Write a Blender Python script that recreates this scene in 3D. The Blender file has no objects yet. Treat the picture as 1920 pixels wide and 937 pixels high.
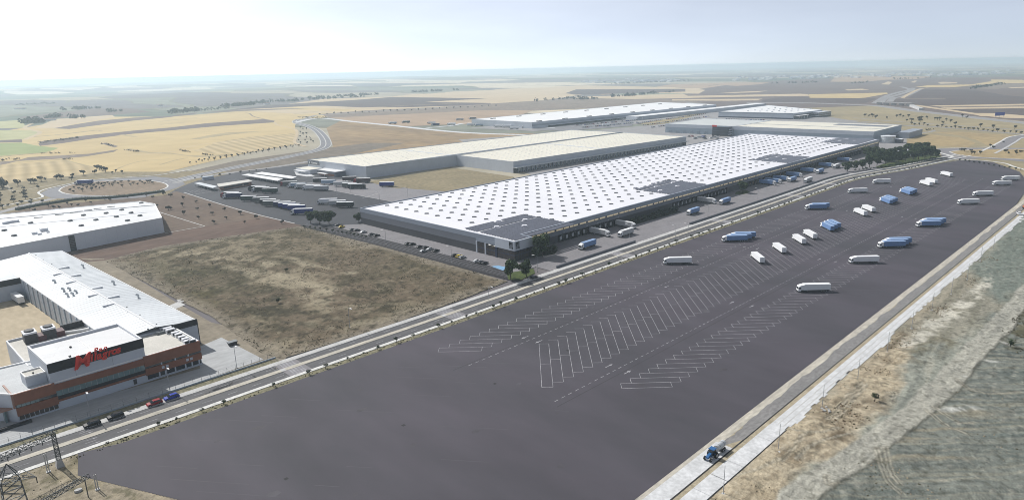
import bpy, bmesh, math, random
import numpy as np
from mathutils import Vector, Matrix
from mathutils.geometry import tessellate_polygon
R_ = math.radians
random.seed(7)
SC = bpy.context.scene
COL = SC.collection

# ------------------------------------------------------------------ camera
FPX, CX, CY, CAMH = 1260.0, 960.0, 468.5, 98.0
def _d(x, y): return np.array([x - CX, y - CY, FPX])
def _hy(x): return 152 - .0229 * x
_n = np.cross(_d(0, _hy(0)), _d(1920, _hy(1920))); _n /= np.linalg.norm(_n)
if _n[1] > 0: _n = -_n
_X = _d(2330, _hy(2330)); _X /= np.linalg.norm(_X)
_Y = np.cross(_n, _X)
if _Y[0] > 0: _Y = -_Y
RW = np.array([_X, _Y, _n])                      # world axes seen in the camera: X along the road, Y to the left, Z up
cam_data = bpy.data.cameras.new('camera')
cam = bpy.data.objects.new('camera', cam_data); COL.objects.link(cam)
cr, cd, cf = RW @ np.array([1, 0, 0]), RW @ np.array([0, 1, 0]), RW @ np.array([0, 0, 1])
M = Matrix.Identity(4)
for i in range(3):
    M[i][0], M[i][1], M[i][2] = cr[i], -cd[i], -cf[i]
M[2][3] = CAMH
cam.matrix_world = M
cam_data.sensor_width = 36.0
cam_data.lens = 36.0 * FPX / 1920
cam_data.clip_start, cam_data.clip_end = 1.0, 90000.0
SC.camera = cam
EARTH = 2 * 6371000.0
def G(x, y, z=0.0):
    """the point of the (curved) ground, or of a level z above it, that lies under a picture point of the survey photograph"""
    w = RW @ _d(x, y); zz = z
    for _ in range(6):
        t = (zz - CAMH) / w[2]
        zz = z - ((w[0] * t) ** 2 + (w[1] * t) ** 2) / EARTH
    return (float(w[0] * t), float(w[1] * t))
def drop(x, y): return -(x * x + y * y) / EARTH
def zoom(x0, y0, s): return lambda u, v: G(x0 + u / s, y0 + v / s)

# ------------------------------------------------------------------ world, sun, exposure
SUN_EL, SUN_AZ = R_(42), (-.14, .99)
VEIL = (.29, 1.30, 2.2)
world = bpy.data.worlds.new('World'); SC.world = world; world.use_nodes = True
wn = world.node_tree.nodes; wl = world.node_tree.links
bg = wn['Background']; bg.inputs['Strength'].default_value = 0.05
sky = wn.new('ShaderNodeTexSky'); sky.sky_type = 'NISHITA'; sky.sun_disc = False
sky.sun_elevation = SUN_EL; sky.sun_rotation = math.atan2(SUN_AZ[0], SUN_AZ[1])
sky.altitude = 300; sky.air_density = .35; sky.dust_density = .3; sky.ozone_density = 3.0
wl.new(sky.outputs[0], bg.inputs['Color'])
# summer haze over the whole sky: a pale veil, thick towards the horizon, brighter on the sun's side, thinning to the zenith
_h = math.hypot(*SUN_AZ)
to_sun = Vector((SUN_AZ[0] / _h * math.cos(SUN_EL), SUN_AZ[1] / _h * math.cos(SUN_EL), math.sin(SUN_EL)))
def wmath(op, a, b=None):
    n = wn.new('ShaderNodeMath'); n.operation = op
    for i, v in enumerate((a, b)):
        if v is None: continue
        if isinstance(v, (int, float)): n.inputs[i].default_value = v
        else: wl.new(v, n.inputs[i])
    return n.outputs[0]
tcw = wn.new('ShaderNodeTexCoord'); dt = wn.new('ShaderNodeVectorMath'); dt.operation = 'DOT_PRODUCT'; dt.inputs[1].default_value = to_sun
wl.new(tcw.outputs['Generated'], dt.inputs[0]); cs = dt.outputs['Value']
sz = wn.new('ShaderNodeSeparateXYZ'); wl.new(tcw.outputs['Generated'], sz.inputs[0])
glow = wmath('ADD', VEIL[0], wmath('MULTIPLY', VEIL[1], wmath('EXPONENT', wmath('MULTIPLY', wmath('SUBTRACT', cs, 1.0), VEIL[2]))))
thin = wmath('ADD', .12, wmath('MULTIPLY', .88, wmath('EXPONENT', wmath('MULTIPLY', wmath('MAXIMUM', sz.outputs[2], 0.0), -2.0))))
bg2 = wn.new('ShaderNodeBackground'); bg2.inputs['Color'].default_value = (.95, .97, .985, 1)
cm = wn.new('ShaderNodeMapping'); cm.inputs['Scale'].default_value = (1, 1, 5); wl.new(tcw.outputs['Generated'], cm.inputs['Vector'])
cn = wn.new('ShaderNodeTexNoise'); cn.inputs['Scale'].default_value = 2.6; cn.inputs['Detail'].default_value = 5; wl.new(cm.outputs[0], cn.inputs['Vector'])
cl = wn.new('ShaderNodeMapRange'); cl.inputs['From Min'].default_value = .3; cl.inputs['From Max'].default_value = .7; cl.inputs['To Min'].default_value = .90; cl.inputs['To Max'].default_value = 1.10; wl.new(cn.outputs['Fac'], cl.inputs['Value'])
wl.new(wmath('MULTIPLY', wmath('MULTIPLY', glow, thin), cl.outputs[0]), bg2.inputs['Strength'])
adds = wn.new('ShaderNodeAddShader'); wl.new(bg.outputs[0], adds.inputs[0]); wl.new(bg2.outputs[0], adds.inputs[1]); wl.new(adds.outputs[0], wn['World Output'].inputs['Surface'])
sl = bpy.data.lights.new('sun', 'SUN'); sl.energy = 4.4; sl.angle = R_(.53); sl.color = (1, .965, .92)
sun = bpy.data.objects.new('sun', sl); COL.objects.link(sun)
sun.rotation_euler = to_sun.to_track_quat('Z', 'Y').to_euler()
SC.view_settings.view_transform = 'Standard'; SC.view_settings.look = 'None'
SC.view_settings.exposure = 0.12; SC.view_settings.gamma = 1.0
HAZE, HAZE_G = 1.55e-4, .34                        # air density per metre and its forward glow
SC.cycles.filter_width = .95
SC.cycles.volume_bounces = 3; SC.cycles.max_bounces = 6

# ------------------------------------------------------------------ materials
MATS = {}
def lin(c):
    """a 0..255 sRGB reading of a paint chip as linear albedo"""
    return tuple(((v / 255) / 12.92 if v / 255 <= .04045 else ((v / 255 + .055) / 1.055) ** 2.4) for v in c)
def mat(name, col, rough=.6, var=.12, scale=.5, col2=None, spec=.3, metal=0.0, world_co=False, stretch=(1, 1, 1), fine=0.0, fine_scale=3.0, rot=0.0, bump=0.0, bump_scale=2.0):
    m = bpy.data.materials.new(name); m.use_nodes = True
    nt = m.node_tree; N, L = nt.nodes, nt.links; b = N['Principled BSDF']
    b.inputs['Roughness'].default_value = rough; b.inputs['Metallic'].default_value = metal
    b.inputs['Specular IOR Level'].default_value = spec
    if world_co:
        tc = N.new('ShaderNodeNewGeometry'); out = tc.outputs['Position']
    else:
        tc = N.new('ShaderNodeTexCoord'); out = tc.outputs['Object']
    mp = N.new('ShaderNodeMapping'); mp.inputs['Scale'].default_value = stretch; mp.inputs['Rotation'].default_value = (0, 0, rot)
    L.new(out, mp.inputs['Vector'])
    nz = N.new('ShaderNodeTexNoise'); nz.inputs['Scale'].default_value = scale; nz.inputs['Detail'].default_value = 6; nz.inputs['Roughness'].default_value = .6
    L.new(mp.outputs[0], nz.inputs['Vector'])
    rp = N.new('ShaderNodeValToRGB'); rp.color_ramp.elements[0].position = .3; rp.color_ramp.elements[1].position = .7
    c2 = col2 if col2 else tuple(max(0, v * (1 - var * 1.6)) for v in col)
    rp.color_ramp.elements[0].color = (*c2, 1); rp.color_ramp.elements[1].color = (*[min(1, v * (1 + (0 if col2 else var * .6))) for v in col], 1)
    L.new(nz.outputs['Fac'], rp.inputs['Fac']); o = rp.outputs['Color']
    if fine:
        n2 = N.new('ShaderNodeTexNoise'); n2.inputs['Scale'].default_value = fine_scale; n2.inputs['Detail'].default_value = 4
        L.new(mp.outputs[0], n2.inputs['Vector'])
        r2 = N.new('ShaderNodeMapRange'); r2.inputs['From Min'].default_value = .3; r2.inputs['From Max'].default_value = .7
        r2.inputs['To Min'].default_value = 1 - fine; r2.inputs['To Max'].default_value = 1 + fine
        L.new(n2.outputs['Fac'], r2.inputs['Value'])
        vm = N.new('ShaderNodeVectorMath'); vm.operation = 'SCALE'; L.new(o, vm.inputs[0]); L.new(r2.outputs[0], vm.inputs['Scale']); o = vm.outputs[0]
    L.new(o, b.inputs['Base Color'])
    if bump:
        n3 = N.new('ShaderNodeTexNoise'); n3.inputs['Scale'].default_value = bump_scale; n3.inputs['Detail'].default_value = 5
        L.new(mp.outputs[0], n3.inputs['Vector'])
        bp = N.new('ShaderNodeBump'); bp.inputs['Strength'].default_value = bump; bp.inputs['Distance'].default_value = .3
        L.new(n3.outputs['Fac'], bp.inputs['Height']); L.new(bp.outputs[0], b.inputs['Normal'])
    MATS[name] = m
    return m
def attr_mat(name, fine=.25, fine_scale=1.2, rough=.95, bump=.0):
    """colour read from the mesh's own 'Col' attribute (soil types), with fine procedural grain"""
    m = bpy.data.materials.new(name); m.use_nodes = True
    nt = m.node_tree; N, L = nt.nodes, nt.links; b = N['Principled BSDF']
    b.inputs['Roughness'].default_value = rough; b.inputs['Specular IOR Level'].default_value = .1
    a = N.new('ShaderNodeAttribute'); a.attribute_name = 'Col'
    g = N.new('ShaderNodeNewGeometry')
    n2 = N.new('ShaderNodeTexNoise'); n2.inputs['Scale'].default_value = fine_scale; n2.inputs['Detail'].default_value = 6; n2.inputs['Roughness'].default_value = .7
    L.new(g.outputs['Position'], n2.inputs['Vector'])
    r2 = N.new('ShaderNodeMapRange'); r2.inputs['From Min'].default_value = .3; r2.inputs['From Max'].default_value = .7
    r2.inputs['To Min'].default_value = 1 - fine; r2.inputs['To Max'].default_value = 1 + fine
    L.new(n2.outputs['Fac'], r2.inputs['Value'])
    vm = N.new('ShaderNodeVectorMath'); vm.operation = 'SCALE'; L.new(a.outputs['Color'], vm.inputs[0]); L.new(r2.outputs[0], vm.inputs['Scale'])
    n3 = N.new('ShaderNodeTexNoise'); n3.inputs['Scale'].default_value = 2.6; n3.inputs['Detail'].default_value = 5; n3.inputs['Roughness'].default_value = .7; L.new(g.outputs['Position'], n3.inputs['Vector'])
    r3 = N.new('ShaderNodeMapRange'); r3.inputs['From Min'].default_value = .32; r3.inputs['From Max'].default_value = .68; r3.inputs['To Min'].default_value = .76; r3.inputs['To Max'].default_value = 1.24; L.new(n3.outputs['Fac'], r3.inputs['Value'])
    v3 = N.new('ShaderNodeVectorMath'); v3.operation = 'SCALE'; L.new(vm.outputs[0], v3.inputs[0]); L.new(r3.outputs[0], v3.inputs['Scale'])
    L.new(v3.outputs[0], b.inputs['Base Color'])
    bp = N.new('ShaderNodeBump'); bp.inputs['Strength'].default_value = .7; bp.inputs['Distance'].default_value = .35; L.new(n2.outputs['Fac'], bp.inputs['Height']); L.new(bp.outputs[0], b.inputs['Normal'])
    MATS[name] = m
    return m
W = dict(world_co=True)
mat('lot_asphalt', (.075, .066, .082), .8, scale=.022, col2=(.050, .049, .058), spec=.3, fine=.13, fine_scale=.07, stretch=(1, .4, 1), rot=.6, **W)
mat('road_asphalt', (.105, .105, .110), .8, scale=.15, col2=(.075, .075, .08), fine=.12, fine_scale=1.0, stretch=(.25, 1, 1), **W)
mat('yard_asphalt', (.036, .038, .047), .8, scale=.06, col2=(.026, .028, .035), fine=.15, fine_scale=.8, **W)
mat('bay_asphalt', (.034, .032, .035), .85, scale=.2, col2=(.024, .023, .026), fine=.15, spec=.2, **W)
mat('pale_road', (.30, .29, .29), .85, scale=.1, col2=(.23, .225, .225), fine=.1, **W)
mat('grey_road', (.20, .20, .215), .85, scale=.1, col2=(.16, .16, .17), fine=.1, **W)
mat('concrete', (.52, .52, .51), .85, scale=.25, col2=(.40, .40, .395), fine=.12, fine_scale=1.5, **W)
mat('pale_concrete', (.64, .65, .66), .85, scale=.2, col2=(.46, .47, .475), fine=.14, fine_scale=.9, bump=.2, **W)
mat('yard_concrete', (.225, .215, .225), .85, scale=.12, col2=(.18, .175, .185), fine=.1, fine_scale=.7, **W)
mat('plot_concrete', (.42, .43, .435), .85, scale=.1, col2=(.32, .33, .335), fine=.12, fine_scale=.6, stretch=(.4, 1, 1), **W)
mat('kerb_white', (.66, .66, .64), .85, scale=.3, col2=(.5, .5, .48), fine=.2, fine_scale=1.0, **W)
mat('median_sand', (.50, .47, .40), .9, scale=.3, col2=(.37, .35, .30), fine=.18, fine_scale=1.2, stretch=(.3, 1, 1), **W)
mat('sand_strip', (.42, .37, .27), .95, scale=.35, col2=(.26, .225, .15), fine=.2, fine_scale=1.5, **W)
mat('wet_gravel', (.23, .225, .22), .9, scale=.2, col2=(.175, .172, .17), fine=.2, fine_scale=1.2, stretch=(.5, 1, 1), **W)
mat('scrub_strip', (.26, .235, .16), .95, scale=.8, col2=(.10, .10, .055), fine=.3, fine_scale=2.0, **W)
mat('marking', (.44, .44, .46), .8, scale=.35, col2=(.19, .19, .21), fine=.15, **W)
mat('faint_marking', (.26, .26, .28), .8, scale=.8, col2=(.15, .15, .17), fine=.15, **W)
mat('dark_line', (.03, .03, .03), .9, **W)
mat('seam_dark', (.05, .049, .055), .9, **W)
mat('blue_paint', (.20, .38, .58), .7, scale=.3, **W)
mat('lawn', (.075, .105, .02), .95, scale=.4, col2=(.03, .045, .012), fine=.3, **W)
mat('bed_soil', (.035, .045, .02), .95, scale=.6, col2=(.02, .025, .012), fine=.3, **W)
# building paints
mat('roof_white', (.76, .76, .80), .5, var=.03, scale=.02, spec=.3, fine=.02)
mat('roof_bright', (.80, .80, .79), .45, var=.03, scale=.02)
mat('roof_cream', (.74, .71, .60), .6, scale=.04, col2=(.66, .63, .54), fine=.05)
mat('roof_grey', (.56, .58, .57), .6, scale=.04, col2=(.5, .52, .51), fine=.04)
mat('roof_metal', (.64, .67, .69), .45, scale=.03, col2=(.42, .45, .47), spec=.4, fine=.06, fine_scale=.4, stretch=(.35, 1, 1))
mat('roof_gravel', (.62, .60, .55), .9, scale=.2, col2=(.48, .47, .43), fine=.1)
mat('roof_membrane', (.68, .69, .70), .6, scale=.08, col2=(.58, .59, .60), fine=.04)
mat('membrane_grey', (.50, .52, .53), .7, scale=.12, col2=(.40, .42, .43), fine=.1)
mat('parapet_grey', (.29, .325, .385), .5, var=.05, scale=.05)
mat('wall_mid', (.175, .185, .21), .5, var=.05, scale=.08)
mat('wall_dark', (.075, .076, .082), .5, var=.06, scale=.08)
mat('panel_grey', (.53, .565, .62), .55, var=.05, scale=.06, fine=.03, fine_scale=.4)
mat('panel_pale', (.68, .70, .74), .55, var=.05, scale=.06, fine=.03)
mat('panel_blue_grey', (.36, .42, .48), .55, var=.05, scale=.05)
mat('trim_white', (.82, .82, .82), .5, var=.04)
mat('black_clad', (.012, .014, .02), .4, var=.1)
mat('rust_clad', (.235, .088, .048), .5, var=.12, scale=.4)
mat('rust_pale', (.30, .17, .13), .55, var=.1, scale=.4)
mat('sign_red', (.70, .035, .02), .45, var=.05)
mat('glass_dark', (.02, .026, .035), .08, var=.2, spec=.6)
mat('glass_teal', (.16, .24, .25), .12, var=.2, spec=.6, scale=.3)
mat('glass_brown', (.085, .068, .055), .12, scale=.9, col2=(.03, .03, .035), spec=.6)
mat('navy_frame', (.025, .035, .075), .4, var=.05)
mat('warm_pane', (.62, .54, .38), .35, scale=.6, col2=(.36, .31, .22))
MATS['warm_pane'].node_tree.nodes['Principled BSDF'].inputs['Emission Color'].default_value = (1, .82, .52, 1); MATS['warm_pane'].node_tree.nodes['Principled BSDF'].inputs['Emission Strength'].default_value = .22   # lit from inside
mat('solar_glass', (.085, .090, .122), .3, var=.2, scale=.3, spec=.5)
mat('skylight_glass', (.17, .175, .185), .35, var=.2, scale=.7)
mat('steel', (.42, .43, .44), .4, metal=.5, var=.1)
mat('galvanised', (.20, .22, .23), .5, metal=.3, var=.2, scale=2)
mat('tank_metal', (.55, .58, .60), .45, metal=.3, var=.1)
mat('pole_grey', (.34, .35, .37), .5, var=.1)
mat('lamp_white', (.80, .80, .80), .4, var=.03)
mat('brick_wall', (.30, .15, .10), .8, var=.15, scale=1.5)
mat('machine_dark', (.05, .05, .055), .6, var=.2, scale=2)
mat('machine_maroon', (.11, .05, .055), .6, var=.3, scale=2)
mat('shelter_black', (.012, .012, .013), .7, var=.1)
mat('door_pale', (.55, .56, .56), .5, var=.06)
mat('door_rust', (.42, .26, .16), .5, var=.1)
# vehicles
mat('paint_white', (.80, .81, .82), .35, var=.03, scale=.4)
mat('paint_offwhite', (.45, .46, .47), .4, var=.06, scale=.4)
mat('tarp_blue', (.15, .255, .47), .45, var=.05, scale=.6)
mat('tarp_blue_lit_roof', (.25, .37, .58), .45, var=.05, scale=.6)  # paler roof sheet; the sunlit look of the tops is put into its blue
mat('tarp_navy', (.02, .035, .12), .5, var=.08, scale=.6)
mat('tarp_royal', (.02, .04, .24), .5, var=.08, scale=.6)
mat('tarp_dark', (.022, .025, .03), .5, var=.1, scale=.6)
mat('tarp_green', (.03, .065, .05), .5, var=.1, scale=.6)
mat('tarp_grey', (.12, .135, .13), .5, var=.1, scale=.6)
mat('tarp_maroon', (.055, .022, .025), .5, var=.1, scale=.6)
mat('tarp_pale_blue', (.30, .40, .52), .5, var=.06, scale=.6)
mat('paint_red', (.28, .012, .02), .35, var=.05)
mat('paint_black', (.012, .012, .014), .3, var=.05)
mat('paint_blue', (.015, .04, .36), .3, var=.05)
mat('paint_silver', (.45, .47, .49), .3, metal=.3, var=.04)
mat('paint_yellow', (.62, .46, .01), .35, var=.04)
mat('paint_graphite', (.05, .055, .06), .35, var=.05)
mat('paint_orange', (.48, .13, .03), .45, var=.1)
mat('tractor_blue', (.03, .12, .30), .4, var=.06)
mat('rubber', (.015, .015, .015), .8, var=.1)
mat('rail_dark', (.03, .032, .035), .7, var=.1)
# plants
mat('pylon_steel', (.085, .095, .10), .5, metal=.2, var=.2, scale=2)
mat('stain_dark', (.058, .053, .062), .7, var=.2, **W)
mat('seam_faint', (.092, .088, .10), .85, scale=.2, col2=(.07, .068, .076), **W)
mat('clod_tan', (.33, .275, .19), .95, var=.3, scale=.5)
mat('clod_grey', (.20, .205, .18), .95, var=.3, scale=.5)
mat('bark', (.07, .05, .035), .9, var=.2, scale=3)
for nm, c in dict(leaf_dark=(.020, .038, .013), leaf_mid=(.042, .073, .024), leaf_light=(.085, .128, .042), olive_dark=(.022, .030, .020), olive_mid=(.038, .048, .032),
                  shrub_yellow=(.16, .19, .03), far_dark=(.05, .065, .05), dry_brown=(.12, .075, .04), hedge_a=(.05, .075, .055), hedge_b=(.085, .11, .08)).items():
    mat(nm, c, .7, var=.2, scale=1.2, spec=.15)
for nm, c in dict(scrub_tuft_a=(.062, .056, .034), scrub_tuft_b=(.095, .084, .05), scrub_tuft_c=(.19, .16, .105)).items(): mat(nm, c, .95, var=.3, scale=.3, spec=.05)
# ground
def strawmat(name, c, c2, sc=.004, st=(1, 1, 1), rot=0.0, fine=.1, fs=.03):
    return mat(name, c, .95, scale=sc, col2=c2, spec=.1, stretch=st, rot=rot, fine=fine, fine_scale=fs, **W)
strawmat('straw', (.55, .43, .22), (.46, .355, .185), .006, fine=.06)
strawmat('straw_rows', (.52, .42, .25), (.42, .33, .18), .02, (.12, 1, 1), .9, .08, .05)
def add_rows(name, scale, rot, amt, dist=3.0):
    nt = MATS[name].node_tree; N, L = nt.nodes, nt.links; b = N['Principled BSDF']; src = b.inputs['Base Color'].links[0].from_socket
    g = N.new('ShaderNodeNewGeometry'); mp = N.new('ShaderNodeMapping'); mp.inputs['Rotation'].default_value = (0, 0, rot); L.new(g.outputs['Position'], mp.inputs['Vector'])
    w = N.new('ShaderNodeTexWave'); w.inputs['Scale'].default_value = scale; w.inputs['Distortion'].default_value = dist; w.inputs['Detail'].default_value = 2; w.inputs['Detail Scale'].default_value = .35; L.new(mp.outputs[0], w.inputs['Vector'])
    r = N.new('ShaderNodeMapRange'); r.inputs['To Min'].default_value = 1 - amt; r.inputs['To Max'].default_value = 1 + amt * .4; L.new(w.outputs['Fac'], r.inputs['Value'])
    v = N.new('ShaderNodeVectorMath'); v.operation = 'SCALE'; L.new(src, v.inputs[0]); L.new(r.outputs[0], v.inputs['Scale']); L.new(v.outputs[0], b.inputs['Base Color'])
def add_seams(name, pitch, rot, amt, width=.06):
    """narrow sheet joints on a flat roof, in the roof's own paint"""
    nt = MATS[name].node_tree; N, L = nt.nodes, nt.links; b = N['Principled BSDF']; src = b.inputs['Base Color'].links[0].from_socket
    g = N.new('ShaderNodeTexCoord'); mp = N.new('ShaderNodeMapping'); mp.inputs['Rotation'].default_value = (0, 0, rot); L.new(g.outputs['Object'], mp.inputs['Vector'])
    t = N.new('ShaderNodeTexBrick'); t.inputs['Scale'].default_value = 1.0; t.inputs['Brick Width'].default_value = pitch * 6; t.inputs['Row Height'].default_value = pitch; t.inputs['Mortar Size'].default_value = width; t.inputs['Mortar Smooth'].default_value = .4
    t.inputs['Color1'].default_value = (1, 1, 1, 1); t.inputs['Color2'].default_value = (.965, .965, .965, 1); t.inputs['Mortar'].default_value = (1 - amt, 1 - amt, 1 - amt, 1); L.new(mp.outputs[0], t.inputs['Vector'])
    v = N.new('ShaderNodeVectorMath'); v.operation = 'MULTIPLY'; L.new(src, v.inputs[0]); L.new(t.outputs['Color'], v.inputs[1]); L.new(v.outputs[0], b.inputs['Base Color'])
add_seams('roof_white', 5.3, .05 + math.pi / 2, .13, .12); add_seams('roof_cream', 4.2, math.pi / 2, .16, .14); add_seams('roof_membrane', 3.0, .35, .14, .08); add_seams('roof_grey', 4.0, 0, .12, .12)
add_rows('straw_rows', .022, .15, .22, 2.2)
strawmat('straw_pale', (.53, .43, .29), (.46, .37, .25), .004, fine=.06)
strawmat('straw_dim', (.42, .34, .20), (.34, .28, .17), .01, fine=.12)
strawmat('tan_field', (.33, .235, .13), (.22, .165, .105), .014, (1, .35, 1), .2, .18, .09)
strawmat('pink_field', (.40, .29, .20), (.32, .24, .17), .006, (1, .3, 1), .2, .1)
strawmat('mauve_field', (.165, .130, .118), (.135, .108, .10), .005, (1, .3, 1), .2, .1)
strawmat('mauve_dark', (.115, .092, .088), (.095, .077, .075), .006, (1, .3, 1), .2, .08)
strawmat('mauve_scrub', (.25, .20, .165), (.17, .145, .115), .02, fine=.2, fs=.1)
strawmat('green_field', (.30, .33, .15), (.24, .29, .12), .008, fine=.08)
strawmat('green_pale', (.42, .40, .22), (.36, .36, .18), .008)
strawmat('orchard_soil', (.165, .125, .095), (.12, .092, .074), .03, fine=.15, fs=.25)
strawmat('orchard_dark', (.15, .105, .082), (.11, .08, .066), .05, (.3, 1, 1), .3, .18, .3)
strawmat('dark_plain', (.20, .17, .135), (.15, .13, .105), .02, (1, .4, 1), .3, .18, .15)
strawmat('dry_olive', (.33, .275, .165), (.25, .215, .14), .012, (1, .5, 1), .2, .16, .12)
strawmat('gold_grass', (.38, .29, .155), (.30, .235, .135), .02, fine=.15, fs=.12)
strawmat('scrub_patch', (.27, .225, .14), (.20, .17, .105), .04, fine=.22, fs=.3)
strawmat('dusty', (.275, .24, .185), (.205, .18, .14), .06, fine=.18, fs=.4)
strawmat('island_soil', (.26, .20, .145), (.20, .155, .11), .05, fine=.15, fs=.3)
strawmat('sand_yard', (.47, .40, .29), (.39, .33, .235), .05, (1, .4, 1), 1.0, .1, .4)
attr_mat('painted_soil', .3, .55)

# ------------------------------------------------------------------ helpers
def tag(o, label=None, cat=None, group=None, kind=None):
    if label: o['label'] = label
    if cat: o['category'] = cat
    if group: o['group'] = group
    if kind: o['kind'] = kind
    return o
class Frame:
    def __init__(s, o, e1, e2): s.o, s.e1, s.e2 = o, e1, e2
    def __call__(s, a, b, c): return (s.o[0] + a * s.e1[0] + b * s.e2[0], s.o[1] + a * s.e1[1] + b * s.e2[1], c)
IDF = Frame((0, 0), (1, 0), (0, 1))
class MB:
    def __init__(s, frame=None): s.v, s.f, s.m, s.fr = [], [], [], frame or IDF
    def add(s, vs, fs, mi=0):
        n = len(s.v); s.v += [tuple(x) for x in vs]; s.f += [tuple(i + n for i in f) for f in fs]; s.m += [mi] * len(fs); return s
    def box(s, a0, a1, b0, b1, c0, c1, mi=0):
        p = [s.fr(a, b, c) for c in (c0, c1) for (a, b) in ((a0, b0), (a1, b0), (a1, b1), (a0, b1))]
        return s.add(p, [(3, 2, 1, 0), (4, 5, 6, 7), (0, 1, 5, 4), (1, 2, 6, 5), (2, 3, 7, 6), (3, 0, 4, 7)], mi)
    def hexa(s, lo, hi, mi=0):
        return s.add(list(lo) + list(hi), [(3, 2, 1, 0), (4, 5, 6, 7), (0, 1, 5, 4), (1, 2, 6, 5), (2, 3, 7, 6), (3, 0, 4, 7)], mi)
    def prism(s, pts, c0, c1, mi=0):
        n = len(pts); lo = [s.fr(a, b, c0) for a, b in pts]; hi = [s.fr(a, b, c1) for a, b in pts]
        return s.add(lo + hi, [tuple(range(n - 1, -1, -1)), tuple(range(n, 2 * n))] + [(i, (i + 1) % n, n + (i + 1) % n, n + i) for i in range(n)], mi)
    def profile(s, xz, y0, y1, mi=0):
        """a side outline in x,z given a width in y"""
        n = len(xz); lo = [s.fr(a, y0, c) for a, c in xz]; hi = [s.fr(a, y1, c) for a, c in xz]
        return s.add(lo + hi, [tuple(range(n)), tuple(range(2 * n - 1, n - 1, -1))] + [(i, n + i, n + (i + 1) % n, (i + 1) % n) for i in range(n)], mi)
    def tube(s, p, q, r, n=6, mi=0, r2=None):
        p, q = Vector(p), Vector(q); d = (q - p).normalized(); u = d.orthogonal().normalized(); w = d.cross(u); r2 = r if r2 is None else r2
        ring = [(math.cos(2 * math.pi * i / n), math.sin(2 * math.pi * i / n)) for i in range(n)]
        vs = [p + u * (r * a) + w * (r * b) for a, b in ring] + [q + u * (r2 * a) + w * (r2 * b) for a, b in ring]
        return s.add(vs, [(i, (i + 1) % n, n + (i + 1) % n, n + i) for i in range(n)] + [tuple(range(n - 1, -1, -1)), tuple(range(n, 2 * n))], mi)
    def mesh(s, name, mats, off=(0, 0, 0)):
        me = bpy.data.meshes.new(name); me.from_pydata([(x - off[0], y - off[1], z - off[2]) for x, y, z in s.v], [], s.f)
        for m in (mats if isinstance(mats, (list, tuple)) else [mats]): me.materials.append(MATS[m] if isinstance(m, str) else m)
        if any(s.m): me.polygons.foreach_set('material_index', s.m)
        me.update(); return me
    def build(s, name, mats, parent=None, off=None):
        """ONE mesh object; under a parent the geometry is stored relative to the parent's place"""
        if off is None: off = tuple(ROOT_AT.get(parent.name, (0, 0, 0))) if parent else (0, 0, 0)
        o = bpy.data.objects.new(name, s.mesh(name, mats, off)); COL.objects.link(o)
        if parent: o.parent = parent; ROOT_AT[o.name] = off
        return o
ROOT_AT = {}
def thing(name, loc, label, cat, group=None, rz=0.0):
    o = bpy.data.objects.new(name, None); COL.objects.link(o); o.location = loc; o.rotation_euler = (0, 0, rz)
    o.empty_display_size = 1; ROOT_AT[o.name] = loc
    return tag(o, label, cat, group)
def link(name, me, parent=None, loc=(0, 0, 0), rz=0.0):
    o = bpy.data.objects.new(name, me); COL.objects.link(o); o.location = loc; o.rotation_euler = (0, 0, rz)
    if parent: o.parent = parent
    return o
def sheet(name, pts, z, m, kind='structure', curved=True):
    """a flat piece of ground laid a little above the one below it"""
    vs = [(x, y, z + (drop(x, y) if curved else 0)) for x, y in pts]
    tri = tessellate_polygon([[Vector((x, y, 0)) for x, y in pts]])
    fs = []
    for a, b, c in tri:
        ar = (vs[b][0] - vs[a][0]) * (vs[c][1] - vs[a][1]) - (vs[b][1] - vs[a][1]) * (vs[c][0] - vs[a][0])
        fs.append((a, b, c) if ar > 0 else (c, b, a))
    o = MB().add(vs, fs).build(name, m)
    return tag(o, kind=kind)
def psheet(name, px, z, m, kind='structure'): return sheet(name, [G(*p) for p in px], z, m, kind)
def smooth(pts, k=6):
    out = []; P = [np.array(p, float) for p in pts]
    for i in range(len(P) - 1):
        p0, p1, p2, p3 = P[max(i - 1, 0)], P[i], P[i + 1], P[min(i + 2, len(P) - 1)]
        for j in range(k):
            t = j / k
            out.append(tuple(.5 * ((2 * p1) + (-p0 + p2) * t + (2 * p0 - 5 * p1 + 4 * p2 - p3) * t * t + (-p0 + 3 * p1 - 3 * p2 + p3) * t ** 3)))
    return out + [tuple(P[-1])]
def offs(line, o):
    L = []
    for i in range(len(line)):
        a, b = line[max(i - 1, 0)], line[min(i + 1, len(line) - 1)]
        dx, dy = b[0] - a[0], b[1] - a[1]; n = math.hypot(dx, dy) or 1
        L.append((line[i][0] - dy / n * o, line[i][1] + dx / n * o))
    return L
def ribbon(name, line, o1, o2, z, m, step=None, kind='structure'):
    """a strip along a line between two offsets (left positive); with step it is a raised kerb-like slab"""
    A, B = offs(line, min(o1, o2)), offs(line, max(o1, o2)); n = len(line); mb = MB()
    if step is None:
        mb.add([(x, y, z + drop(x, y)) for x, y in A + B], [(i, i + 1, n + i + 1, n + i) for i in range(n - 1)])
    else:
        vs = [(x, y, z + drop(x, y)) for x, y in A + B] + [(x, y, z + step + drop(x, y)) for x, y in A + B]
        fs = []
        for i in range(n - 1):
            fs += [(2 * n + i, 2 * n + i + 1, 3 * n + i + 1, 3 * n + i), (i, i + 1, 2 * n + i + 1, 2 * n + i), (n + i + 1, n + i, 3 * n + i, 3 * n + i + 1)]
        fs += [(0, 2 * n, 3 * n, n), (n - 1, 2 * n - 1, 4 * n - 1, 3 * n - 1)]
        mb.add(vs, fs)
    return tag(mb.build(name, m), kind=kind)
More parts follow.
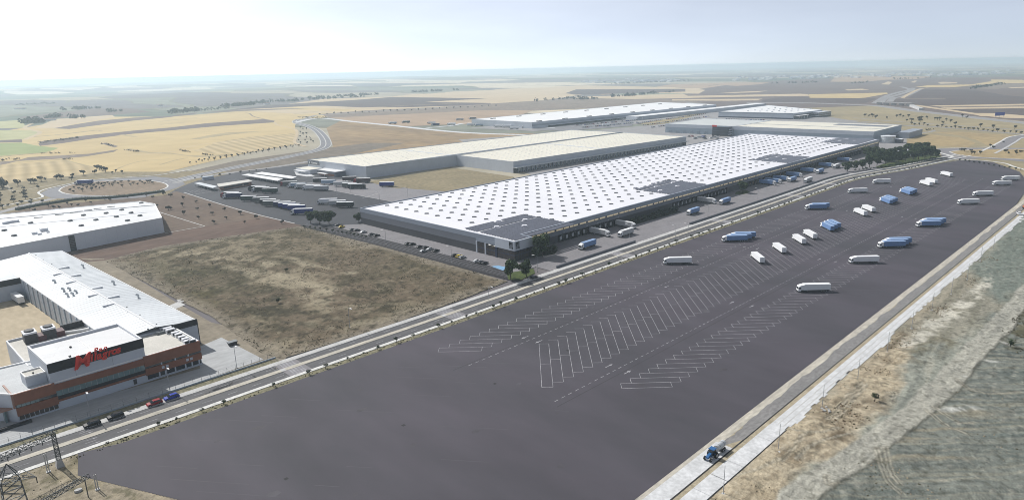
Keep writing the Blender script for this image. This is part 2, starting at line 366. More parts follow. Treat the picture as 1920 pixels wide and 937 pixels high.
def line_marks(name, segs, w, z, m):
    """painted lines, one sheet"""
    mb = MB()
    for (x0, y0), (x1, y1) in segs:
        dx, dy = x1 - x0, y1 - y0; n = math.hypot(dx, dy) or 1; ox, oy = -dy / n * w / 2, dx / n * w / 2
        mb.add([(x0 + ox, y0 + oy, z), (x0 - ox, y0 - oy, z), (x1 - ox, y1 - oy, z), (x1 + ox, y1 + oy, z)], [(0, 1, 2, 3)])
    return tag(mb.build(name, m), kind='structure')
def dashes(line, dash, gap):
    segs, acc, on, start = [], 0, True, line[0]
    for a, b in zip(line, line[1:]):
        L = math.dist(a, b); t = 0
        while t < L:
            need = (dash if on else gap) - acc
            if t + need > L:
                acc += L - t
                if on: segs.append((start, b)); start = b
                t = L
            else:
                t += need; p = (a[0] + (b[0] - a[0]) * t / L, a[1] + (b[1] - a[1]) * t / L)
                if on: segs.append((start, p))
                start = p; on = not on; acc = 0
    return [s for s in segs if math.dist(*s) > .05]
# value noise for soil painting
def _hash(ix, iy, s):
    v = np.sin(ix * 127.1 + iy * 311.7 + s * 74.7) * 43758.5453
    return v - np.floor(v)
def vnoise(x, y, s=0):
    ix, iy = np.floor(x), np.floor(y); fx, fy = x - ix, y - iy
    fx = fx * fx * (3 - 2 * fx); fy = fy * fy * (3 - 2 * fy)
    a, b, c, d = _hash(ix, iy, s), _hash(ix + 1, iy, s), _hash(ix, iy + 1, s), _hash(ix + 1, iy + 1, s)
    return (a * (1 - fx) + b * fx) * (1 - fy) + (c * (1 - fx) + d * fx) * fy
def fbm(x, y, s=0, o=5, g=.55):
    t, a, n = 0, 1, 0
    for i in range(o):
        t = t + a * vnoise(x * 2 ** i, y * 2 ** i, s + i * 13); n += a; a *= g
    return t / n
def inside(px, py, poly):
    r = np.zeros(px.shape, bool); n = len(poly)
    for i in range(n):
        (x0, y0), (x1, y1) = poly[i], poly[(i + 1) % n]
        if y0 == y1: continue
        c = ((y0 > py) != (y1 > py)) & (px < (x1 - x0) * (py - y0) / (y1 - y0) + x0); r ^= c
    return r
def polydist(px, py, poly, closed=True):
    d = np.full(px.shape, 1e9); n = len(poly)
    for i in range(n if closed else n - 1):
        (x0, y0), (x1, y1) = poly[i], poly[(i + 1) % n]
        dx, dy = x1 - x0, y1 - y0; L = dx * dx + dy * dy or 1e-9
        t = np.clip(((px - x0) * dx + (py - y0) * dy) / L, 0, 1)
        d = np.minimum(d, np.hypot(px - x0 - t * dx, py - y0 - t * dy))
    return d
def mask(px, py, poly, feather, warp=0.0, ws=.1, seed=0):
    if warp:
        wx = px + (fbm(px * ws, py * ws, seed) - .5) * 2 * warp; wy = py + (fbm(px * ws, py * ws, seed + 5) - .5) * 2 * warp
    else: wx, wy = px, py
    s = np.where(inside(wx, wy, poly), 1, -1) * polydist(wx, wy, poly)
    return np.clip(.5 + s / (2 * feather), 0, 1)
def soil_sheet(name, outline, res, z, paint, relief=0.0):
    """a ground sheet as a fine grid cut to an outline; paint(x, y) gives soil colours per point"""
    xs = [p[0] for p in outline]; ys = [p[1] for p in outline]
    gx = np.arange(min(xs), max(xs) + res, res); gy = np.arange(min(ys), max(ys) + res, res)
    X, Y = np.meshgrid(gx, gy, indexing='ij'); nx, ny = X.shape
    keep = inside(X, Y, outline) 
    # snap points just outside on to the outline so that the edge is clean
    d = polydist(X, Y, outline); near = (~keep) & (d < res * .75)
    for i, j in zip(*np.nonzero(near)):
        best = None
        for k in range(len(outline)):
            (x0, y0), (x1, y1) = outline[k], outline[(k + 1) % len(outline)]
            dx, dy = x1 - x0, y1 - y0; L = dx * dx + dy * dy or 1e-9
            t = min(1, max(0, ((X[i, j] - x0) * dx + (Y[i, j] - y0) * dy) / L)); qx, qy = x0 + t * dx, y0 + t * dy
            e = (X[i, j] - qx) ** 2 + (Y[i, j] - qy) ** 2
            if best is None or e < best[0]: best = (e, qx, qy)
        X[i, j], Y[i, j] = best[1], best[2]
    ok = keep | near
    q = ok[:-1, :-1] & ok[1:, :-1] & ok[1:, 1:] & ok[:-1, 1:]
    ii, jj = np.nonzero(q); idx = ii * ny + jj
    F = np.stack([idx, idx + ny, idx + ny + 1, idx + 1], 1)
    used = np.unique(F); remap = np.full(nx * ny, -1); remap[used] = np.arange(len(used)); F = remap[F]
    x, y = X.ravel()[used], Y.ravel()[used]
    col = paint(x, y)
    e = np.clip(polydist(x, y, outline) / 4, 0, 1)
    zz = np.full(x.shape, z) + (relief * np.maximum(fbm(x * .12, y * .12, 3) - .38, 0) * e if relief else 0)
    me = bpy.data.meshes.new(name); me.from_pydata(np.stack([x, y, zz], 1).tolist(), [], F.tolist())
    at = me.attributes.new('Col', 'FLOAT_COLOR', 'POINT'); at.data.foreach_set('color', np.concatenate([col, np.ones((len(x), 1))], 1).astype(np.float32).ravel())
    me.materials.append(MATS['painted_soil']); me.update()
    o = bpy.data.objects.new(name, me); COL.objects.link(o)
    return tag(o, kind='structure')
def mixc(c, m, col): return c * (1 - m[:, None]) + np.array(col)[None, :] * m[:, None]

# ================================================================== GROUND
def build_ground():
    """one sheet to the horizon: rings whose spacing grows with distance, rolling hills far off on the left, earth curvature"""
    rings = [0.0]; r = 12.0
    while r < 31000: rings.append(r); r *= 1.085
    rings.append(31000.0); na = 220
    vs, fs = [(0, 0, -.25)], []
    A = np.linspace(0, 2 * np.pi, na, endpoint=False)
    for r in rings[1:]:
        x, y = r * np.cos(A), r * np.sin(A)
        z = -.25 - .00012 * r - r * r / EARTH
        hill = (fbm(x * .00045 + 7, y * .00045 + 3, 11, 3) - .42) * 95 + (fbm(x * .0017, y * .0017, 5, 3) - .45) * 34
        side = np.clip((y * .83 - x * .55) / max(r, 1) * 1.6 + .35, .10, 1)
        far = np.clip((r - (2900 + 2400 * (1 - side))) / 2500, 0, 1)
        z = z + far * side * np.clip(hill, -12, 42) * (1 if r < 14000 else max(.25, 1 - (r - 14000) / 12000))
        vs += list(zip(x.tolist(), y.tolist(), z.tolist()))
    for j in range(na): fs.append((0, 1 + j, 1 + (j + 1) % na))
    for i in range(len(rings) - 2):
        a, b = 1 + i * na, 1 + (i + 1) * na
        for j in range(na): k = (j + 1) % na; fs.append((a + j, b + j, b + k, a + k))
    m = bpy.data.materials.new('farmland'); m.use_nodes = True; MATS['farmland'] = m
    N, L = m.node_tree.nodes, m.node_tree.links; b = N['Principled BSDF']; b.inputs['Roughness'].default_value = .95; b.inputs['Specular IOR Level'].default_value = .1
    g = N.new('ShaderNodeNewGeometry')
    wz = N.new('ShaderNodeTexNoise'); wz.inputs['Scale'].default_value = .0011; wz.inputs['Detail'].default_value = 3; L.new(g.outputs['Position'], wz.inputs['Vector'])
    ws = N.new('ShaderNodeVectorMath'); ws.operation = 'SCALE'; ws.inputs['Scale'].default_value = 520; L.new(wz.outputs['Color'], ws.inputs[0])
    wa = N.new('ShaderNodeVectorMath'); wa.operation = 'ADD'; L.new(g.outputs['Position'], wa.inputs[0]); L.new(ws.outputs[0], wa.inputs[1])
    mp = N.new('ShaderNodeMapping'); mp.inputs['Rotation'].default_value = (0, 0, .85); mp.inputs['Scale'].default_value = (.0030, .0011, 0)
    L.new(wa.outputs[0], mp.inputs['Vector'])
    vo = N.new('ShaderNodeTexVoronoi'); vo.voronoi_dimensions = '2D'; vo.inputs['Scale'].default_value = 1.0; vo.inputs['Randomness'].default_value = .85
    L.new(mp.outputs[0], vo.inputs['Vector'])
    se = N.new('ShaderNodeSeparateColor'); L.new(vo.outputs['Color'], se.inputs[0])
    rp = N.new('ShaderNodeValToRGB'); rp.color_ramp.interpolation = 'CONSTANT'
    cols = [(0, (.15, .14, .145)), (.20, (.55, .48, .36)), (.34, (.20, .21, .17)), (.50, (.34, .31, .24)), (.60, (.12, .145, .11)), (.74, (.60, .54, .44)), (.82, (.18, .17, .165)), (.92, (.26, .28, .21))]
    while len(rp.color_ramp.elements) < len(cols): rp.color_ramp.elements.new(.5)
    for e, (p, c) in zip(rp.color_ramp.elements, cols): e.position = p; e.color = (*c, 1)
    L.new(se.outputs[0], rp.inputs['Fac'])
    ve = N.new('ShaderNodeTexVoronoi'); ve.voronoi_dimensions = '2D'; ve.feature = 'DISTANCE_TO_EDGE'; ve.inputs['Scale'].default_value = 1.0; ve.inputs['Randomness'].default_value = .85; L.new(mp.outputs[0], ve.inputs['Vector'])
    er = N.new('ShaderNodeMapRange'); er.inputs['From Min'].default_value = .012; er.inputs['From Max'].default_value = .022; L.new(ve.outputs['Distance'], er.inputs['Value'])
    em = N.new('ShaderNodeMix'); em.data_type = 'RGBA'; em.inputs['A'].default_value = (.15, .145, .10, 1); L.new(er.outputs[0], em.inputs['Factor']); L.new(rp.outputs['Color'], em.inputs['B'])
    nz = N.new('ShaderNodeTexNoise'); nz.inputs['Scale'].default_value = .012; nz.inputs['Detail'].default_value = 5; L.new(g.outputs['Position'], nz.inputs['Vector'])
    mr = N.new('ShaderNodeMapRange'); mr.inputs['To Min'].default_value = .8; mr.inputs['To Max'].default_value = 1.2; mr.inputs['From Min'].default_value = .3; mr.inputs['From Max'].default_value = .7; L.new(nz.outputs['Fac'], mr.inputs['Value'])
    vm = N.new('ShaderNodeVectorMath'); vm.operation = 'SCALE'; L.new(em.outputs['Result'], vm.inputs[0]); L.new(mr.outputs[0], vm.inputs['Scale']); L.new(vm.outputs[0], b.inputs['Base Color'])
    o = MB().add(vs, fs).build('ground', 'farmland')
    o.data.polygons.foreach_set('use_smooth', [True] * len(o.data.polygons))
    tag(o, kind='structure')
build_ground()

# ---- fields beyond the estate (traced where they lie on the plain)
Zf = -.14
A6 = lambda u, v: (u / 6, 150 + v / 6)
B6 = lambda u, v: (300 + u / 6, 150 + v / 6)
C6 = lambda u, v: (600 + u / 6, 110 + v / 6)
D6 = lambda u, v: (1260 + u / 6, 110 + v / 6)
E6 = lambda u, v: (1600 + u / 6, 110 + v / 6)
psheet('field', [(-260, 420), (-260, 250), (0, 247), (90, 232), (200, 219), (320, 219), (430, 210), (560, 200), (690, 207), (640, 216), (560, 228), (553, 235), (556, 262), (470, 285), (330, 318), (200, 345), (60, 420)], Zf, 'straw')
psheet('field', [A6(390, 540), A6(620, 440), A6(1260, 395), A6(1300, 420), A6(850, 490), A6(640, 548)], Zf + .02, 'straw_pale')
psheet('field', [A6(600, 545), A6(850, 500), A6(1100, 460), A6(1500, 425), B6(120, 405), B6(420, 365), B6(400, 380), B6(60, 425), A6(1500, 458), A6(1000, 522), A6(780, 552)], Zf + .03, 'mauve_field')
psheet('field', [A6(430, 720), A6(470, 690), A6(960, 625), A6(1500, 570), A6(1920, 535), B6(500, 490), B6(1180, 440), B6(1290, 462), B6(1280, 478), B6(700, 515), A6(1920, 568), A6(1500, 605), A6(1040, 660), A6(700, 712), A6(450, 742)], Zf + .04, 'mauve_field')
psheet('field', [B6(330, 668), B6(560, 620), B6(780, 588), B6(1180, 576), B6(1000, 592), B6(740, 622), B6(450, 665)], Zf + .04, 'straw_dim')  # shaded hill slope: its shade is painted as a dimmer straw sheet
psheet('field', [B6(380, 800), B6(640, 700), B6(1000, 640), B6(1500, 600), B6(1540, 640), B6(1500, 730), B6(900, 830), B6(600, 830)], Zf + .03, 'straw_rows')
psheet('field', [(0, 310), (120, 300), (170, 314), (200, 318), (190, 330), (60, 338), (0, 345)], Zf + .03, 'straw_rows')
psheet('field', [A6(1400, 790), A6(1460, 770), A6(1700, 815), A6(1920, 820), B6(330, 850), B6(700, 838), B6(820, 835), B6(760, 860), B6(420, 868), B6(120, 830), A6(1700, 825)], Zf + .04, 'straw_dim')
psheet('field', [A6(1140, 715), A6(1200, 705), A6(1330, 745), A6(1290, 760)], Zf + .04, 'mauve_scrub')
psheet('field', [A6(200, 905), A6(320, 868), A6(700, 848), A6(1000, 830), A6(1330, 780), A6(1280, 810), A6(950, 862), A6(600, 890), A6(200, 912), (0, 310), (0, 303)], Zf + .05, 'mauve_scrub')
psheet('field', [A6(-60, 710), A6(240, 705), A6(420, 740), A6(660, 765), A6(600, 790), A6(500, 815), A6(100, 845), A6(-60, 862)], Zf + .05, 'green_field')
psheet('field', [A6(-60, 565), A6(390, 565), A6(440, 585), A6(360, 630), A6(260, 665), A6(-60, 680)], Zf + .05, 'green_pale')
psheet('field', [A6(-60, 470), A6(250, 450), A6(290, 540), A6(-60, 545)], Zf + .05, 'green_pale')
psheet('field', [A6(-60, 680), A6(250, 668), A6(250, 700), A6(-60, 706)], Zf + .06, 'mauve_field')
psheet('field', [A6(200, 420), A6(600, 370), A6(1100, 320), A6(1500, 322), A6(1700, 360), A6(1250, 395), A6(620, 430), A6(350, 440)], Zf + .02, 'mauve_field')
# thin banks, ditches and tracks between the fields
for pts, w_, m_ in (([B6(960, 370), B6(1010, 380), B6(1050, 410), B6(1160, 438), B6(1290, 462)], 2.0, 'mauve_scrub'), ([A6(380, 640), A6(700, 612), A6(1060, 570), A6(1140, 570)], 3.0, 'mauve_scrub'), ([A6(710, 890), A6(800, 920), A6(1060, 985)], 1.6, 'straw_dim'), ([(215, 318), (260, 303), (318, 298)], 1.4, 'straw_dim'), ([(300, 309), (330, 300), (352, 296)], 1.4, 'straw_dim'),
                     ([(0, 309), (60, 303), (120, 299)], 2.0, 'straw_dim'), ([B6(0, 470), B6(250, 440), B6(420, 425)], 5, 'straw_dim'), ([B6(0, 505), B6(200, 485), B6(270, 480)], 4, 'straw_dim'), ([A6(0, 862), A6(300, 835), A6(540, 815)], 2.0, 'olive_dark'), ([A6(1360, 615), A6(1530, 640)], 4, 'straw_dim'), ([(333, 279), (400, 268), (500, 259), (548, 254)], 1.5, 'straw_pale'), ([(240, 292), (340, 283), (430, 276)], 1.5, 'straw_pale'), ([(550, 214), (640, 205), (760, 198), (860, 194)], 4, 'straw_dim')):
    ribbon('field_bank', smooth([G(*p) for p in pts], 4), -w_, w_, Zf + .06, m_)
# middle distance
psheet('field', [(430, 206), (520, 198), (640, 181), (760, 170), (905, 168), (1080, 160), (1330, 165), (1310, 176), (1130, 172), (1010, 190), (900, 203), (690, 209), (560, 214)], Zf + .01, 'straw_pale')
psheet('field', [B6(700, 345), B6(1300, 280), B6(1500, 268), C6(100, 483), C6(400, 465), C6(800, 434), C6(1300, 440), C6(1890, 449), C6(1500, 470), C6(1180, 489), C6(1920, 500), C6(1920, 520), C6(1000, 547), C6(400, 547), C6(60, 532), B6(1700, 292), B6(1200, 288)], Zf + .04, 'mauve_dark')
psheet('field', [B6(460, 372), B6(800, 338), B6(1300, 325), B6(1720, 318), B6(1400, 333), B6(900, 352)], Zf + .04, 'mauve_field')
psheet('field', [(600, 214), (690, 207), (820, 201), (960, 192), (1085, 184), (1290, 188), (1335, 196), (1180, 200), (900, 212), (740, 217), (620, 222)], Zf + .05, 'mauve_scrub')
psheet('field', [(620, 221), (740, 215), (900, 207), (1000, 207), (960, 222), (890, 232), (760, 237), (650, 226)], Zf + .06, 'pink_field')
psheet('field', [(612, 240), (640, 226), (700, 233), (880, 250), (1075, 250), (1060, 256), (760, 285), (600, 312), (480, 322), (625, 275)], Zf + .04, 'tan_field')
psheet('field', [(280, 338), (440, 302), (600, 279), (690, 268), (760, 268), (590, 304), (440, 330), (330, 338)], Zf + .05, 'dark_plain')
# right-hand plain
psheet('field', [(960, 198), (1090, 184), (1290, 176), (1330, 160), (1520, 148), (2000, 143), (2100, 300), (1900, 236), (1650, 206), (1500, 212), (1300, 205)], Zf + .01, 'mauve_field')
psheet('field', [C6(3100, 400), (1130, 178), D6(0, 290), D6(700, 268), D6(1100, 268), D6(1000, 290), D6(400, 330), D6(0, 335)], Zf + .02, 'pink_field')
psheet('field', [(1060, 175), (1080, 168), (1285, 167), (1285, 172), (1080, 178)], Zf + .03, 'mauve_dark')
psheet('field', [(1075, 182), (1280, 176), (1290, 180), (1500, 176), (1515, 177), (1518, 180), (1400, 181.5), (1290, 184), (1100, 188)], Zf + .04, 'straw_pale')
psheet('field', [D6(0, 458), D6(1020, 452), D6(960, 470), D6(600, 475), D6(0, 472)], Zf + .05, 'straw_pale')
psheet('field', [D6(1020, 465), D6(1210, 436), D6(1520, 430), D6(1550, 446), D6(2300, 448), D6(2180, 500), D6(1000, 490)], Zf + .06, 'mauve_dark')
psheet('field', [D6(1540, 402), E6(380, 384), E6(388, 396), E6(140, 440), E6(60, 446), D6(1550, 442)], Zf + .06, 'straw')
psheet('field', [D6(600, 300), D6(1000, 330), D6(1500, 330), D6(1700, 375), D6(1300, 385), D6(600, 380), D6(300, 345)], Zf + .04, 'mauve_field')
psheet('field', [D6(540, 384), D6(1080, 362), D6(960, 380), D6(700, 388)], Zf + .05, 'straw_pale')
psheet('field', [E6(-100, 345), E6(100, 340), E6(180, 352), E6(-60, 360)], Zf + .05, 'straw_pale')
psheet('field', [E6(310, 290), E6(390, 258), E6(440, 265), E6(400, 295)], Zf + .05, 'straw_pale')
psheet('field', [E6(640, 268), E6(690, 248), E6(720, 250), E6(690, 272)], Zf + .05, 'straw_pale')
psheet('field', [E6(690, 322), E6(840, 300), E6(1330, 292), E6(1550, 255), E6(1550, 236), E6(1900, 240), E6(2000, 275), E6(1600, 282), E6(1380, 300), E6(1100, 325)], Zf + .05, 'straw')
psheet('field', [E6(950, 270), E6(1000, 262), E6(1170, 268), E6(1160, 280), E6(980, 285)], Zf + .05, 'straw_pale')
psheet('field', [E6(-200, 200), E6(500, 195), E6(900, 205), E6(700, 232), E6(380, 240), E6(100, 262), E6(-260, 262)], Zf + .04, 'pink_field')
psheet('field', [E6(440, 470), E6(620, 440), E6(760, 345), E6(1280, 345), E6(1500, 375), E6(1700, 410), E6(2000, 440), E6(2000, 512), E6(1000, 530), E6(700, 520), E6(450, 495)], Zf + .05, 'mauve_dark')
psheet('field', [E6(560, 446), E6(1030, 446), E6(1040, 454), E6(560, 452)], Zf + .07, 'mauve_scrub')
psheet('field', [E6(1340, 318), E6(1400, 295), E6(1700, 283), E6(2000, 282), E6(2000, 320), E6(1700, 330), E6(1600, 345), E6(1400, 345)], Zf + .06, 'mauve_scrub')
psheet('field', [E6(1740, 325), E6(2000, 315), E6(2000, 330), E6(1780, 335)], Zf + .07, 'straw_pale')
psheet('field', [E6(860, 528), E6(2000, 508), E6(2000, 526), E6(1000, 542)], Zf + .07, 'straw_pale')
psheet('field', [E6(980, 552), E6(2000, 538), E6(2000, 556), E6(1060, 568)], Zf + .07, 'straw_pale')
psheet('field', [E6(1080, 572), E6(2000, 560), E6(2000, 645), E6(1560, 640), E6(1250, 600)], Zf + .06, 'mauve_dark')
psheet('field', [E6(1250, 610), E6(1600, 615), E6(2000, 645), E6(2000, 672), E6(1700, 668), E6(1420, 640)], Zf + .07, 'straw_pale')
# dry land around the estate
psheet('dry_land', [(1180, 225), (1380, 206), (1500, 203), (1640, 198), (1800, 216), (2050, 240), (2120, 330), (1900, 330), (1780, 296), (1640, 300), (1600, 262), (1300, 262)], Zf + .06, 'dry_olive')
psheet('dry_land', [(1690, 276), (1705, 262), (1745, 252), (1800, 258), (1830, 268), (1815, 276), (1750, 274)], Zf + .08, 'gold_grass')
psheet('dry_land', [(1745, 248), (1800, 247), (1904, 254), (1880, 270), (1850, 272), (1830, 262), (1800, 254)], Zf + .08, 'gold_grass')
psheet('estate_ground', [(860, 262), (1100, 246), (1250, 232), (1340, 207), (1440, 205), (1560, 220), (1700, 245), (1700, 290), (1640, 300), (1300, 270), (1290, 276), (1000, 330)], Zf + .09, 'pale_road')
psheet('estate_ground', [(880, 240), (1000, 246), (1200, 232), (1350, 205), (1340, 196), (1290, 192), (1180, 214)], Zf + .10, 'pale_road')
psheet('car_park', [(1000, 243), (1190, 222), (1185, 236), (1060, 246)], Zf + .12, 'grey_road')
psheet('dry_land', [(-200, 620), (-200, 400), (0, 345), (200, 322), (330, 322), (420, 318), (440, 340), (340, 350), (310, 366), (60, 400), (0, 470)], Zf + .06, 'scrub_patch')
psheet('orchard_ground', [(-220, 520), (20, 398), (90, 384), (310, 366), (338, 356), (575, 424), (560, 432), (380, 470), (160, 490), (0, 520)], Zf + .09, 'orchard_soil')
psheet('orchard_ground', [(136, 468), (308, 436), (385, 424), (520, 404), (566, 424), (480, 440), (330, 462), (196, 488), (150, 492)], Zf + .10, 'orchard_dark')
psheet('orchard_ground', [(308, 398), (385, 424), (309, 436)], Zf + .11, 'orchard_soil')
line_marks('kerb', [(G(297, 397), G(384, 424)), (G(384, 424), G(309, 437))], .8, Zf + .13, 'concrete')
psheet('dusty_ground', [(-250, 980), (-250, 560), (0, 470), (150, 480), (196, 487), (380, 600), (560, 640), (520, 690), (380, 740), (0, 880), (200, 980)], Zf + .07, 'dusty')

# ---- scrub plot between the roads
def paint_scrub(x, y):
    n0 = fbm(x * .016, y * .016, 91, 4); n1 = fbm(x * .035, y * .035, 1); n2 = fbm(x * .12 + y * .03, y * .12 - x * .05, 2); n3 = fbm(x * .5, y * .5, 3, 3); n4 = fbm(x * .25 + y * .1, y * .06 - x * .02, 17)
    c = np.tile(np.array([[.118, .094, .064]]), (len(x), 1))
    c = mixc(c, np.clip((n2 - .47) * 6, 0, 1) * .9, (.052, .047, .028))
    c = mixc(c, np.clip((n0 - .48) * 7, 0, 1) * .6, (.060, .055, .030))
    c = mixc(c, np.clip((n1 - .52) * 8, 0, 1) * np.clip((n2 - .36) * 5, 0, 1) * .8, (.235, .20, .138))
    near = mask(x, y, [G(*p) for p in [(560, 425), (900, 505), (780, 560), (640, 520), (500, 450)]], 16, 14, .05, 3)
    c = mixc(c, near * np.clip((n2 - .34) * 5, 0, 1) * .55, (.135, .108, .074))
    for pts, w, k in (([(318, 470), (400, 474), (480, 492), (560, 520), (620, 545)], 5.5, .85), ([(520, 480), (600, 500), (660, 512)], 3.0, .7), ([(430, 500), (500, 520), (600, 560), (680, 580)], 4.5, .7), ([(390, 600), (470, 640), (540, 655), (640, 630)], 5.0, .7), ([(560, 600), (640, 615), (720, 600), (800, 575)], 4.0, .6)):
        d = polydist(x + (n1 - .5) * 16, y + (n1 - .5) * 16, [G(*p) for p in pts], False)
        c = mixc(c, np.clip(1.3 - d / w, 0, 1) * np.clip((n2 - .36) * 6, 0, 1) * k, (.30, .262, .185))
    ol = mask(x, y, [G(*p) for p in [(205, 492), (330, 478), (420, 520), (480, 585), (380, 600), (300, 550)]], 9, 10, .05, 9)
    c = mixc(c, ol * np.clip((n2 - .30) * 3, 0, 1) * .6, (.062, .058, .030))
    gol = mask(x, y, [G(*p) for p in [(300, 545), (420, 560), (440, 600), (380, 595)]], 8, 8, .05, 4)
    c = mixc(c, gol * np.clip((n2 - .42) * 5, 0, 1) * .5, (.135, .108, .045))
    dk = mask(x, y, [G(*p) for p in [(440, 570), (560, 575), (640, 600), (560, 625), (470, 615)]], 8, 10, .06, 5)
    c = mixc(c, dk * np.clip((n4 - .36) * 6, 0, 1) * .7, (.045, .041, .026))
    edge_ = polydist(x, y, scrub_out); c = mixc(c, np.clip(1.15 - edge_ / (2 + 11 * n2 * n1 * 2), 0, 1) * .92, (.19, .166, .128))
    c = mixc(c, np.clip((n3 - .60) * 8, 0, 1) * .75, (.030, .028, .018)); c = mixc(c, np.clip((.36 - n3) * 8, 0, 1) * .45, (.225, .195, .135))
    return c * 1.08
scrub_out = [G(*p) for p in [(196, 488), (300, 462), (420, 444), (562, 424), (700, 458), (860, 501), (952, 527), (860, 563), (720, 612), (600, 650), (528, 672), (490, 662), (395, 592), (330, 560)]]
soil_sheet('scrub_plot', scrub_out, 1.1, Zf + .12, paint_scrub, .5)
psheet('dirt_path', [(150, 484), (194, 484), (330, 566), (400, 606), (520, 676), (498, 676), (414, 634), (362, 600), (300, 560)], Zf + .10, 'dusty')
psheet('slab', [(312, 575), (334, 565), (348, 571), (326, 580)], Zf + .14, 'concrete')
psheet('slab', [(331, 562), (341, 560), (345, 565), (336, 567)], Zf + .14, 'concrete')
psheet('plot_paving', [(-220, 960), (-220, 700), (0, 700), (20, 790), (375, 690), (372, 650), (415, 632), (494, 673), (250, 756), (0, 838), (-40, 880)], Zf + .12, 'plot_concrete')
psheet('courtyard', [(-220, 700), (-120, 590), (0, 556), (46, 560), (170, 612), (120, 640), (20, 690)], Zf + .13, 'sand_yard')

# ---- truck yard and lorry park at the left
psheet('yard_paving', [(325, 357), (352, 345), (372, 338), (450, 322), (592, 305), (618, 312), (640, 326), (690, 338), (760, 352), (830, 357), (770, 386), (676, 420), (600, 424), (560, 421), (545, 418)], Zf + .13, 'yard_asphalt')
psheet('yard_paving', [(560, 346), (640, 336), (690, 340), (770, 354), (835, 359), (800, 374), (735, 378), (622, 357)], Zf + .15, 'yard_concrete')
psheet('field', [(690, 341), (845, 314), (965, 332), (950, 340), (834, 359), (735, 352)], Zf + .15, 'scrub_patch')
ribbon('kerb', smooth([G(*p) for p in [(345, 361), (420, 385), (480, 402), (552, 419)]], 4), -.5, .5, Zf + .15, 'concrete', step=.15)
line_marks('yard_marking', [(G(349, 367), G(412, 357)), (G(622, 357), G(735, 378)), (G(552, 352), G(622, 357)), (G(680, 371), G(712, 362)), (G(652, 362), G(668, 366)), (G(555, 336), G(590, 331))], .5, Zf + .17, 'concrete')
line_marks('yard_marking', [(G(x, y), G(x + dx, y + dy)) for x, y, dx, dy in [(352 + i * 6.5, 358 - i * .8, 10, 3.6) for i in range(10)] + [(428 + i * 6, 337 - i * .7, 40, 9) for i in range(3)]], .35, Zf + .17, 'faint_marking')
psheet('entrance_paving', [(552, 322), (565, 319), (590, 330), (575, 331), (555, 328)], Zf + .16, 'pale_concrete')

# ---- roads at the left
rr = smooth([G(*p) for p in [(318, 341), (380, 327), (440, 314), (520, 298), (580, 285.5), (606, 277), (611, 267), (604, 254), (592, 243), (574, 235), (556, 230), (562, 224), (600, 222)]], 8)
ribbon('road', rr, -6.6, 6.6, Zf + .10, 'grey_road'); ribbon('kerb', rr, 6.8, 8.2, Zf + .11, 'concrete', step=.14); ribbon('kerb', rr, -8.2, -6.8, Zf + .11, 'concrete', step=.14)
ribbon('median', rr, -.7, .7, Zf + .115, 'concrete', step=.12)
ar = smooth([G(*p) for p in [(330, 343), (372, 333), (440, 323.5), (520, 313), (590, 301.5)]], 6)
ribbon('road', ar, -3, 3, Zf + .12, 'pale_road'); ribbon('kerb', ar, 3.1, 4.6, Zf + .12, 'concrete', step=.12)
br = smooth([G(*p) for p in [(556, 229), (600, 222), (660, 228), (740, 236), (860, 248), (1000, 253), (1080, 250)]], 6)
ribbon('road', br, -7, 7, Zf + .12, 'pale_concrete')
br2 = smooth([G(*p) for p in [(1040, 240), (960, 238), (880, 231), (845, 236), (800, 240)]], 5)
ribbon('road', br2, -5, 5, Zf + .13, 'pale_concrete')
br3 = smooth([G(*p) for p in [(556, 231), (590, 217), (640, 213), (720, 208), (860, 200)]], 5)
ribbon('road', br3, -6, 6, Zf + .11, 'pale_road')
psheet('road', [(74, 363), (92, 354), (130, 346), (175, 338), (240, 333.5), (290, 331), (335, 335), (348, 345), (330, 353), (270, 370), (210, 374), (140, 373.5), (95, 371)], Zf + .12, 'grey_road')
isl = smooth([G(*p) for p in [(112, 357), (122, 350), (150, 343.5), (200, 339.5), (260, 338), (298, 341.5), (313, 348), (303, 355), (270, 361.5), (220, 366), (160, 366), (124, 362.5), (112, 357)]], 4)
sheet('roundabout_kerb', offs(isl, 1.4)[:-1], Zf + .14, 'kerb_white'); sheet('roundabout_island', isl[:-1], Zf + .17, 'island_soil')
ribbon('kerb', smooth([G(*p) for p in [(0, 388), (50, 377), (82, 369), (74, 361), (90, 354), (130, 345), (175, 337.5), (240, 332.5), (300, 328), (360, 318)]], 4), -.2, 1.8, Zf + .13, 'kerb_white', step=.14)
ribbon('road', smooth([G(*p) for p in [(100, 372), (50, 384), (0, 398), (-120, 430)]], 4), -4, 4, Zf + .11, 'pale_road')
ribbon('dirt_track', smooth([G(*p) for p in [(0, 336), (12, 348), (25, 358), (70, 352), (110, 344)]], 4), -1.5, 1.5, Zf + .10, 'sand_strip')
ribbon('dirt_track', smooth([G(*p) for p in [(60, 212 + 20), (47, 238), (52, 242), (75, 248), (60, 256), (45, 262)]], 4), -4, 4, Zf + .10, 'straw_pale')
ribbon('dirt_track', smooth([G(*p) for p in [(515, 230), (522, 235), (552, 242), (557, 252), (552, 265), (560, 271), (575, 275)]], 4), -2.5, 2.5, Zf + .10, 'straw_pale')

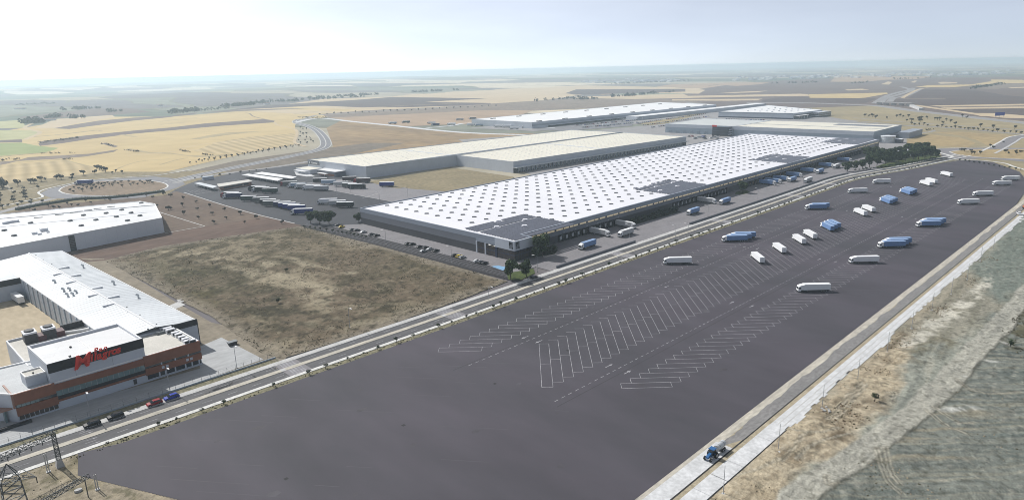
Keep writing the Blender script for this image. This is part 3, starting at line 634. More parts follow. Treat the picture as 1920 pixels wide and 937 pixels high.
# ---- roads and highway at the right
hw = smooth([G(*p) for p in [(2000, 239), (1920, 230.5), (1850, 223), (1760, 213), (1700, 206), (1650, 199), (1600, 196.5), (1500, 193), (1400, 193)]], 5)
ribbon('highway', hw, -11, 11, Zf + .13, 'pale_road')
for o in (-12.5, 12): ribbon('kerb', hw, o, o + 1.5, Zf + .14, 'concrete')
for o, p in ((0, [(1640, 194), (1655, 184), (1668, 178), (1690, 172), (1706, 168), (1690, 163)]), (0, [(1650, 194), (1660, 185), (1684, 178), (1708, 170), (1712, 165)]), (0, [(1668, 191), (1676, 184), (1700, 179), (1728, 166)])):
    ribbon('highway', smooth([G(*q) for q in p], 6), -8, 8, Zf + .12, 'pale_road')
ribbon('dirt_track', smooth([G(*p) for p in [(1692, 184), (1705, 176), (1722, 168), (1740, 165)]], 5), -5, 5, Zf + .13, 'straw_pale')
ribbon('embankment', smooth([G(*p) for p in [(1712, 197), (1760, 204), (1830, 214), (1850, 218)]], 5), -9, 9, Zf + .12, 'straw_pale')
for p, w_ in (([(1560, 226), (1600, 229), (1680, 235), (1740, 237), (1830, 244), (1950, 255)], 5), ([(1600, 221), (1680, 228), (1800, 236), (1950, 246)], 3), ([(1520, 212), (1560, 222), (1640, 230), (1700, 236)], 4), ([(1620, 262), (1680, 255), (1740, 248), (1752, 244)], 2.5)):
    ribbon('road', smooth([G(*q) for q in p], 5), -w_, w_, Zf + .12, 'pale_road')
rs = smooth([G(*p) for p in [(1850, 287), (1872, 276), (1890, 266), (1908, 257), (1960, 250)]], 5)
ribbon('road', rs, -6, 6, Zf + .13, 'yard_concrete'); ribbon('kerb', rs, 6, 8.5, Zf + .13, 'kerb_white', step=.14); ribbon('kerb', rs, -8.5, -6, Zf + .13, 'concrete', step=.14)
psheet('road', [(1757, 281), (1762, 278), (1800, 278), (1860, 277), (2000, 278), (2000, 306), (1930, 304), (1850, 297), (1800, 299), (1768, 294)], Zf + .11, 'yard_concrete')
isl2 = smooth([G(*p) for p in [(1782, 285), (1796, 282.5), (1830, 280.5), (1890, 280), (1990, 282), (1990, 300), (1900, 297.5), (1830, 294), (1798, 290), (1782, 285)]], 4)
sheet('roundabout_kerb', offs(isl2, 1.6)[:-1], Zf + .13, 'kerb_white'); sheet('roundabout_island', isl2[:-1], Zf + .16, 'gold_grass')
ribbon('kerb', smooth([G(*p) for p in [(1752, 281), (1757, 285), (1785, 293), (1778, 297)]], 4), -1.5, 1.5, Zf + .13, 'kerb_white', step=.14)
ribbon('kerb', smooth([G(*p) for p in [(1757, 279), (1800, 277.5), (1865, 276)]], 4), 0, 1.8, Zf + .13, 'kerb_white', step=.14)
ribbon('kerb', smooth([G(*p) for p in [(1790, 299.5), (1840, 301.5), (1880, 306), (1900, 313), (1925, 320)]], 4), 0, 2.2, .02, 'kerb_white', step=.14)

# ================================================================== MAIN ROAD, LOT, YARD, DIRT SITE
Z2 = lambda u, v: G(1000 + u / 4.8, 320 + v / 4.8)
Z3 = lambda u, v: G(1380 + u / 4.8, 230 + v / 4.8)
# centre of the sandy median, X along the estate
axis = smooth([(-60, 208.2), (0, 208.2), (42, 208.6), (100, 209.6), (160, 210.6), (225, 212.2), (285, 213.6), (384, 215.6), (488, 217.8), (560, 220.0), (594, 221.2), (625, 219.5), (660, 213.5), (700, 205.5), (760, 197), (815, 189), (838, 186)], 7)
Zr = -.02
ribbon('road', axis, -6.6, 5.6, Zr - .05, 'road_asphalt')
ribbon('median', axis, -1.05, 1.15, Zr - .05, 'median_sand', step=.10)
ribbon('pavement', axis, 5.6, 8.0, Zr - .05, 'concrete', step=.13)
ribbon('pavement', axis, -8.3, -6.6, Zr - .05, 'kerb_white', step=.13)
ribbon('verge', axis, -11.4, -8.3, Zr - .06, 'scrub_strip')
ribbon('verge', [p for p in axis if p[0] < 98], 8.0, 11.4, Zr - .05, 'scrub_strip')
ribbon('kerb', axis, 5.3, 5.6, Zr - .05, 'kerb_white', step=.10)
near_axis = [p for p in axis if p[0] < 600]
line_marks('road_marking', dashes(offs(near_axis, 3.4), 3, 5) + dashes(offs(near_axis, -3.9), 3, 5), .18, Zr - .035, 'marking')
def band(xc, w, o1, o2):
    """a piece across the road at X = xc"""
    i = min(range(len(axis)), key=lambda k: abs(axis[k][0] - xc)); x, y = axis[i]; x = xc
    x2, y2 = axis[min(i + 1, len(axis) - 1)]; t = math.atan2(y2 - axis[i - 1][1], x2 - axis[i - 1][0]); c, s = math.cos(t), math.sin(t)
    f = lambda a, o: (x + a * c - o * s, y + a * s + o * c)
    return f
# crossings: humped pale crossings with white bars
for xc in (92, 163, 284, 392, 505, 575):
    f = band(xc, 8, -6.6, 5.6)
    sheet('crossing', [f(-4, -6.55), f(4, -6.55), f(4, 5.3), f(-4, 5.3)], Zr - .04 if xc > 100 else Zr + .0, 'yard_concrete', curved=False)
    line_marks('crossing_marking', [(f(-2.5, o), f(2.5, o)) for o in [-6.0 + k * 1.05 for k in range(11)] if not -1.3 < o < 1.3], .5, Zr + .012, 'marking')
    sheet('crossing_median', [f(-4.3, -1.1), f(-2.6, -1.1), f(-2.6, 1.2), f(-4.3, 1.2)], Zr + .07, 'concrete', curved=False)
for xc in (30, 88, 154, 276, 385):
    f = band(xc, 3, 0, 0)
    for o in (-3.9 - 1.6, -2.4, 2.2, 4.4):
        sheet('road_arrow', [f(-1.6, o - .08), f(.2, o - .08), f(.2, o - .35), f(1.4, o), f(.2, o + .35), f(.2, o + .08), f(-1.6, o + .08)], Zr - .03, 'marking', curved=False)
# asphalt lot
lot_edge = lambda x: 78.25 + .0205 * x
lot = [(25.4, 200.2), (22.8, 188.1), (38.5, 157), (62, 108), (72, lot_edge(72)), (114, lot_edge(114)), (300, lot_edge(300)), (500, lot_edge(500)), (565, 90.2), (640, 97), (700, 109), (737, 119), (792, 150), (797, 165), (790, 178), (760, 184)]
up = [p for p in offs(axis, -11.2) if 30 < p[0] < 750]
sheet('car_park', lot + up[::-1], Zr, 'lot_asphalt', curved=False)
# drainage seams in the lot
dash1 = [(134.9, 165.7), (272.4, 168.3), (397.9, 171.5), (640, 181)]
dash2 = [(136.5, 126.8), (300, 128.6), (676.1, 133.4)]
line_marks('lot_seam', [((129, 166.6), (640, 179.6)), ((134.5, 124.0), (680, 131))], .35, Zr + .006, 'seam_dark')
rg = random.Random(12)
line_marks('lot_seam', [((x, y), (x + L * .62, y - L * .78)) for x, y, L in [(rg.uniform(30, 330), rg.uniform(100, 195), rg.uniform(4, 22)) for _ in range(46)] if y - L * .78 > lot_edge(x + L * .62) + 2], .22, Zr + .004, 'seam_faint')
rs_ = random.Random(31)
for k in range(70):                                                # oil drips and worn patches, odd-shaped
    x, y = rs_.uniform(45, 620), rs_.uniform(95, 198); r = rs_.uniform(.3, 1.5)
    if y < lot_edge(x) + 4 or y > 196 + .02 * x - (6 if x < 60 else 0): continue
    a0 = rs_.uniform(0, 3); sheet('oil_stain', [(x + r * (1 + .9 * abs(math.cos(a0))) * math.cos(a) * rs_.uniform(.6, 1.1), y + r * math.sin(a) * rs_.uniform(.6, 1.1)) for a in np.arange(0, 6.2, .7)], Zr + .005, 'stain_dark' if k % 3 else 'seam_faint', curved=False)
for k in range(16):
    x = 60 + 36 * k; y = 147 + .015 * x; sheet('drain_cover', [(x - .5, y - .5), (x + .5, y - .5), (x + .5, y + .5), (x - .5, y + .5)], Zr + .008, 'dark_line', curved=False)
line_marks('lot_marking', dashes(dash1, 1.6, 1.6) + dashes(dash2, 1.6, 1.6), .22, Zr + .012, 'marking')
def lot_pt(row, x, f):
    """point of a parking row at X with cross position f (0 = right end, 1 = left end)"""
    a, b, s = ROWS[row]; d = (x - 140) * s
    return (x, a + d + f * (b - a))
ROWS = {'L': (171.8, 185.2, .0215), 'M': (133.65, 158.3, .015), 'R': (106.4, 119.7, .004)}
segs = []
ST = 5.05
for i in range(102):                                              # left row, cabs to the upper left
    x = 132.4 + ST * i; p, q = lot_pt('L', x, 1), lot_pt('L', x + 14.0, 0); b0 = (x + 2.5, p[1] - 2.4); segs.append((p if i else b0, q))
    if i < 101: segs += [(b0, lot_pt('L', x + ST, 1)), (q, (q[0] + 2.6, q[1] + 2.45))]
for i in range(104):                                              # double middle row
    x = 143.2 + ST * i; p, m, q = lot_pt('M', x, 0), lot_pt('M', x + 12.35, .5), lot_pt('M', x + 24.65, 1); segs.append((p, q))
    segs += [(p, (p[0] - 2.55, p[1] + 2.5)), (m, (m[0] - 2.55, m[1] + 2.5)), (q, (q[0] - 2.55, q[1] + 2.5))]
p, q = lot_pt('M', 143.2, 0), lot_pt('M', 167.85, 1); segs.append(((p[0] - 2.55, p[1] + 2.5), (q[0] - 2.55, q[1] + 2.5)))
for i in range(97):                                               # right row
    x = 160.0 + ST * i; p, q = lot_pt('R', x, 1), lot_pt('R', x + 14.4, 0); segs.append((p, q))
    segs += [(p, (p[0] - 2.45, p[1] - 2.4)), ((q[0] - ST, q[1]), (q[0] - 2.5, q[1] + 2.4))]
p, q = lot_pt('R', 160.0, 1), lot_pt('R', 169.35, 0); segs += [((p[0] - 2.45, p[1] - 2.4), q)]
line_marks('stall_marking', segs, .16, Zr + .012, 'marking')
def lot_arrow(px, py, ang):
    x, y = G(px, py); c, s = math.cos(ang), math.sin(ang); f = lambda a, b: (x + a * c - b * s, y + a * s + b * c)
    sheet('lot_arrow', [f(-1.9, -.16), f(.3, -.16), f(.3, -.6), f(1.9, 0), f(.3, .6), f(.3, .16), f(-1.9, .16)], Zr + .014, 'marking', curved=False)
for px, py, a in [(984, 632, math.pi), (1010, 640, math.pi), (1142, 685, 0), (1177, 697, 0), (1250, 537, math.pi), (1396, 463, math.pi), (1420, 466, math.pi), (1372, 567, 0), (1409, 574, 0), (1536, 486, 0), (1566, 491, 0), (1588, 395, math.pi), (1691, 407, 0), (1717, 410, 0), (1671, 350, math.pi)]:
    lot_arrow(px, py, a)

# ---- right side of the lot: paved strips, channel, concrete pavement
xs = [60 + 12 * i for i in range(58)]
edge = [(x, lot_edge(x)) for x in xs]
rag = random.Random(3)
ribbon('sand_strip', edge, -8.4, .2, Zr - .03, 'sand_strip')
mb = MB(); A = [(x, lot_edge(x) - .1) for x in np.arange(60, 745, 2.0)]
ribbon('lot_verge', edge, -2.6, 0.05, Zr - .02, 'median_sand')
top = []; wob = 0
for x in np.arange(147, 600, 1.6):
    wob = .8 * wob + rag.uniform(-.35, .35); top.append((float(x), lot_edge(x) - 2.5 + wob))
bot = [(x, lot_edge(x) - 6.0) for x in np.arange(600, 146, -12)]
sheet('wet_strip', top + [(612, lot_edge(612) - 3), (612, lot_edge(612) - 6.0)] + [(float(a), float(b)) for a, b in bot], Zr - .012, 'wet_gravel', curved=False)
ribbon('pavement_strip', [(x, lot_edge(x)) for x in (40, 90, 140, 150)], -6.0, -1.2, Zr - .014, 'pale_concrete')
ribbon('channel', [(x, lot_edge(x) - 6.15) for x in (60, 200, 400, 600)], -.22, .22, Zr - .01, 'dark_line')
# concrete pavement slabs
slab_rng = random.Random(5)
pav_root = tag(MB().add([(40, lot_edge(40) - 12.3, Zr - .05), (146, lot_edge(146) - 12.3, Zr - .05), (146, lot_edge(146) - 8.3, Zr - .05), (40, lot_edge(40) - 8.3, Zr - .05)], [(0, 1, 2, 3)]).build('pavement', 'dark_line'), kind='structure')
for i in range(13):                                               # big cast slabs with open joints
    x0, x1 = 62 + 8.2 * i, 62 + 8.2 * (i + 1) - (.22 if i in (5, 8) else .10)
    h = .02 + slab_rng.uniform(0, .02)
    m2 = MB(); y0 = lambda x: lot_edge(x) - 12.2; y1 = lambda x: lot_edge(x) - (8.3 if i < 6 else 7.6)
    lo = [(x0, y0(x0), -.06), (x1, y0(x1), -.06), (x1, y1(x1), -.06), (x0, y1(x0), -.06)]
    m2.hexa(lo, [(a, b, h) for a, b, _ in lo]).build('slab', 'pale_concrete', pav_root, (0, 0, 0))
ribbon('edging', [(x, lot_edge(x) - 12.35) for x in (50, 100, 169)], -.15, .15, Zr - .01, 'dark_line')
far_pav_in = [(float(x), lot_edge(x) - 7.7) for x in np.arange(168, 612, 6)]
outer = []; step = 0
for k, x in enumerate(np.arange(168, 612, 3.0)):
    base = 12.4 - (x - 168) * .004
    if 172 < x < 186: base = 13.4
    step = .8 * step + slab_rng.uniform(-.55, .55)
    q = round((base + step) * 1.6) / 1.6
    outer.append((float(x), lot_edge(x) - q)); outer.append((float(x) + 3.0, lot_edge(x + 3) - q))
mb = MB(); zp = Zr + .03
for k in range(len(outer) // 2):
    (xa, ya), (xb, yb) = outer[2 * k], outer[2 * k + 1]
    mb.add([(xa, ya, zp), (xb, yb, zp), (xb, lot_edge(xb) - 7.7, zp), (xa, lot_edge(xa) - 7.7, zp)], [(0, 1, 2, 3)])
    mb.add([(xa, ya, zp - .2), (xb, yb, zp - .2), (xb, yb, zp), (xa, ya, zp)], [(0, 1, 2, 3)])
tag(mb.build('pavement', 'pale_concrete'), kind='structure')
line_marks('pavement_track', [((x, lot_edge(x) - o), (x + 26, lot_edge(x + 26) - o - .15)) for x in range(170, 560, 26) for o in (9.3, 10.9)], .35, Zr + .036, 'concrete')
kb = [(lambda u, v: G(1280 + u / 3, 625 + v / 3))(850, 420), (lambda u, v: G(1280 + u / 3, 625 + v / 3))(975, 305), (lambda u, v: G(1280 + u / 3, 625 + v / 3))(905, 287)]
line_marks('edging_board', list(zip(kb, kb[1:])), .35, Zr + .12, 'sand_strip')
site_out = [(20, -20), (700, -60), (760, 60), (640, 78), (560, 80), (400, 74.5), (300, 72.5), (160, 69.5), (60, 67.3), (44, 74), (20, 120)]
S4 = lambda u, v: G(1480 + u / 4.36, 560 + v / 4.36)
T8 = lambda u, v: G(1280 + u / 3, 625 + v / 3)
road_c = [T8(560, 1150), T8(640, 930), T8(860, 760), T8(1060, 640), T8(1330, 430), T8(1500, 280), T8(1620, 130), T8(1740, -10), G(1920, 560), G(2000, 470)]
def paint_site(x, y):
    al, ac = x * .72 - y * .69, x * .69 + y * .72                                   # along and across the plough lines
    n1 = fbm(x * .05, y * .05, 21); n2 = fbm(x * .16, y * .16, 22); n3 = fbm(x * .7, y * .7, 23, 3)
    st = fbm(al * .030, ac * .42 + n1 * 2, 24, 5); st2 = fbm(al * .02 + 5, ac * 1.3, 31, 4); sr = fbm((x + y * .2) * .04, (y - x * .12) * .8, 37, 5)
    c = np.tile(np.array([[.165, .178, .157]]), (len(x), 1))                        # teal grey spoil
    c = mixc(c, np.clip((st - .46) * 6, 0, 1) * np.clip((n1 - .3) * 3, 0, 1) * .7, (.095, .115, .105))
    c = mixc(c, np.clip((.44 - st2) * 9, 0, 1) * .6, (.255, .245, .19))
    c = mixc(c, np.clip((st2 - .60) * 9, 0, 1) * .5, (.055, .065, .06))
    c = mixc(c, np.clip((.42 - st) * 7, 0, 1) * np.clip((.62 - n1) * 4, 0, 1) * .7, (.24, .215, .155))
    belt = mask(x, y, [T8(250, 1000), T8(560, 700), T8(800, 560), T8(1040, 300), T8(1140, 160), T8(1300, 130), T8(1560, -40), T8(1750, -40), T8(1700, 90), T8(1560, 260), T8(1320, 470), T8(1080, 640), T8(860, 800), T8(760, 1000)], 2.5, 3, .12, 2)
    c = mixc(c, belt * .9, (.255, .265, .225)); c = mixc(c, belt * np.clip((sr - .52) * 8, 0, 1) * .7, (.155, .165, .145)); c = mixc(c, belt * np.clip((.42 - sr) * 8, 0, 1) * .6, (.36, .35, .29))
    tan = mask(x, y, [T8(-300, 1000), T8(240, 780), T8(500, 540), T8(780, 370), T8(900, 240), T8(1230, -60), G(1750, 560), G(1850, 470), G(1960, 390), G(1990, 410), G(1880, 480), G(1770, 590), T8(1330, -20), T8(1250, 120), T8(1180, 260), T8(1150, 440), T8(1000, 540), T8(900, 660), T8(640, 800), T8(480, 1000)], 2.4, 3.5, .14, 1)
    c = mixc(c, tan * .94, (.37, .315, .225)); c = mixc(c, tan * np.clip((n2 - .5) * 6, 0, 1) * .7, (.20, .16, .105)); c = mixc(c, tan * np.clip((.45 - n1) * 7, 0, 1) * .6, (.43, .365, .255))
    fork = tan * np.clip((fbm(x * .9, y * .22, 52, 4) - .56) * 9, 0, 1); c = mixc(c, fork * .55, (.47, .41, .30))
    fork = tan * np.clip((fbm(x * .25 + 9, y * .9, 53, 4) - .58) * 9, 0, 1); c = mixc(c, fork * .5, (.17, .135, .09))
    for pts, ws in (([T8(980, 290), T8(1080, 300), T8(1130, 360), T8(1100, 420)], 2.4), ([T8(700, 640), T8(800, 610), T8(900, 560)], 2.6), ([G(1690, 622), G(1720, 606)], 2.2), ([G(1655, 660), G(1700, 625)], 1.3), ([T8(1040, 380), T8(1090, 400)], 2.2)):
        d = polydist(x, y, pts, False); c = mixc(c, np.clip(1.2 - d / ws, 0, 1) * np.clip((n2 - .3) * 4, 0, 1) * .9, (.11, .085, .055))
    grey = mask(x, y, [G(1740, 560), G(1800, 500), G(1900, 420), G(2000, 340), G(2000, 460), G(1900, 560), G(1790, 640), G(1700, 640), G(1690, 620)], 2.5, 4, .1, 8)
    c = mixc(c, grey * .8, (.255, .24, .19)); c = mixc(c, grey * np.clip((sr - .5) * 8, 0, 1) * .6, (.17, .165, .125))
    teal = mask(x, y, [G(1820, 505), G(1915, 405), G(2010, 370), G(2010, 470), G(1870, 570)], 2.5, 4, .1, 12)
    c = mixc(c, teal * .8, (.135, .165, .145)); c = mixc(c, teal * np.clip((.46 - sr) * 8, 0, 1) * .5, (.20, .22, .19))
    knoll = mask(x, y, [T8(1270, 100), T8(1380, 20), T8(1520, -10), T8(1540, 60), T8(1440, 140), T8(1300, 170)], 1.8, 3, .2, 17); c = mixc(c, knoll * np.clip((n2 - .32) * 5, 0, 1) * .8, (.135, .125, .085))
    ridge = mask(x, y, [G(1690, 650), G(1730, 610), G(1790, 570), G(1850, 520), G(1862, 530), G(1800, 590), G(1760, 620), G(1715, 650)], 1.2, 3, .25, 14)
    c = mixc(c, ridge * np.clip((n2 - .40) * 8, 0, 1) * .9, (.50, .48, .41))
    scr = mask(x, y, [G(1845, 640), G(1925, 560), G(2000, 560), G(2000, 640), G(1900, 660)], 2, 4, .15, 16)
    c = mixc(c, scr * np.clip((n2 - .42) * 7, 0, 1) * .9, (.085, .08, .046))
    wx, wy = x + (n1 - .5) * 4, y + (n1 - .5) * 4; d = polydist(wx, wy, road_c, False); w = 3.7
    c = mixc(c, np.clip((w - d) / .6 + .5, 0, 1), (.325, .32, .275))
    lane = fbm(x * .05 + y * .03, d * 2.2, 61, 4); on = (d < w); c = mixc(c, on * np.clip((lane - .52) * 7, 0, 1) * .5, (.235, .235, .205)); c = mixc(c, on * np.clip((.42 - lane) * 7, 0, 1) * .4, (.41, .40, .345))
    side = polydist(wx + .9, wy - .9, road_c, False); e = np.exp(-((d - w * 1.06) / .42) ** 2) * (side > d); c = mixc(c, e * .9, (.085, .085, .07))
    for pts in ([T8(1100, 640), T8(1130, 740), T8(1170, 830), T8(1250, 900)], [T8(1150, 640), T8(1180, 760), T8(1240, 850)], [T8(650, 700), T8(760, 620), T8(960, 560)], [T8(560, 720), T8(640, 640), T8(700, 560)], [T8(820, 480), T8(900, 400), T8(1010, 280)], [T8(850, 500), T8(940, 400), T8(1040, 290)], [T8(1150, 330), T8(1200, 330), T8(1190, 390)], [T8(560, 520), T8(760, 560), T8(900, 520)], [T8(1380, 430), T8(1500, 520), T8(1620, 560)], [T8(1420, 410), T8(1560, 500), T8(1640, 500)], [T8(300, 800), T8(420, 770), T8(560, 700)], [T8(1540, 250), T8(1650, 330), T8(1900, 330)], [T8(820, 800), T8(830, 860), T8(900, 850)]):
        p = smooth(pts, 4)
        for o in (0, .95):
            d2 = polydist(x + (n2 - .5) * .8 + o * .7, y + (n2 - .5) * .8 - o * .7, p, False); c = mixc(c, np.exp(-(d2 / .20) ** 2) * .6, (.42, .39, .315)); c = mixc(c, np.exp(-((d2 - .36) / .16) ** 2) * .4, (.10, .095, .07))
    for p, r in ((T8(1560, 430), 3.0), (T8(1640, 240), 2.2), (T8(1850, 60), 3.2), (T8(1750, 160), 2.0)):
        d = np.hypot(((x - p[0]) * .72 - (y - p[1]) * .69) * .55, ((x - p[0]) * .69 + (y - p[1]) * .72) * 1.5); c = mixc(c, np.clip(1.3 - d / r, 0, 1) * np.clip((n2 - .46) * 9, 0, 1) * .85, (.58, .58, .54))
    c = mixc(c, np.clip((n3 - .62) * 8, 0, 1) * .5, (.06, .058, .042)); c = mixc(c, np.clip((.33 - n3) * 9, 0, 1) * .3, (.40, .375, .31))
    return c
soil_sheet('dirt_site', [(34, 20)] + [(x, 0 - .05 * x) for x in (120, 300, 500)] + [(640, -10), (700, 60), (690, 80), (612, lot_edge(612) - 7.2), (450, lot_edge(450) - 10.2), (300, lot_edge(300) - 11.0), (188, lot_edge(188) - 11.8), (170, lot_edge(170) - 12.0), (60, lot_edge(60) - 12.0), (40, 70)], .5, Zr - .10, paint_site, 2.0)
# bare corner under the power lines
def paint_corner(x, y):
    n1 = fbm(x * .12, y * .12, 41); n2 = fbm(x * .5, y * .5, 42); st = fbm(x * .25 + y * .1, y * .08 - x * .1, 45)
    c = np.tile(np.array([[.27, .235, .175]]), (len(x), 1))
    c = mixc(c, np.clip((n1 - .5) * 7, 0, 1) * .7, (.22, .19, .125)); c = mixc(c, np.clip((n2 - .58) * 8, 0, 1) * .7, (.10, .095, .055))
    up_ = np.clip((y - 187) / 8, 0, 1); c = mixc(c, up_ * np.clip((n2 - .40) * 5, 0, 1) * .7, (.13, .115, .07)); c = mixc(c, np.clip((.44 - st) * 8, 0, 1) * .5, (.36, .31, .22))
    return c
corner = [(-40, 196.6)] + [p for p in offs(axis, -8.35) if -40 < p[0] < 29.5] + [(25.6, 200.2), (23.0, 188.1), (38.5, 157), (62, 108), (72, lot_edge(72)), (60, 66), (-40, 66)]
soil_sheet('bare_ground', corner, .5, Zr - .05, paint_corner, .25)
# dense tussocks and scrub, more than anybody could count
def tufts(name, outline, n, seed, hmin, hmax, z, mats, keep=None):
    rg = np.random.default_rng(seed); xs = [p[0] for p in outline]; ys = [p[1] for p in outline]; mb = MB(); k = 0
    x = rg.uniform(min(xs), max(xs), n * 4); y = rg.uniform(min(ys), max(ys), n * 4)
    ok = inside(x, y, outline)
    if keep is not None: ok &= keep(x, y, rg)
    for px, py in list(zip(x[ok], y[ok]))[:n]:
        h = rg.uniform(hmin, hmax); r = h * rg.uniform(.7, 1.5); a = rg.uniform(0, 6.28)
        pts = [(px + r * math.cos(a + t) * rg.uniform(.6, 1.1), py + r * math.sin(a + t) * rg.uniform(.6, 1.1), z - .05) for t in (0, 1.25, 2.5, 3.75, 5.0)]
        mb.add(pts + [(px + rg.uniform(-.2, .2) * r, py + rg.uniform(-.2, .2) * r, z + h)], [(i, (i + 1) % 5, 5) for i in range(5)], int(rg.integers(0, len(mats))))
    return tag(mb.build(name, mats), kind='stuff')
tufts('scrub', scrub_out, 8000, 3, .10, .40, Zf + .12, ['scrub_tuft_a', 'scrub_tuft_b', 'scrub_tuft_c'], lambda x, y, rg: fbm(x * .11 + y * .03, y * .11 - x * .05, 2) > .42 + rg.uniform(0, .12, x.shape))
tufts('scrub', corner, 500, 5, .1, .3, Zr - .05, ['scrub_tuft_a', 'scrub_tuft_b', 'dry_brown'], lambda x, y, rg: (y > 186) & (x < 30))
vstrip = [(a, b) for a, b in offs(near_axis, -8.6)] + [(a, b) for a, b in offs(near_axis, -11.0)][::-1]
tufts('scrub', vstrip, 1500, 8, .12, .4, Zr - .05, ['scrub_tuft_a', 'scrub_tuft_b', 'scrub_tuft_c'])
tufts('scrub', [G(1845, 640), G(1925, 575), G(1990, 600), G(1990, 650), G(1900, 662)], 260, 9, .15, .5, Zr, ['scrub_tuft_a', 'scrub_tuft_b'])

tan_out = [T8(-300, 1000), T8(300, 760), T8(520, 560), T8(800, 380), T8(900, 250), T8(1230, -60), G(1750, 560), G(1850, 470), G(1880, 480), G(1770, 590), T8(1330, -20), T8(1150, 250), T8(1130, 420), T8(860, 640), T8(330, 1000)]
tufts('dirt_clods', tan_out, 2600, 14, .08, .34, Zr - .05, ['clod_tan', 'clod_tan', 'dry_brown', 'scrub_tuft_b'], lambda x, y, rg: (fbm(x * .16, y * .16, 22) > .40 + rg.uniform(0, .2, x.shape)) & (y < lot_edge(x) - 13.2))
tufts('dirt_clods', [T8(560, 1000), T8(900, 760), T8(1340, 480), T8(1800, 60), G(1990, 560), G(1990, 900), T8(1950, 1000)], 2600, 15, .06, .28, Zr - .06, ['clod_grey', 'clod_grey', 'scrub_tuft_b', 'clod_tan'], lambda x, y, rg: fbm(x * .05, y * .05, 21) > .36 + rg.uniform(0, .25, x.shape))

# ---- warehouse yard: concrete apron, front car park, lawns
dockf = Frame((250, 256.4), (.99962, .0276), (-.0276, .99962))
apron = [(236, 246), (249, 245.5), (262, 256.8), (460, 262.5), (790, 271.6), (815, 262), (740, 228), (690, 224)] + [p for p in offs(axis, 8.0) if 238 < p[0] < 690][::-1] + [(236, 222)]
sheet('apron', apron, Zr - .03, 'yard_concrete', curved=False)
sheet('front_walk', [(231, 392), (236, 246), (236, 232), (222, 232), (212.0, 420), (232, 424), (250, 424)], Zr - .03, 'yard_concrete', curved=False)
fp = [(199.5, 418.5), (203, 355), (211.5, 223.2), (222.5, 223.5), (221.5, 252), (215.5, 352), (211.5, 418)]
sheet('car_park', fp, Zr - .015, 'bay_asphalt', curved=False)
fl = lambda k, t: ((199.5 + (211.5 - 199.5) * t) + k * (203 - 199.5) * 1 if False else (199.5 + 12.2 * t + (12.2 + .2 * t) * k, 418.3 - 194.8 * k))
marks = []
for i in range(76):
    k = i / 76
    marks += [(fl(k, .44), fl(k - .001, .60)), (fl(k, .80), fl(k - .001, .99)), (fl(k, .16), fl(k, .30))]
line_marks('bay_marking', marks, .11, Zr - .004, 'faint_marking')
for t in (.30, .44, .62, .80): line_marks('bay_marking', [(fl(0, t), fl(1, t))], .18, Zr - .003, 'faint_marking')
line_marks('walk_marking', [((218.6 + 2.0 * k / 40, 352 - 100 * k / 40), (219.6 + 2.0 * k / 40, 352 - 100 * k / 40)) for k in range(41)], .5, Zr - .016, 'seam_dark')
psheet('disabled_bay', [(921, 499), (934, 497.5), (951, 501), (943, 507)], Zr + .004, 'blue_paint')
psheet('planting_bed', [(950, 512), (1000, 503), (1003, 512), (975, 525), (953, 524)], Zr + .006, 'lawn')
psheet('planting_bed', [(985, 476), (1040, 462), (1046, 468), (1040, 476), (1000, 482)], Zr + .006, 'bed_soil')
psheet('planting_bed', [(560, 425), (640, 428), (668, 436), (690, 446), (640, 440), (580, 430)], Zr - .01, 'bed_soil')
psheet('planting_bed', [(662, 412), (678, 413), (680, 418), (668, 417)], Zr + .004, 'lawn')
bedA = [dockf(95, -8, 0)[:2], dockf(150, -10, 0)[:2], dockf(150, -1, 0)[:2], dockf(95, -1, 0)[:2]]
sheet('planting_bed', bedA, Zr - .005, 'bed_soil', curved=False)
psheet('planting_bed', [(1380, 360), (1398, 356), (1407, 360), (1395, 364), (1378, 364)], Zr + .004, 'lawn')
sheet('planting_bed', [G(*p) for p in [(1576, 322), (1620, 318), (1680, 311), (1745, 301), (1764, 294), (1740, 289), (1690, 300), (1640, 312), (1600, 320)]], Zr + .004, 'lawn')
sheet('planting_bed', [G(*p) for p in [(1600, 312), (1650, 290), (1740, 280), (1766, 293), (1740, 300), (1640, 312)]], Zr - .002, 'bed_soil')
line_marks('yard_marking', dashes([Z2(1230, 470), Z2(1340, 482)], .8, .8), .5, Zr - .01, 'marking')
line_marks('apron_joint', [(dockf(a, -30, 0)[:2], dockf(a, -1, 0)[:2]) for a in range(40, 500, 11)] + [(dockf(20, -22, 0)[:2], dockf(480, -22, 0)[:2])], .12, Zr - .018, 'faint_marking')

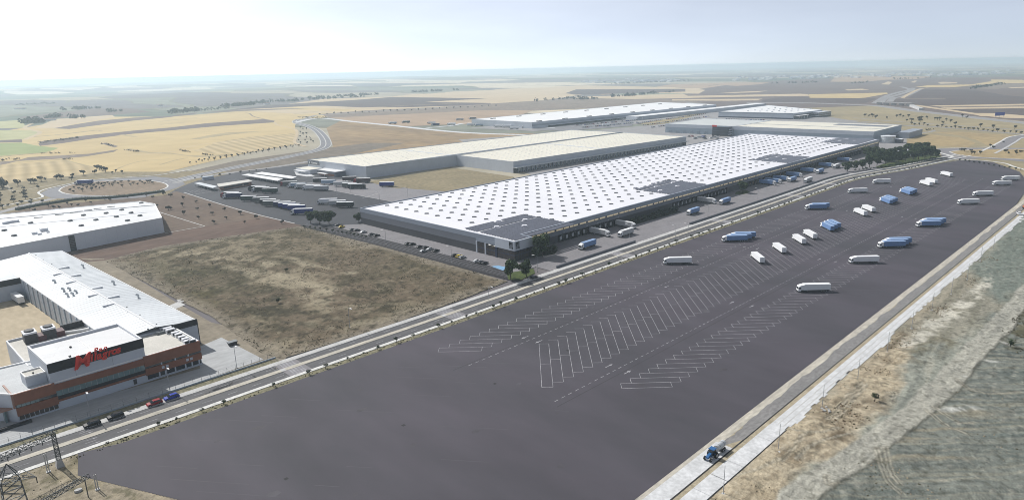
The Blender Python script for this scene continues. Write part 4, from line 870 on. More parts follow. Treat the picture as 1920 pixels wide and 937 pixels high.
# ================================================================== BUILDINGS
def lerp2(p, q, t): return (p[0] + (q[0] - p[0]) * t, p[1] + (q[1] - p[1]) * t)
def seg_frame(p, q, flip=False):
    L = math.dist(p, q); e = ((q[0] - p[0]) / L, (q[1] - p[1]) / L); n = (-e[1], e[0])
    return Frame(p, e, (-n[0], -n[1]) if flip else n), L
def wallband(mb, p, q, z0, z1, t0, t1, mi=0):
    """a wall slab along p-q from depth t0 to t1 on its left side"""
    f, L = seg_frame(p, q); old = mb.fr; mb.fr = f; mb.box(0, L, t0, t1, z0, z1, mi); mb.fr = old
def parapet(name, poly, z0, z1, w, m, parent):
    """a ring wall inside an anticlockwise outline, mitred at the corners"""
    n = len(poly); inn = []
    for i in range(n):
        a, b, c = poly[i - 1], poly[i], poly[(i + 1) % n]
        d1 = Vector((b[0] - a[0], b[1] - a[1])).normalized(); d2 = Vector((c[0] - b[0], c[1] - b[1])).normalized()
        n1, n2 = Vector((-d1.y, d1.x)), Vector((-d2.y, d2.x)); k = (n1 + n2); k = k / max(.3, 1 + n1.dot(n2))
        inn.append((b[0] + k.x * w, b[1] + k.y * w))
    mb = MB(); v = [(x, y, z) for z in (z0, z1) for x, y in poly] + [(x, y, z) for z in (z0, z1) for x, y in inn]; fs = []
    for i in range(n):
        j = (i + 1) % n
        fs += [(i, j, n + j, n + i), (2 * n + j, 2 * n + i, 3 * n + i, 3 * n + j), (n + i, n + j, 3 * n + j, 3 * n + i), (j, i, 2 * n + i, 2 * n + j)]
    return mb.add(v, fs).build(name, m, parent)
def ccw(poly):
    a = sum(poly[i][0] * poly[(i + 1) % len(poly)][1] - poly[(i + 1) % len(poly)][0] * poly[i][1] for i in range(len(poly)))
    return poly if a > 0 else poly[::-1]
def shed(root, poly, h, wall_m, roof_m, par=.8, par_m=None, pw=.5, rname='roof', base=-.3):
    """walls, roof and parapet of one flat-roofed volume"""
    poly = ccw(poly)
    MB().prism(poly, base, h - par).build('wall', wall_m, root)
    if par > 0: parapet('parapet', poly, h - par + .003, h, pw, par_m or wall_m, root)
    ins = []; cx = sum(p[0] for p in poly) / len(poly); cy = sum(p[1] for p in poly) / len(poly)
    mb = MB(); mb.prism(poly, h - par + .001, h - par + .06)
    # roof sits inside the parapet
    return mb.build(rname, roof_m, root)
def place_copies(name, mesh, parent, spots, off):
    for x, y, z, rz in spots: link(name, mesh, parent, (x - off[0], y - off[1], z - off[2]), rz)

# ---------------------------------------------------------------- the new distribution warehouse
HW = 10.7
A_, B_, C_, D_, E1_, E2_ = (231.0, 391.0), (833.0, 427.0), (846.0, 272.6), (235.8, 247.2), (249.4, 247.6), (250.0, 256.4)
root = thing('distribution_warehouse', (*A_, 0), 'huge warehouse with white roof, rows of skylights and solar panels beside the lorry lot', 'warehouse')
foot = ccw([A_, D_, E1_, E2_, C_, B_])
MB().prism(foot, -.3, HW - .75).build('wall', 'wall_dark', root)
roof = MB().prism(foot, HW - .748, HW - .65).build('roof', 'roof_white', root)
parapet('parapet', foot, HW - .64, HW, .55, 'parapet_grey', root)
ff, FL = seg_frame(A_, D_, True)                                   # front face, depth runs outwards with flip
ff = Frame(A_, ff.e1, (-abs(ff.e2[0]) if ff.e2[0] > 0 else ff.e2[0], ff.e2[1] if ff.e2[0] < 0 else -ff.e2[1]))
gl = FL - 29.5
MB(ff).box(-.05, FL + .12, .02, .16, 8.0, HW - .01).build('cladding_band', 'parapet_grey', root)
MB(ff).box(-.05, gl, .02, .10, 4.1, 7.995).build('cladding_band', 'wall_mid', root)
MB(ff).box(gl, FL + .14, .02, .30, 6.4, 7.99).build('cladding_band', 'parapet_grey', root)
MB(ff).box(FL - 14.5, FL + .32, .17, .32, 5.6, HW + .02).build('entrance_fascia', 'panel_grey', root)
for a in (gl + .0, gl + 7.0): MB(ff).box(a, a + .9, .02, .5, -.1, 6.39).build('column', 'panel_grey', root)
MB(ff).box(gl + 15.2, gl + 16.7, .02, .5, -.1, 5.59).build('column', 'navy_frame', root)
for k, (a0, a1) in enumerate(((gl + .95, gl + 6.95), (gl + 7.95, gl + 15.15), (gl + 16.75, FL + .05))):
    for z0, z1 in ((.15, 2.9), (3.35, 6.2 if k < 2 else 5.4)):
        f = MB(ff).box(a0, a1, .02, .12, z0, z1).build('window', 'glass_brown', root)
        n = max(2, int((a1 - a0) / 1.6))
        for i in range(1, n): MB(ff).box(a0 + (a1 - a0) * i / n - .05, a0 + (a1 - a0) * i / n + .05, .13, .18, z0, z1).build('mullion', 'navy_frame', f)
    MB(ff).box(a0, a1, .02, .2, 2.9, 3.35).build('spandrel', 'navy_frame', root)
ef, EL = seg_frame(D_, E1_)                                       # short return of the glazed corner
ef = Frame(D_, ef.e1, (-ef.e2[0], -ef.e2[1]))
MB(ef).box(-.1, EL + .1, .02, .32, 5.6, HW + .02).build('entrance_fascia', 'panel_grey', root)
MB(ef).box(-.1, EL + .05, .02, .2, 2.9, 3.35).build('spandrel', 'navy_frame', root)
MB(ef).box(-.1, EL + .05, .02, .25, 5.1, 5.59).build('spandrel', 'navy_frame', root)
for z0, z1 in ((.15, 2.9), (3.35, 5.1)):
    f = MB(ef).box(0, EL, .02, .12, z0, z1).build('window', 'glass_brown', root)
    for i in range(1, 8): MB(ef).box(EL * i / 8 - .05, EL * i / 8 + .05, .13, .18, z0, z1).build('mullion', 'navy_frame', f)
for fr, a in ((ff, FL - 3.6), (ef, .6)):                          # square emblem on both faces of the corner
    lo = MB(fr).box(a, a + 2.9, .33, .38, 6.5, 10.2).build('emblem_panel', 'wall_mid', root)
    for p_ in ((a, a + .75, 8.0, 10.2), (a + .76, a + 1.9, 8.9, 10.2), (a + 2.1, a + 2.9, 6.5, 7.5)): MB(fr).box(p_[0], p_[1], .385, .43, p_[2], p_[3]).build('emblem', 'black_clad', lo)
# dock side
df = Frame(dockf.o, dockf.e1, (-dockf.e2[0], -dockf.e2[1]))        # b runs outwards
DL = math.dist(E2_, C_)
MB(df).box(0, DL + .05, .02, .45, 8.05, HW - .01).build('cladding_band', 'parapet_grey', root)
MB(df).box(0, DL, .02, .25, 4.4, 6.9).build('cladding_band', 'wall_mid', root)
strip = MB(df).box(0, DL, .02, .28, 6.92, 8.04).build('window_strip', 'wall_dark', root)
wr = random.Random(4); a = 8; mbw = MB(df)
while a < DL - 6:
    L = wr.uniform(2.5, 6.5); mbw.box(a, a + L, .30, .50, 7.08, 7.95); a += L + wr.uniform(.5, 2.2)
tag(mbw.build('pane', 'warm_pane', strip), kind='stuff')
sh = MB().box(-1.9, -1.35, 0, .8, 0, 4.1).box(1.35, 1.9, 0, .8, 0, 4.1).box(-1.9, 1.9, 0, .8, 3.5, 4.3).box(-1.3, 1.3, 0, .5, 0, 1.05).mesh('dock_shelter', 'shelter_black')
dp = MB().box(-1.3, 1.3, 0, .12, 1.1, 3.45).mesh('dock_door', 'door_pale'); dr = MB().box(-1.3, 1.3, 0, .12, 1.1, 3.45).mesh('dock_door', 'door_rust')
lampm = MB().box(-.25, .25, 0, .5, 4.75, 4.95).mesh('wall_lamp', 'lamp_white')
da = math.atan2(.0276, 1) + math.pi
DOCKS = [33 + 5.35 * i for i in range(11)] + [156 + 5.35 * i for i in range(15)] + [262 + 5.35 * i for i in range(52)]
for i, a in enumerate(DOCKS):
    x, y, _ = df(a, .02, 0)
    s_ = link('dock_shelter', sh, root, (x - A_[0], y - A_[1], 0), da)
    link('dock_door', dp if a < 240 else dr, s_, (0, 0.01, 0))
    if i % 2 == 0: link('wall_lamp', lampm, root, (df(a + 2.6, .25, 0)[0] - A_[0], df(a + 2.6, .25, 0)[1] - A_[1], .2), da)
# roof: skylights on a grid that follows the roof's edges, four solar fields
def WBL(u, v): return lerp2(lerp2(A_, (236.5, 252.5), v), lerp2(B_, (846, 273.5), v), u)
SOLAR = [(239.0, 288.5, 250.2, 292.0), (403.5, 456.0, 262.2, 297.5), (601.0, 654.0, 268.5, 305.5), (783.0, 842.0, 274.5, 315.0)]
def solar_of(x, y):
    for k, (x0, x1, y0, y1) in enumerate(SOLAR):
        t = (x - x0) / (x1 - x0)
        if 0 <= t <= 1 and y < y1 + t * 2.5 + .6: return k
    return None
spots = []
for j in range(12):
    for i in range(49):
        x, y = WBL(.029 + i * .01975, .047 + j * .0762); k = solar_of(x, y)
        if k is not None and (i + j) % 2: continue
        spots.append((x, y, k))
spots.sort(key=lambda p: p[0] ** 2 + p[1] ** 2)
sk = MB().box(-1.35, 1.35, -.55, .55, -.02, .42).box(-1.2, 1.2, -.42, .42, .421, .62).mesh('skylight', ['skylight_glass'])
skw = MB().box(-1.6, 1.6, -1.25, 1.25, -.02, .75).box(-1.3, 1.3, -.95, .95, .751, 1.1).mesh('skylight', ['roof_white'])
zr = HW - .65; rest = MB()
for i, (x, y, k) in enumerate(spots):
    if i < 290: link('skylight', sk if k is None else skw, root, (x - A_[0], y - A_[1], zr), -.72)
    else:
        c_, s_ = math.cos(-.72), math.sin(-.72); L_, W_ = (1.35, .55) if k is None else (1.6, 1.0)
        P4 = [(x + a * c_ - b * s_, y + a * s_ + b * c_) for a, b in ((-L_, -W_), (L_, -W_), (L_, W_), (-L_, W_))]
        rest.prism(P4, zr - .02, zr + .62, 0 if k is None else 1)
tag(rest.build('skylight', ['skylight_glass', 'roof_white'], root), kind='stuff')
for k, (x0, x1, y0, y1) in enumerate(SOLAR):
    mb = MB(); rg = random.Random(k); ny = int((y1 - y0) / 2.15); nx = 24
    for j in range(ny):
        for i in range(nx):
            t0, t1 = i / nx, (i + 1) / nx; xa, xb = x0 + (x1 - x0) * t0 + .05, x0 + (x1 - x0) * t1 - .05
            ya = y0 + (y1 - y0) * j / ny + 2.5 * (t0) * (1 if k else .6); yb = ya + (y1 - y0) / ny - .28
            if k and (j >= ny - 2) and rg.random() < .5: continue
            if ny * .70 < j + .5 < ny * .70 + 1 : continue
            if any(abs(xx - (xa + xb) / 2) < 2.2 and abs(yy - (ya + yb) / 2) < 1.8 for xx, yy, kk in spots if kk == k): continue
            if y0 + 1 > yb: continue
            z0 = zr + .25; mb.hexa([(xa, ya, z0), (xb, ya, z0), (xb, yb, z0 + .28), (xa, yb, z0 + .28)], [(xa, ya, z0 + .05), (xb, ya, z0 + .05), (xb, yb, z0 + .33), (xa, yb, z0 + .33)])
    arr = tag(mb.build('solar_panel', 'solar_glass', root), kind='stuff')
y_ = SOLAR[0]
MB().box(y_[0] + 1, y_[1], 279.0, 279.6, zr, zr + .35).build('cable_tray', 'trim_white', root)

# ---------------------------------------------------------------- cream roofed logistics hall
ro = (340.8, 560.5)
hall = thing('logistics_hall', (*ro, 0), 'long grey hall with cream roof and name board, behind the parked lorries', 'warehouse')
pA = [(341, 560.8), (452.0, 561.0), (755, 571.5), (742.8, 657), (332.1, 660)]
pB = [(453.0, 474.0), (752, 468.7), (754.6, 571.2), (452.6, 560.8)]
shed(hall, pA, 11.3, 'panel_grey', 'roof_cream', .7)
shed(hall, pB, 11.0, 'panel_grey', 'roof_cream', .7)
fA, LA = seg_frame((332.1, 660), (341, 560.8)); fA = Frame((332.1, 660), fA.e1, (-fA.e2[0], -fA.e2[1]) if fA.e2[0] > 0 else fA.e2)
bd = MB(fA).box(.6, 21.5, .02, .35, 6.6, 11.25).build('name_board', 'wall_mid', hall)
def text_mesh(body, size, ext, m, shear=0.0, bold=0.0):
    cu = bpy.data.curves.new('lettering', 'FONT'); cu.body = body; cu.size = size; cu.extrude = ext; cu.shear = shear; cu.offset = bold
    o = bpy.data.objects.new('lettering', cu); COL.objects.link(o); bpy.context.view_layer.update()
    me = bpy.data.meshes.new_from_object(o.evaluated_get(bpy.context.evaluated_depsgraph_get())); bpy.data.objects.remove(o); bpy.data.curves.remove(cu)
    me.materials.clear(); me.materials.append(MATS[m]); return me
def put_text(name, me, parent, origin, ex, off, tilt=0.0):
    """stand lettering upright, reading along ex"""
    e = Vector((ex[0], ex[1], 0)).normalized(); up = Vector((0, 0, 1)); n = e.cross(up)
    if tilt: e, up = (e * math.cos(tilt) + up * math.sin(tilt)), (up * math.cos(tilt) - e * math.sin(tilt))
    o = bpy.data.objects.new(name, me); COL.objects.link(o); o.parent = parent
    m = Matrix.Identity(4)
    for i in range(3): m[i][0], m[i][1], m[i][2] = e[i], up[i], n[i]
    m[0][3], m[1][3], m[2][3] = origin[0] - off[0], origin[1] - off[1], origin[2] - off[2]
    o.matrix_local = m; return o
put_text('lettering', text_mesh('V', 4.6, .06, 'trim_white', .2, .12), bd, fA(2.2, .42, 7.3), fA.e1, (*ro, 0))
put_text('lettering', text_mesh('Carreras', 3.0, .06, 'trim_white', .1, .06), bd, fA(7.2, .42, 7.6), fA.e1, (*ro, 0))
mb = MB(); wallband(mb, (342, 560.6), (754, 571.1), 10.9, 11.55, -.9, .9); mb.build('ridge_duct', 'parapet_grey', hall)
mb = MB(); wallband(mb, (452, 562), (446, 655), 10.62, 10.75, -1.4, 1.4); mb.build('roof_walkway', 'panel_grey', hall)
mb = MB(); wallband(mb, (590, 474), (594, 563), 10.32, 10.5, -1.6, 1.6); mb.build('roof_walkway', 'panel_grey', hall)
mb = MB(); rg = random.Random(2)
for i in range(60):
    for j in range(20):
        x = 347 + i * 6.7 + (j % 2) * 2.5; y = 480 + j * 9 + (x - 340) * .012
        if y < 564 and x < 458: continue
        if abs(y - (560 + (x - 340) * .0255)) < 4 or y > 652: continue
        h = 10.66 if y > 562 else 10.36
        mb.box(x - .6, x + .6, y - .6, y + .6, h, h + .18)
tag(mb.build('skylight', 'roof_bright', hall), kind='stuff')
hf, HL = seg_frame((453.0, 474.0), (752, 468.7)); hf = Frame((453, 474), hf.e1, (-hf.e2[0], -hf.e2[1]))
MB(hf).box(0, HL, .02, 5.0, 5.0, 5.5).build('dock_canopy', 'roof_metal', hall)
MB(hf).box(0, HL, .02, .2, -.2, 4.95).build('dock_wall', 'machine_dark', hall)
sh2 = MB().box(-2.2, -1.5, 0, .9, 0, 4.3).box(1.5, 2.2, 0, .9, 0, 4.3).box(-2.2, 2.2, 0, .9, 3.6, 4.4).mesh('dock_shelter', 'panel_blue_grey')
ha = math.atan2(hf.e1[1], hf.e1[0]) + math.pi
for i in range(46):
    x, y, _ = hf(8 + i * 6.2, .22, 0); s_ = link('dock_shelter', sh2, hall, (x - ro[0], y - ro[1], 0), ha); link('dock_door', dp, s_, (0, .02, 0))
# low office wing and its canopies at the front of the hall
shed(hall, [fA(30, .1, 0)[:2], fA(66, .1, 0)[:2], fA(66, 12, 0)[:2], fA(34, 12, 0)[:2]], 5.0, 'wall_mid', 'roof_bright', .4, 'trim_white')
mb = MB(fA).box(36, 64, 12.02, 12.1, .2, 2.4); mb.build('window', 'brick_wall', hall)
shed(hall, [fA(0, .4, 0)[:2], fA(26, .4, 0)[:2], fA(27, 16, 0)[:2], fA(2, 16, 0)[:2]], 4.4, 'panel_pale', 'roof_cream', .3, 'trim_white')
MB(fA).box(4, 24, 16.1, 20, 2.6, 2.9).build('porch_canopy', 'trim_white', hall)
MB(fA).box(42, 56, 13.1, 17, 2.5, 2.8).build('porch_canopy', 'trim_white', hall)
for a in (5, 11, 17, 23): MB(fA).box(a, a + .3, 18.6, 18.9, -.1, 2.59).build('column', 'trim_white', hall)
for a in (43, 54): MB(fA).box(a, a + .3, 16.2, 16.5, -.1, 2.49).build('column', 'trim_white', hall)

# ---------------------------------------------------------------- three far halls
fh = thing('far_hall', (823, 813, 0), 'longest distant hall with dazzling white roof and lorries parked before it', 'warehouse')
pf = [(823, 813), (1412, 806), (1452, 985), (818, 965)]
shed(fh, pf, 10.5, 'panel_grey', 'roof_bright', .5)
f_, L_ = seg_frame(pf[0], pf[1]); f_ = Frame(pf[0], f_.e1, (-f_.e2[0], -f_.e2[1]))
MB(f_).box(0, L_, .05, .4, 4.0, 6.6).build('cladding_band', 'parapet_grey', fh)
MB(f_).box(40, L_ - 160, .45, 7, 3.2, 3.9).build('dock_canopy', 'panel_grey', fh)
MB(f_).box(40, L_ - 160, .1, .3, -.2, 3.1).build('dock_wall', 'machine_dark', fh)
for i in range(9):
    for j in (8, 128):
        for e in (0, 7):
            x, y, _ = f_(22 + i * 66 + e, -j, 0); MB().box(x - 1.8, x + 1.8, y - 2, y + 2, 10.0, 11.3).build('roof_unit', 'machine_dark', fh)
an = [(1060, 768), (1560, 760), (1565, 790), (1062, 796)]
ax_ = thing('far_annex', (1060, 768, 0), 'low white roofed annex beside the longest distant hall', 'warehouse')
shed(ax_, an, 6.5, 'panel_grey', 'roof_bright', .3)
for i in range(7): MB().box(1075 + i * 68, 1077 + i * 68, 767.2, 767.8, -.2, 5).build('column', 'trim_white', ax_)
MB().box(1064, 1550, 766.4, 767.1, 4.2, 6.2).build('canopy_edge', 'parapet_grey', ax_)

b4 = thing('far_hall', (1212, 539, 0), 'compact distant hall with white roof and dark blue glazed office at its corner', 'warehouse')
p4_ = [(1213, 539), (1320, 532), (1425, 690), (1196, 677)]
shed(b4, p4_, 10.6, 'panel_grey', 'roof_bright', .5)
f_, L_ = seg_frame(p4_[3], p4_[0]); f_ = Frame(p4_[3], f_.e1, (-abs(f_.e2[0]), f_.e2[1] if f_.e2[0] < 0 else -f_.e2[1]))
MB(f_).box(0, L_, .05, .3, 8.2, 10.55).build('cladding_band', 'parapet_grey', b4)
MB(f_).box(0, L_, .05, .35, -.2, 2.0).build('plinth', 'navy_frame', b4)
g_, M_ = seg_frame(p4_[0], p4_[1]); g_ = Frame(p4_[0], g_.e1, (-g_.e2[0], -g_.e2[1]))
MB(g_).box(4, M_ * .7, .05, .4, .2, 7.5).build('window', 'glass_dark', b4)
MB(g_).box(2, 40, .5, 9, 5.6, 6.3).build('porch_canopy', 'trim_white', b4)
for a in (6, 16, 26, 36): MB(g_).box(a, a + .6, 8, 8.6, -.2, 5.59).build('column', 'trim_white', b4)
ob = MB(g_).box(M_ * .62, M_ + 8, .5, 14, -.2, 8.6).build('office', 'glass_dark', b4)
for z in (2.4, 5.2, 8.0): MB(g_).box(M_ * .62 - .2, M_ + 8.2, .3, 14.2, z, z + .7).build('floor_band', 'panel_grey', ob)
for i in range(5):
    for j in range(4): MB().box(1235 + i * 28, 1239 + i * 28, 565 + j * 24, 567 + j * 24, 10.1, 11.2).build('roof_unit', 'panel_grey', b4)

b5 = thing('far_hall', (910, 300, 0), 'long two-tone hall with blue glazed office and red sign, behind the white roof', 'warehouse')
p5a = [(893, 480.5), (1012, 484), (1006, 597), (884, 588)]
p5b = [(908, 300), (1024, 304), (1013, 483.5), (893, 480)]
shed(b5, p5a, 13.0, 'panel_blue_grey', 'roof_grey', .5, 'panel_grey')
shed(b5, p5b, 13.2, 'panel_blue_grey', 'roof_cream', .5, 'panel_grey')
f_, L_ = seg_frame(p5a[3], (908, 300)); f_ = Frame(p5a[3], f_.e1, (-abs(f_.e2[0]), f_.e2[1] if f_.e2[0] < 0 else -f_.e2[1]))
MB(f_).box(0, L_, .05, .5, 8.3, 13.15).build('cladding_band', 'panel_grey', b5)
for i in range(8):
    x, y, _ = f_(8 + i * 11.5, .1, 0); link('dock_shelter', sh2, b5, (x - 910, y - 300, 0), math.atan2(f_.e1[1], f_.e1[0]) + math.pi)
ob = MB(f_).box(82, 106, .6, 13, -.2, 12.4).build('office', 'glass_dark', b5)
for z in (3.3, 6.6, 9.9):
    MB(f_).box(81.8, 106.2, .4, 13.2, z, z + .5).build('floor_band', 'navy_frame', ob)
    MB(f_).box(106.2, 106.6, 2, 12.4, z - 1.6, z - .1).build('sunshade', 'panel_grey', ob)
MB(f_).box(81, 88, 12, 12.6, 12.42, 14.9).build('sign_panel', 'sign_red', b5); MB(f_).box(89, 105, 12, 12.5, 12.42, 14.0).build('sign_panel', 'panel_blue_grey', b5)
mb = MB(); wallband(mb, (953, 302), (950, 482), 12.75, 13.0, -1.0, 1.0); mb.build('roof_walkway', 'parapet_grey', b5)
MB().box(985, 1006, 310, 380, 12.72, 12.9).build('solar_panel', 'solar_glass', b5)
g_, M_ = seg_frame(p5b[0], p5b[1]); g_ = Frame(p5b[0], g_.e1, (-g_.e2[0], -g_.e2[1]))
MB(g_).box(30, M_ - 8, .05, 9, 2.5, 5.0).build('annex', 'wall_mid', b5)
MB(g_).box(M_ * .6, M_ + 16, 9.1, 22, -.2, 7.4).build('annex', 'parapet_grey', b5)

tk = thing('water_tank', (*G(1664, 267), 0), 'round pale metal water tank behind the far end of the white roof', 'tank')
x, y = G(1664, 267); MB().tube((x, y, -.2), (x, y, 8.0), 8.4, 24).build('shell', 'tank_metal', tk); MB().tube((x, y, 8.0), (x, y, 8.9), 8.6, 24, 0, .6).build('lid', 'panel_pale', tk)
for k in range(3): MB().tube((x, y, 1.6 + 2.2 * k), (x, y, 1.8 + 2.2 * k), 8.5, 24).build('hoop', 'steel', tk)
x, y = G(1683, 267)
ph = thing('pump_house', (x, y, 0), 'small low pump house beside the round water tank', 'shed'); MB().box(x - 5, x + 5, y - 5, y + 5, -.2, 4.2).build('wall', 'wall_mid', ph); MB().box(x - 5.3, x + 5.3, y - 5.3, y + 5.3, 4.21, 4.5).build('roof', 'panel_pale', ph)
mb = MB(); x, y = G(1700, 287)
bs = thing('storage_shed', (x, y, 0), 'low flat storage shed half hidden by the dark trees at the far end', 'shed')
MB().box(x - 22, x + 18, y - 12, y + 14, -.2, 3.4).build('wall', 'panel_grey', bs); MB().box(x - 22.4, x + 18.4, y - 12.4, y + 14.4, 3.41, 3.8).build('roof', 'roof_metal', bs)

# ---------------------------------------------------------------- white factory hall at the left
wo = (130.2, 467.5)
wf = thing('white_factory', (*wo, 0), 'plain white panelled factory with white roof and dark roof hatches, left edge', 'factory')
q1, q2, q3, q4 = (130.2, 468), (141, 520.5), (-20, 571), (-45, 438)
main_w = [(130.2, 468), (142.0, 521), (20, 566), (-30, 560), (-30, 445), (41.6, 452.5), (78, 459.5)]
shed(wf, main_w, 9.9, 'panel_pale', 'roof_membrane', .5, 'trim_white')
back_w = [(142.1, 521.3), (145.5, 534.5), (141, 556), (-10, 600), (-30, 560.5), (20, 566.6)]
shed(wf, back_w, 8.4, 'panel_pale', 'roof_membrane', .4, 'trim_white')
f_, L_ = seg_frame(main_w[6], main_w[0]); f_ = Frame(main_w[6], f_.e1, (-f_.e2[0], -f_.e2[1]))
MB(f_).box(-2.6, .6, .05, .2, .0, 9.2).build('glazed_slot', 'glass_dark', wf)
for k in range(9): MB(f_).box(-2.4, .4, .21, .26, 1 + k, 1.08 + k).build('mullion', 'steel', wf)
for k in range(1, 9): MB(f_).box(k * 6.0, k * 6.0 + .06, .01, .03, 0, 9.3).build('panel_joint', 'panel_grey', wf)
hm = MB().box(-1.2, 1.2, -.9, .9, 0, .7).box(-1.0, 1.0, -.7, .7, .701, 1.0).mesh('roof_hatch', 'skylight_glass')
sm = MB().box(-2.4, 2.4, -.55, .55, 0, .35).mesh('rooflight', 'skylight_glass')
H6 = lambda u, v, z: G(u / 6, 290 + v / 6, z)
for u, v in [(345, 772), (790, 748), (1080, 738), (915, 802), (1310, 702), (1195, 662), (1370, 625), (1475, 658), (1575, 690), (1435, 745), (940, 685), (50, 856), (160, 915), (1590, 548)]:
    x, y = H6(u, v, 9.5); link('roof_hatch', hm, wf, (x - wo[0], y - wo[1], 9.46), .5)
for u, v in [(380, 710), (435, 731), (612, 677), (672, 697), (778, 653), (836, 673), (887, 638), (946, 657), (992, 623), (1053, 641), (1098, 607), (1160, 627), (1250, 586), (1312, 604)]:
    x, y = H6(u, v, 8.2); link('rooflight', sm, wf, (x - wo[0], y - wo[1], 8.06 if y > 520 + (x - 141) * -.37 else 9.46), -.35)
for u, v, s in [(495, 850, 2.0), (470, 832, 1.0), (390, 885, 1.4), (445, 890, 1.0), (540, 868, .8), (180, 750, 1.6), (60, 770, 1.6), (110, 760, 1.6)]:
    x, y = H6(u, v, 9.9); MB().box(x - s, x + s, y - s * .7, y + s * .7, 9.45, 9.46 + s * .9).build('roof_unit', 'panel_pale', wf)
mb = MB(); p, q = (-30, 545), (129.5, 497); wallband(mb, p, q, 9.45, 9.6, -.5, .5); mb.build('roof_gutter', 'panel_grey', wf)
for px, lab in ((8, 'left one of two steel silos at the foot of the white factory wall'), (23, 'right one of two steel silos at the foot of the white factory wall')):
    x, y = G(px, 482); y -= 1.0; t = thing('silo', (x, y, 0), lab, 'silo', 'silos by the white factory')
    MB().tube((x, y, -.2), (x, y, 7.2), 2.0, 16).build('shell', 'galvanised', t); MB().tube((x, y, 7.2), (x, y, 8.1), 2.05, 16, 0, .3).build('lid', 'panel_grey', t)
    for k in range(3): MB().tube((x, y, 1.5 + 2 * k), (x, y, 1.65 + 2 * k), 2.06, 16).build('hoop', 'steel', t)

# ---------------------------------------------------------------- bakery with the red sign
bo = (17.0, 233.0)
K = Frame(bo, (.9992, .04), (-.075, .9972))
bk = thing('bakery', (*bo, 0), 'bakery with rust and black fronts under the red sign, long white roof behind', 'factory')
shed(bk, [K(0, 0, 0)[:2], K(53.8, 0, 0)[:2], K(53.8, 20.6, 0)[:2], K(0, 27, 0)[:2], K(-7, 27, 0)[:2], K(-7, 10, 0)[:2]], 9.0, 'panel_grey', 'membrane_grey', .5, 'trim_white', .45)
MB(K).box(36.5, 53.2, .5, 20.1, 8.57, 8.62).build('roof_gravel_bed', 'roof_gravel', bk)
# tall centre block
shed(bk, [K(9.6, .05, 0)[:2], K(36.4, .05, 0)[:2], K(36.4, 22, 0)[:2], K(9.6, 22, 0)[:2]], 15.2, 'panel_grey', 'roof_membrane', .9, 'panel_pale', .5)
for a0, a1, b0, b1 in ((9.5, 36.5, -.12, .04),):
    MB(K).box(a0, a1, b0, b1, 12.1, 15.22).build('fascia', 'black_clad', bk)
MB(K).box(36.41, 36.55, .05, 3.5, 12.1, 15.22).build('fascia', 'black_clad', bk)
MB(K).box(22.7, 22.95, 1, 21.2, 14.36, 14.46).build('roof_ridge', 'trim_white', bk)
for a, b in ((16.5, 3.5), (19, 12)): MB(K).box(a - .3, a + .3, b - .3, b + .3, 14.36, 14.8).build('roof_vent', 'machine_dark', bk)
for a in (16.4, 26.8): MB(K).box(a, a + .06, .02, .04, 8.5, 12.0).build('panel_joint', 'wall_mid', bk)
shed(bk, [K(4.2, 3.2, 0)[:2], K(9.5, 3.2, 0)[:2], K(9.5, 9, 0)[:2], K(4.2, 9, 0)[:2]], 12.0, 'panel_grey', 'roof_gravel', .5, 'trim_white', .3)
MB(K).box(6.6, 7.0, 5.4, 5.8, 11.56, 12.0).build('roof_vent', 'machine_dark', bk)
# rust bands and window strips of the front
def front(name, a0, a1, z0, z1, b, m, par=bk): return MB(K).box(a0, a1, b, -.02, z0, z1).build(name, m, par)
front('rust_band', -.1, 10.3, 5.5, 8.96, -.5, 'rust_clad'); front('rust_band', -.1, 10.5, 1.9, 4.45, -.5, 'rust_clad')
front('rust_band', 35.6, 53.9, 5.35, 8.96, -.5, 'rust_clad'); front('rust_band', 35.6, 53.9, 2.2, 4.5, -.5, 'rust_clad')
front('rust_band', 10.32, 35.58, 6.1, 8.3, -.3, 'rust_clad'); front('rust_band', 10.52, 35.58, 2.5, 3.2, -.3, 'rust_clad')
front('soffit', 10.52, 35.58, 3.21, 4.3, -.12, 'black_clad')
w = front('window', -.05, 10.4, 4.46, 5.49, -.2, 'glass_dark')
for i in range(1, 6): front('pane', i * 1.15 - .9, i * 1.15 + .1, 4.55, 5.4, -.26, 'glass_teal', w)
w = front('window', 10.42, 35.5, 4.31, 6.09, -.15, 'glass_teal')
for i in range(1, 16): front('mullion', 10.42 + i * 1.57, 10.5 + i * 1.57, 4.31, 6.09, -.22, 'steel', w)
w = front('window', 35.65, 53.8, 4.51, 5.34, -.2, 'glass_dark')
for a in (40.5, 45.0, 49.3): front('pier', a, a + .45, 4.51, 5.34, -.45, 'panel_grey', w)
w = front('window', .3, 10.2, .5, 1.85, -.15, 'glass_brown')
for i in range(1, 8): front('mullion', .3 + i * 1.24, .4 + i * 1.24, .5, 1.85, -.22, 'panel_pale', w)
w = front('window', 36.0, 53.6, .6, 2.1, -.15, 'glass_dark')
for a in (39.5, 41.4, 44.6, 48, 50.2, 52.6): front('pier', a, a + .4, .6, 2.1, -.4, 'panel_grey', w)
for a in (40.6, 41.9, 48.6, 49.9): front('wall_plate', a, a + .85, 3.0, 3.9, -.56, 'panel_grey')
front('door', 31.6, 32.6, .0, 2.1, -.1, 'machine_dark')
front('plinth', .0, 53.8, -.2, .35, -.2, 'panel_grey')
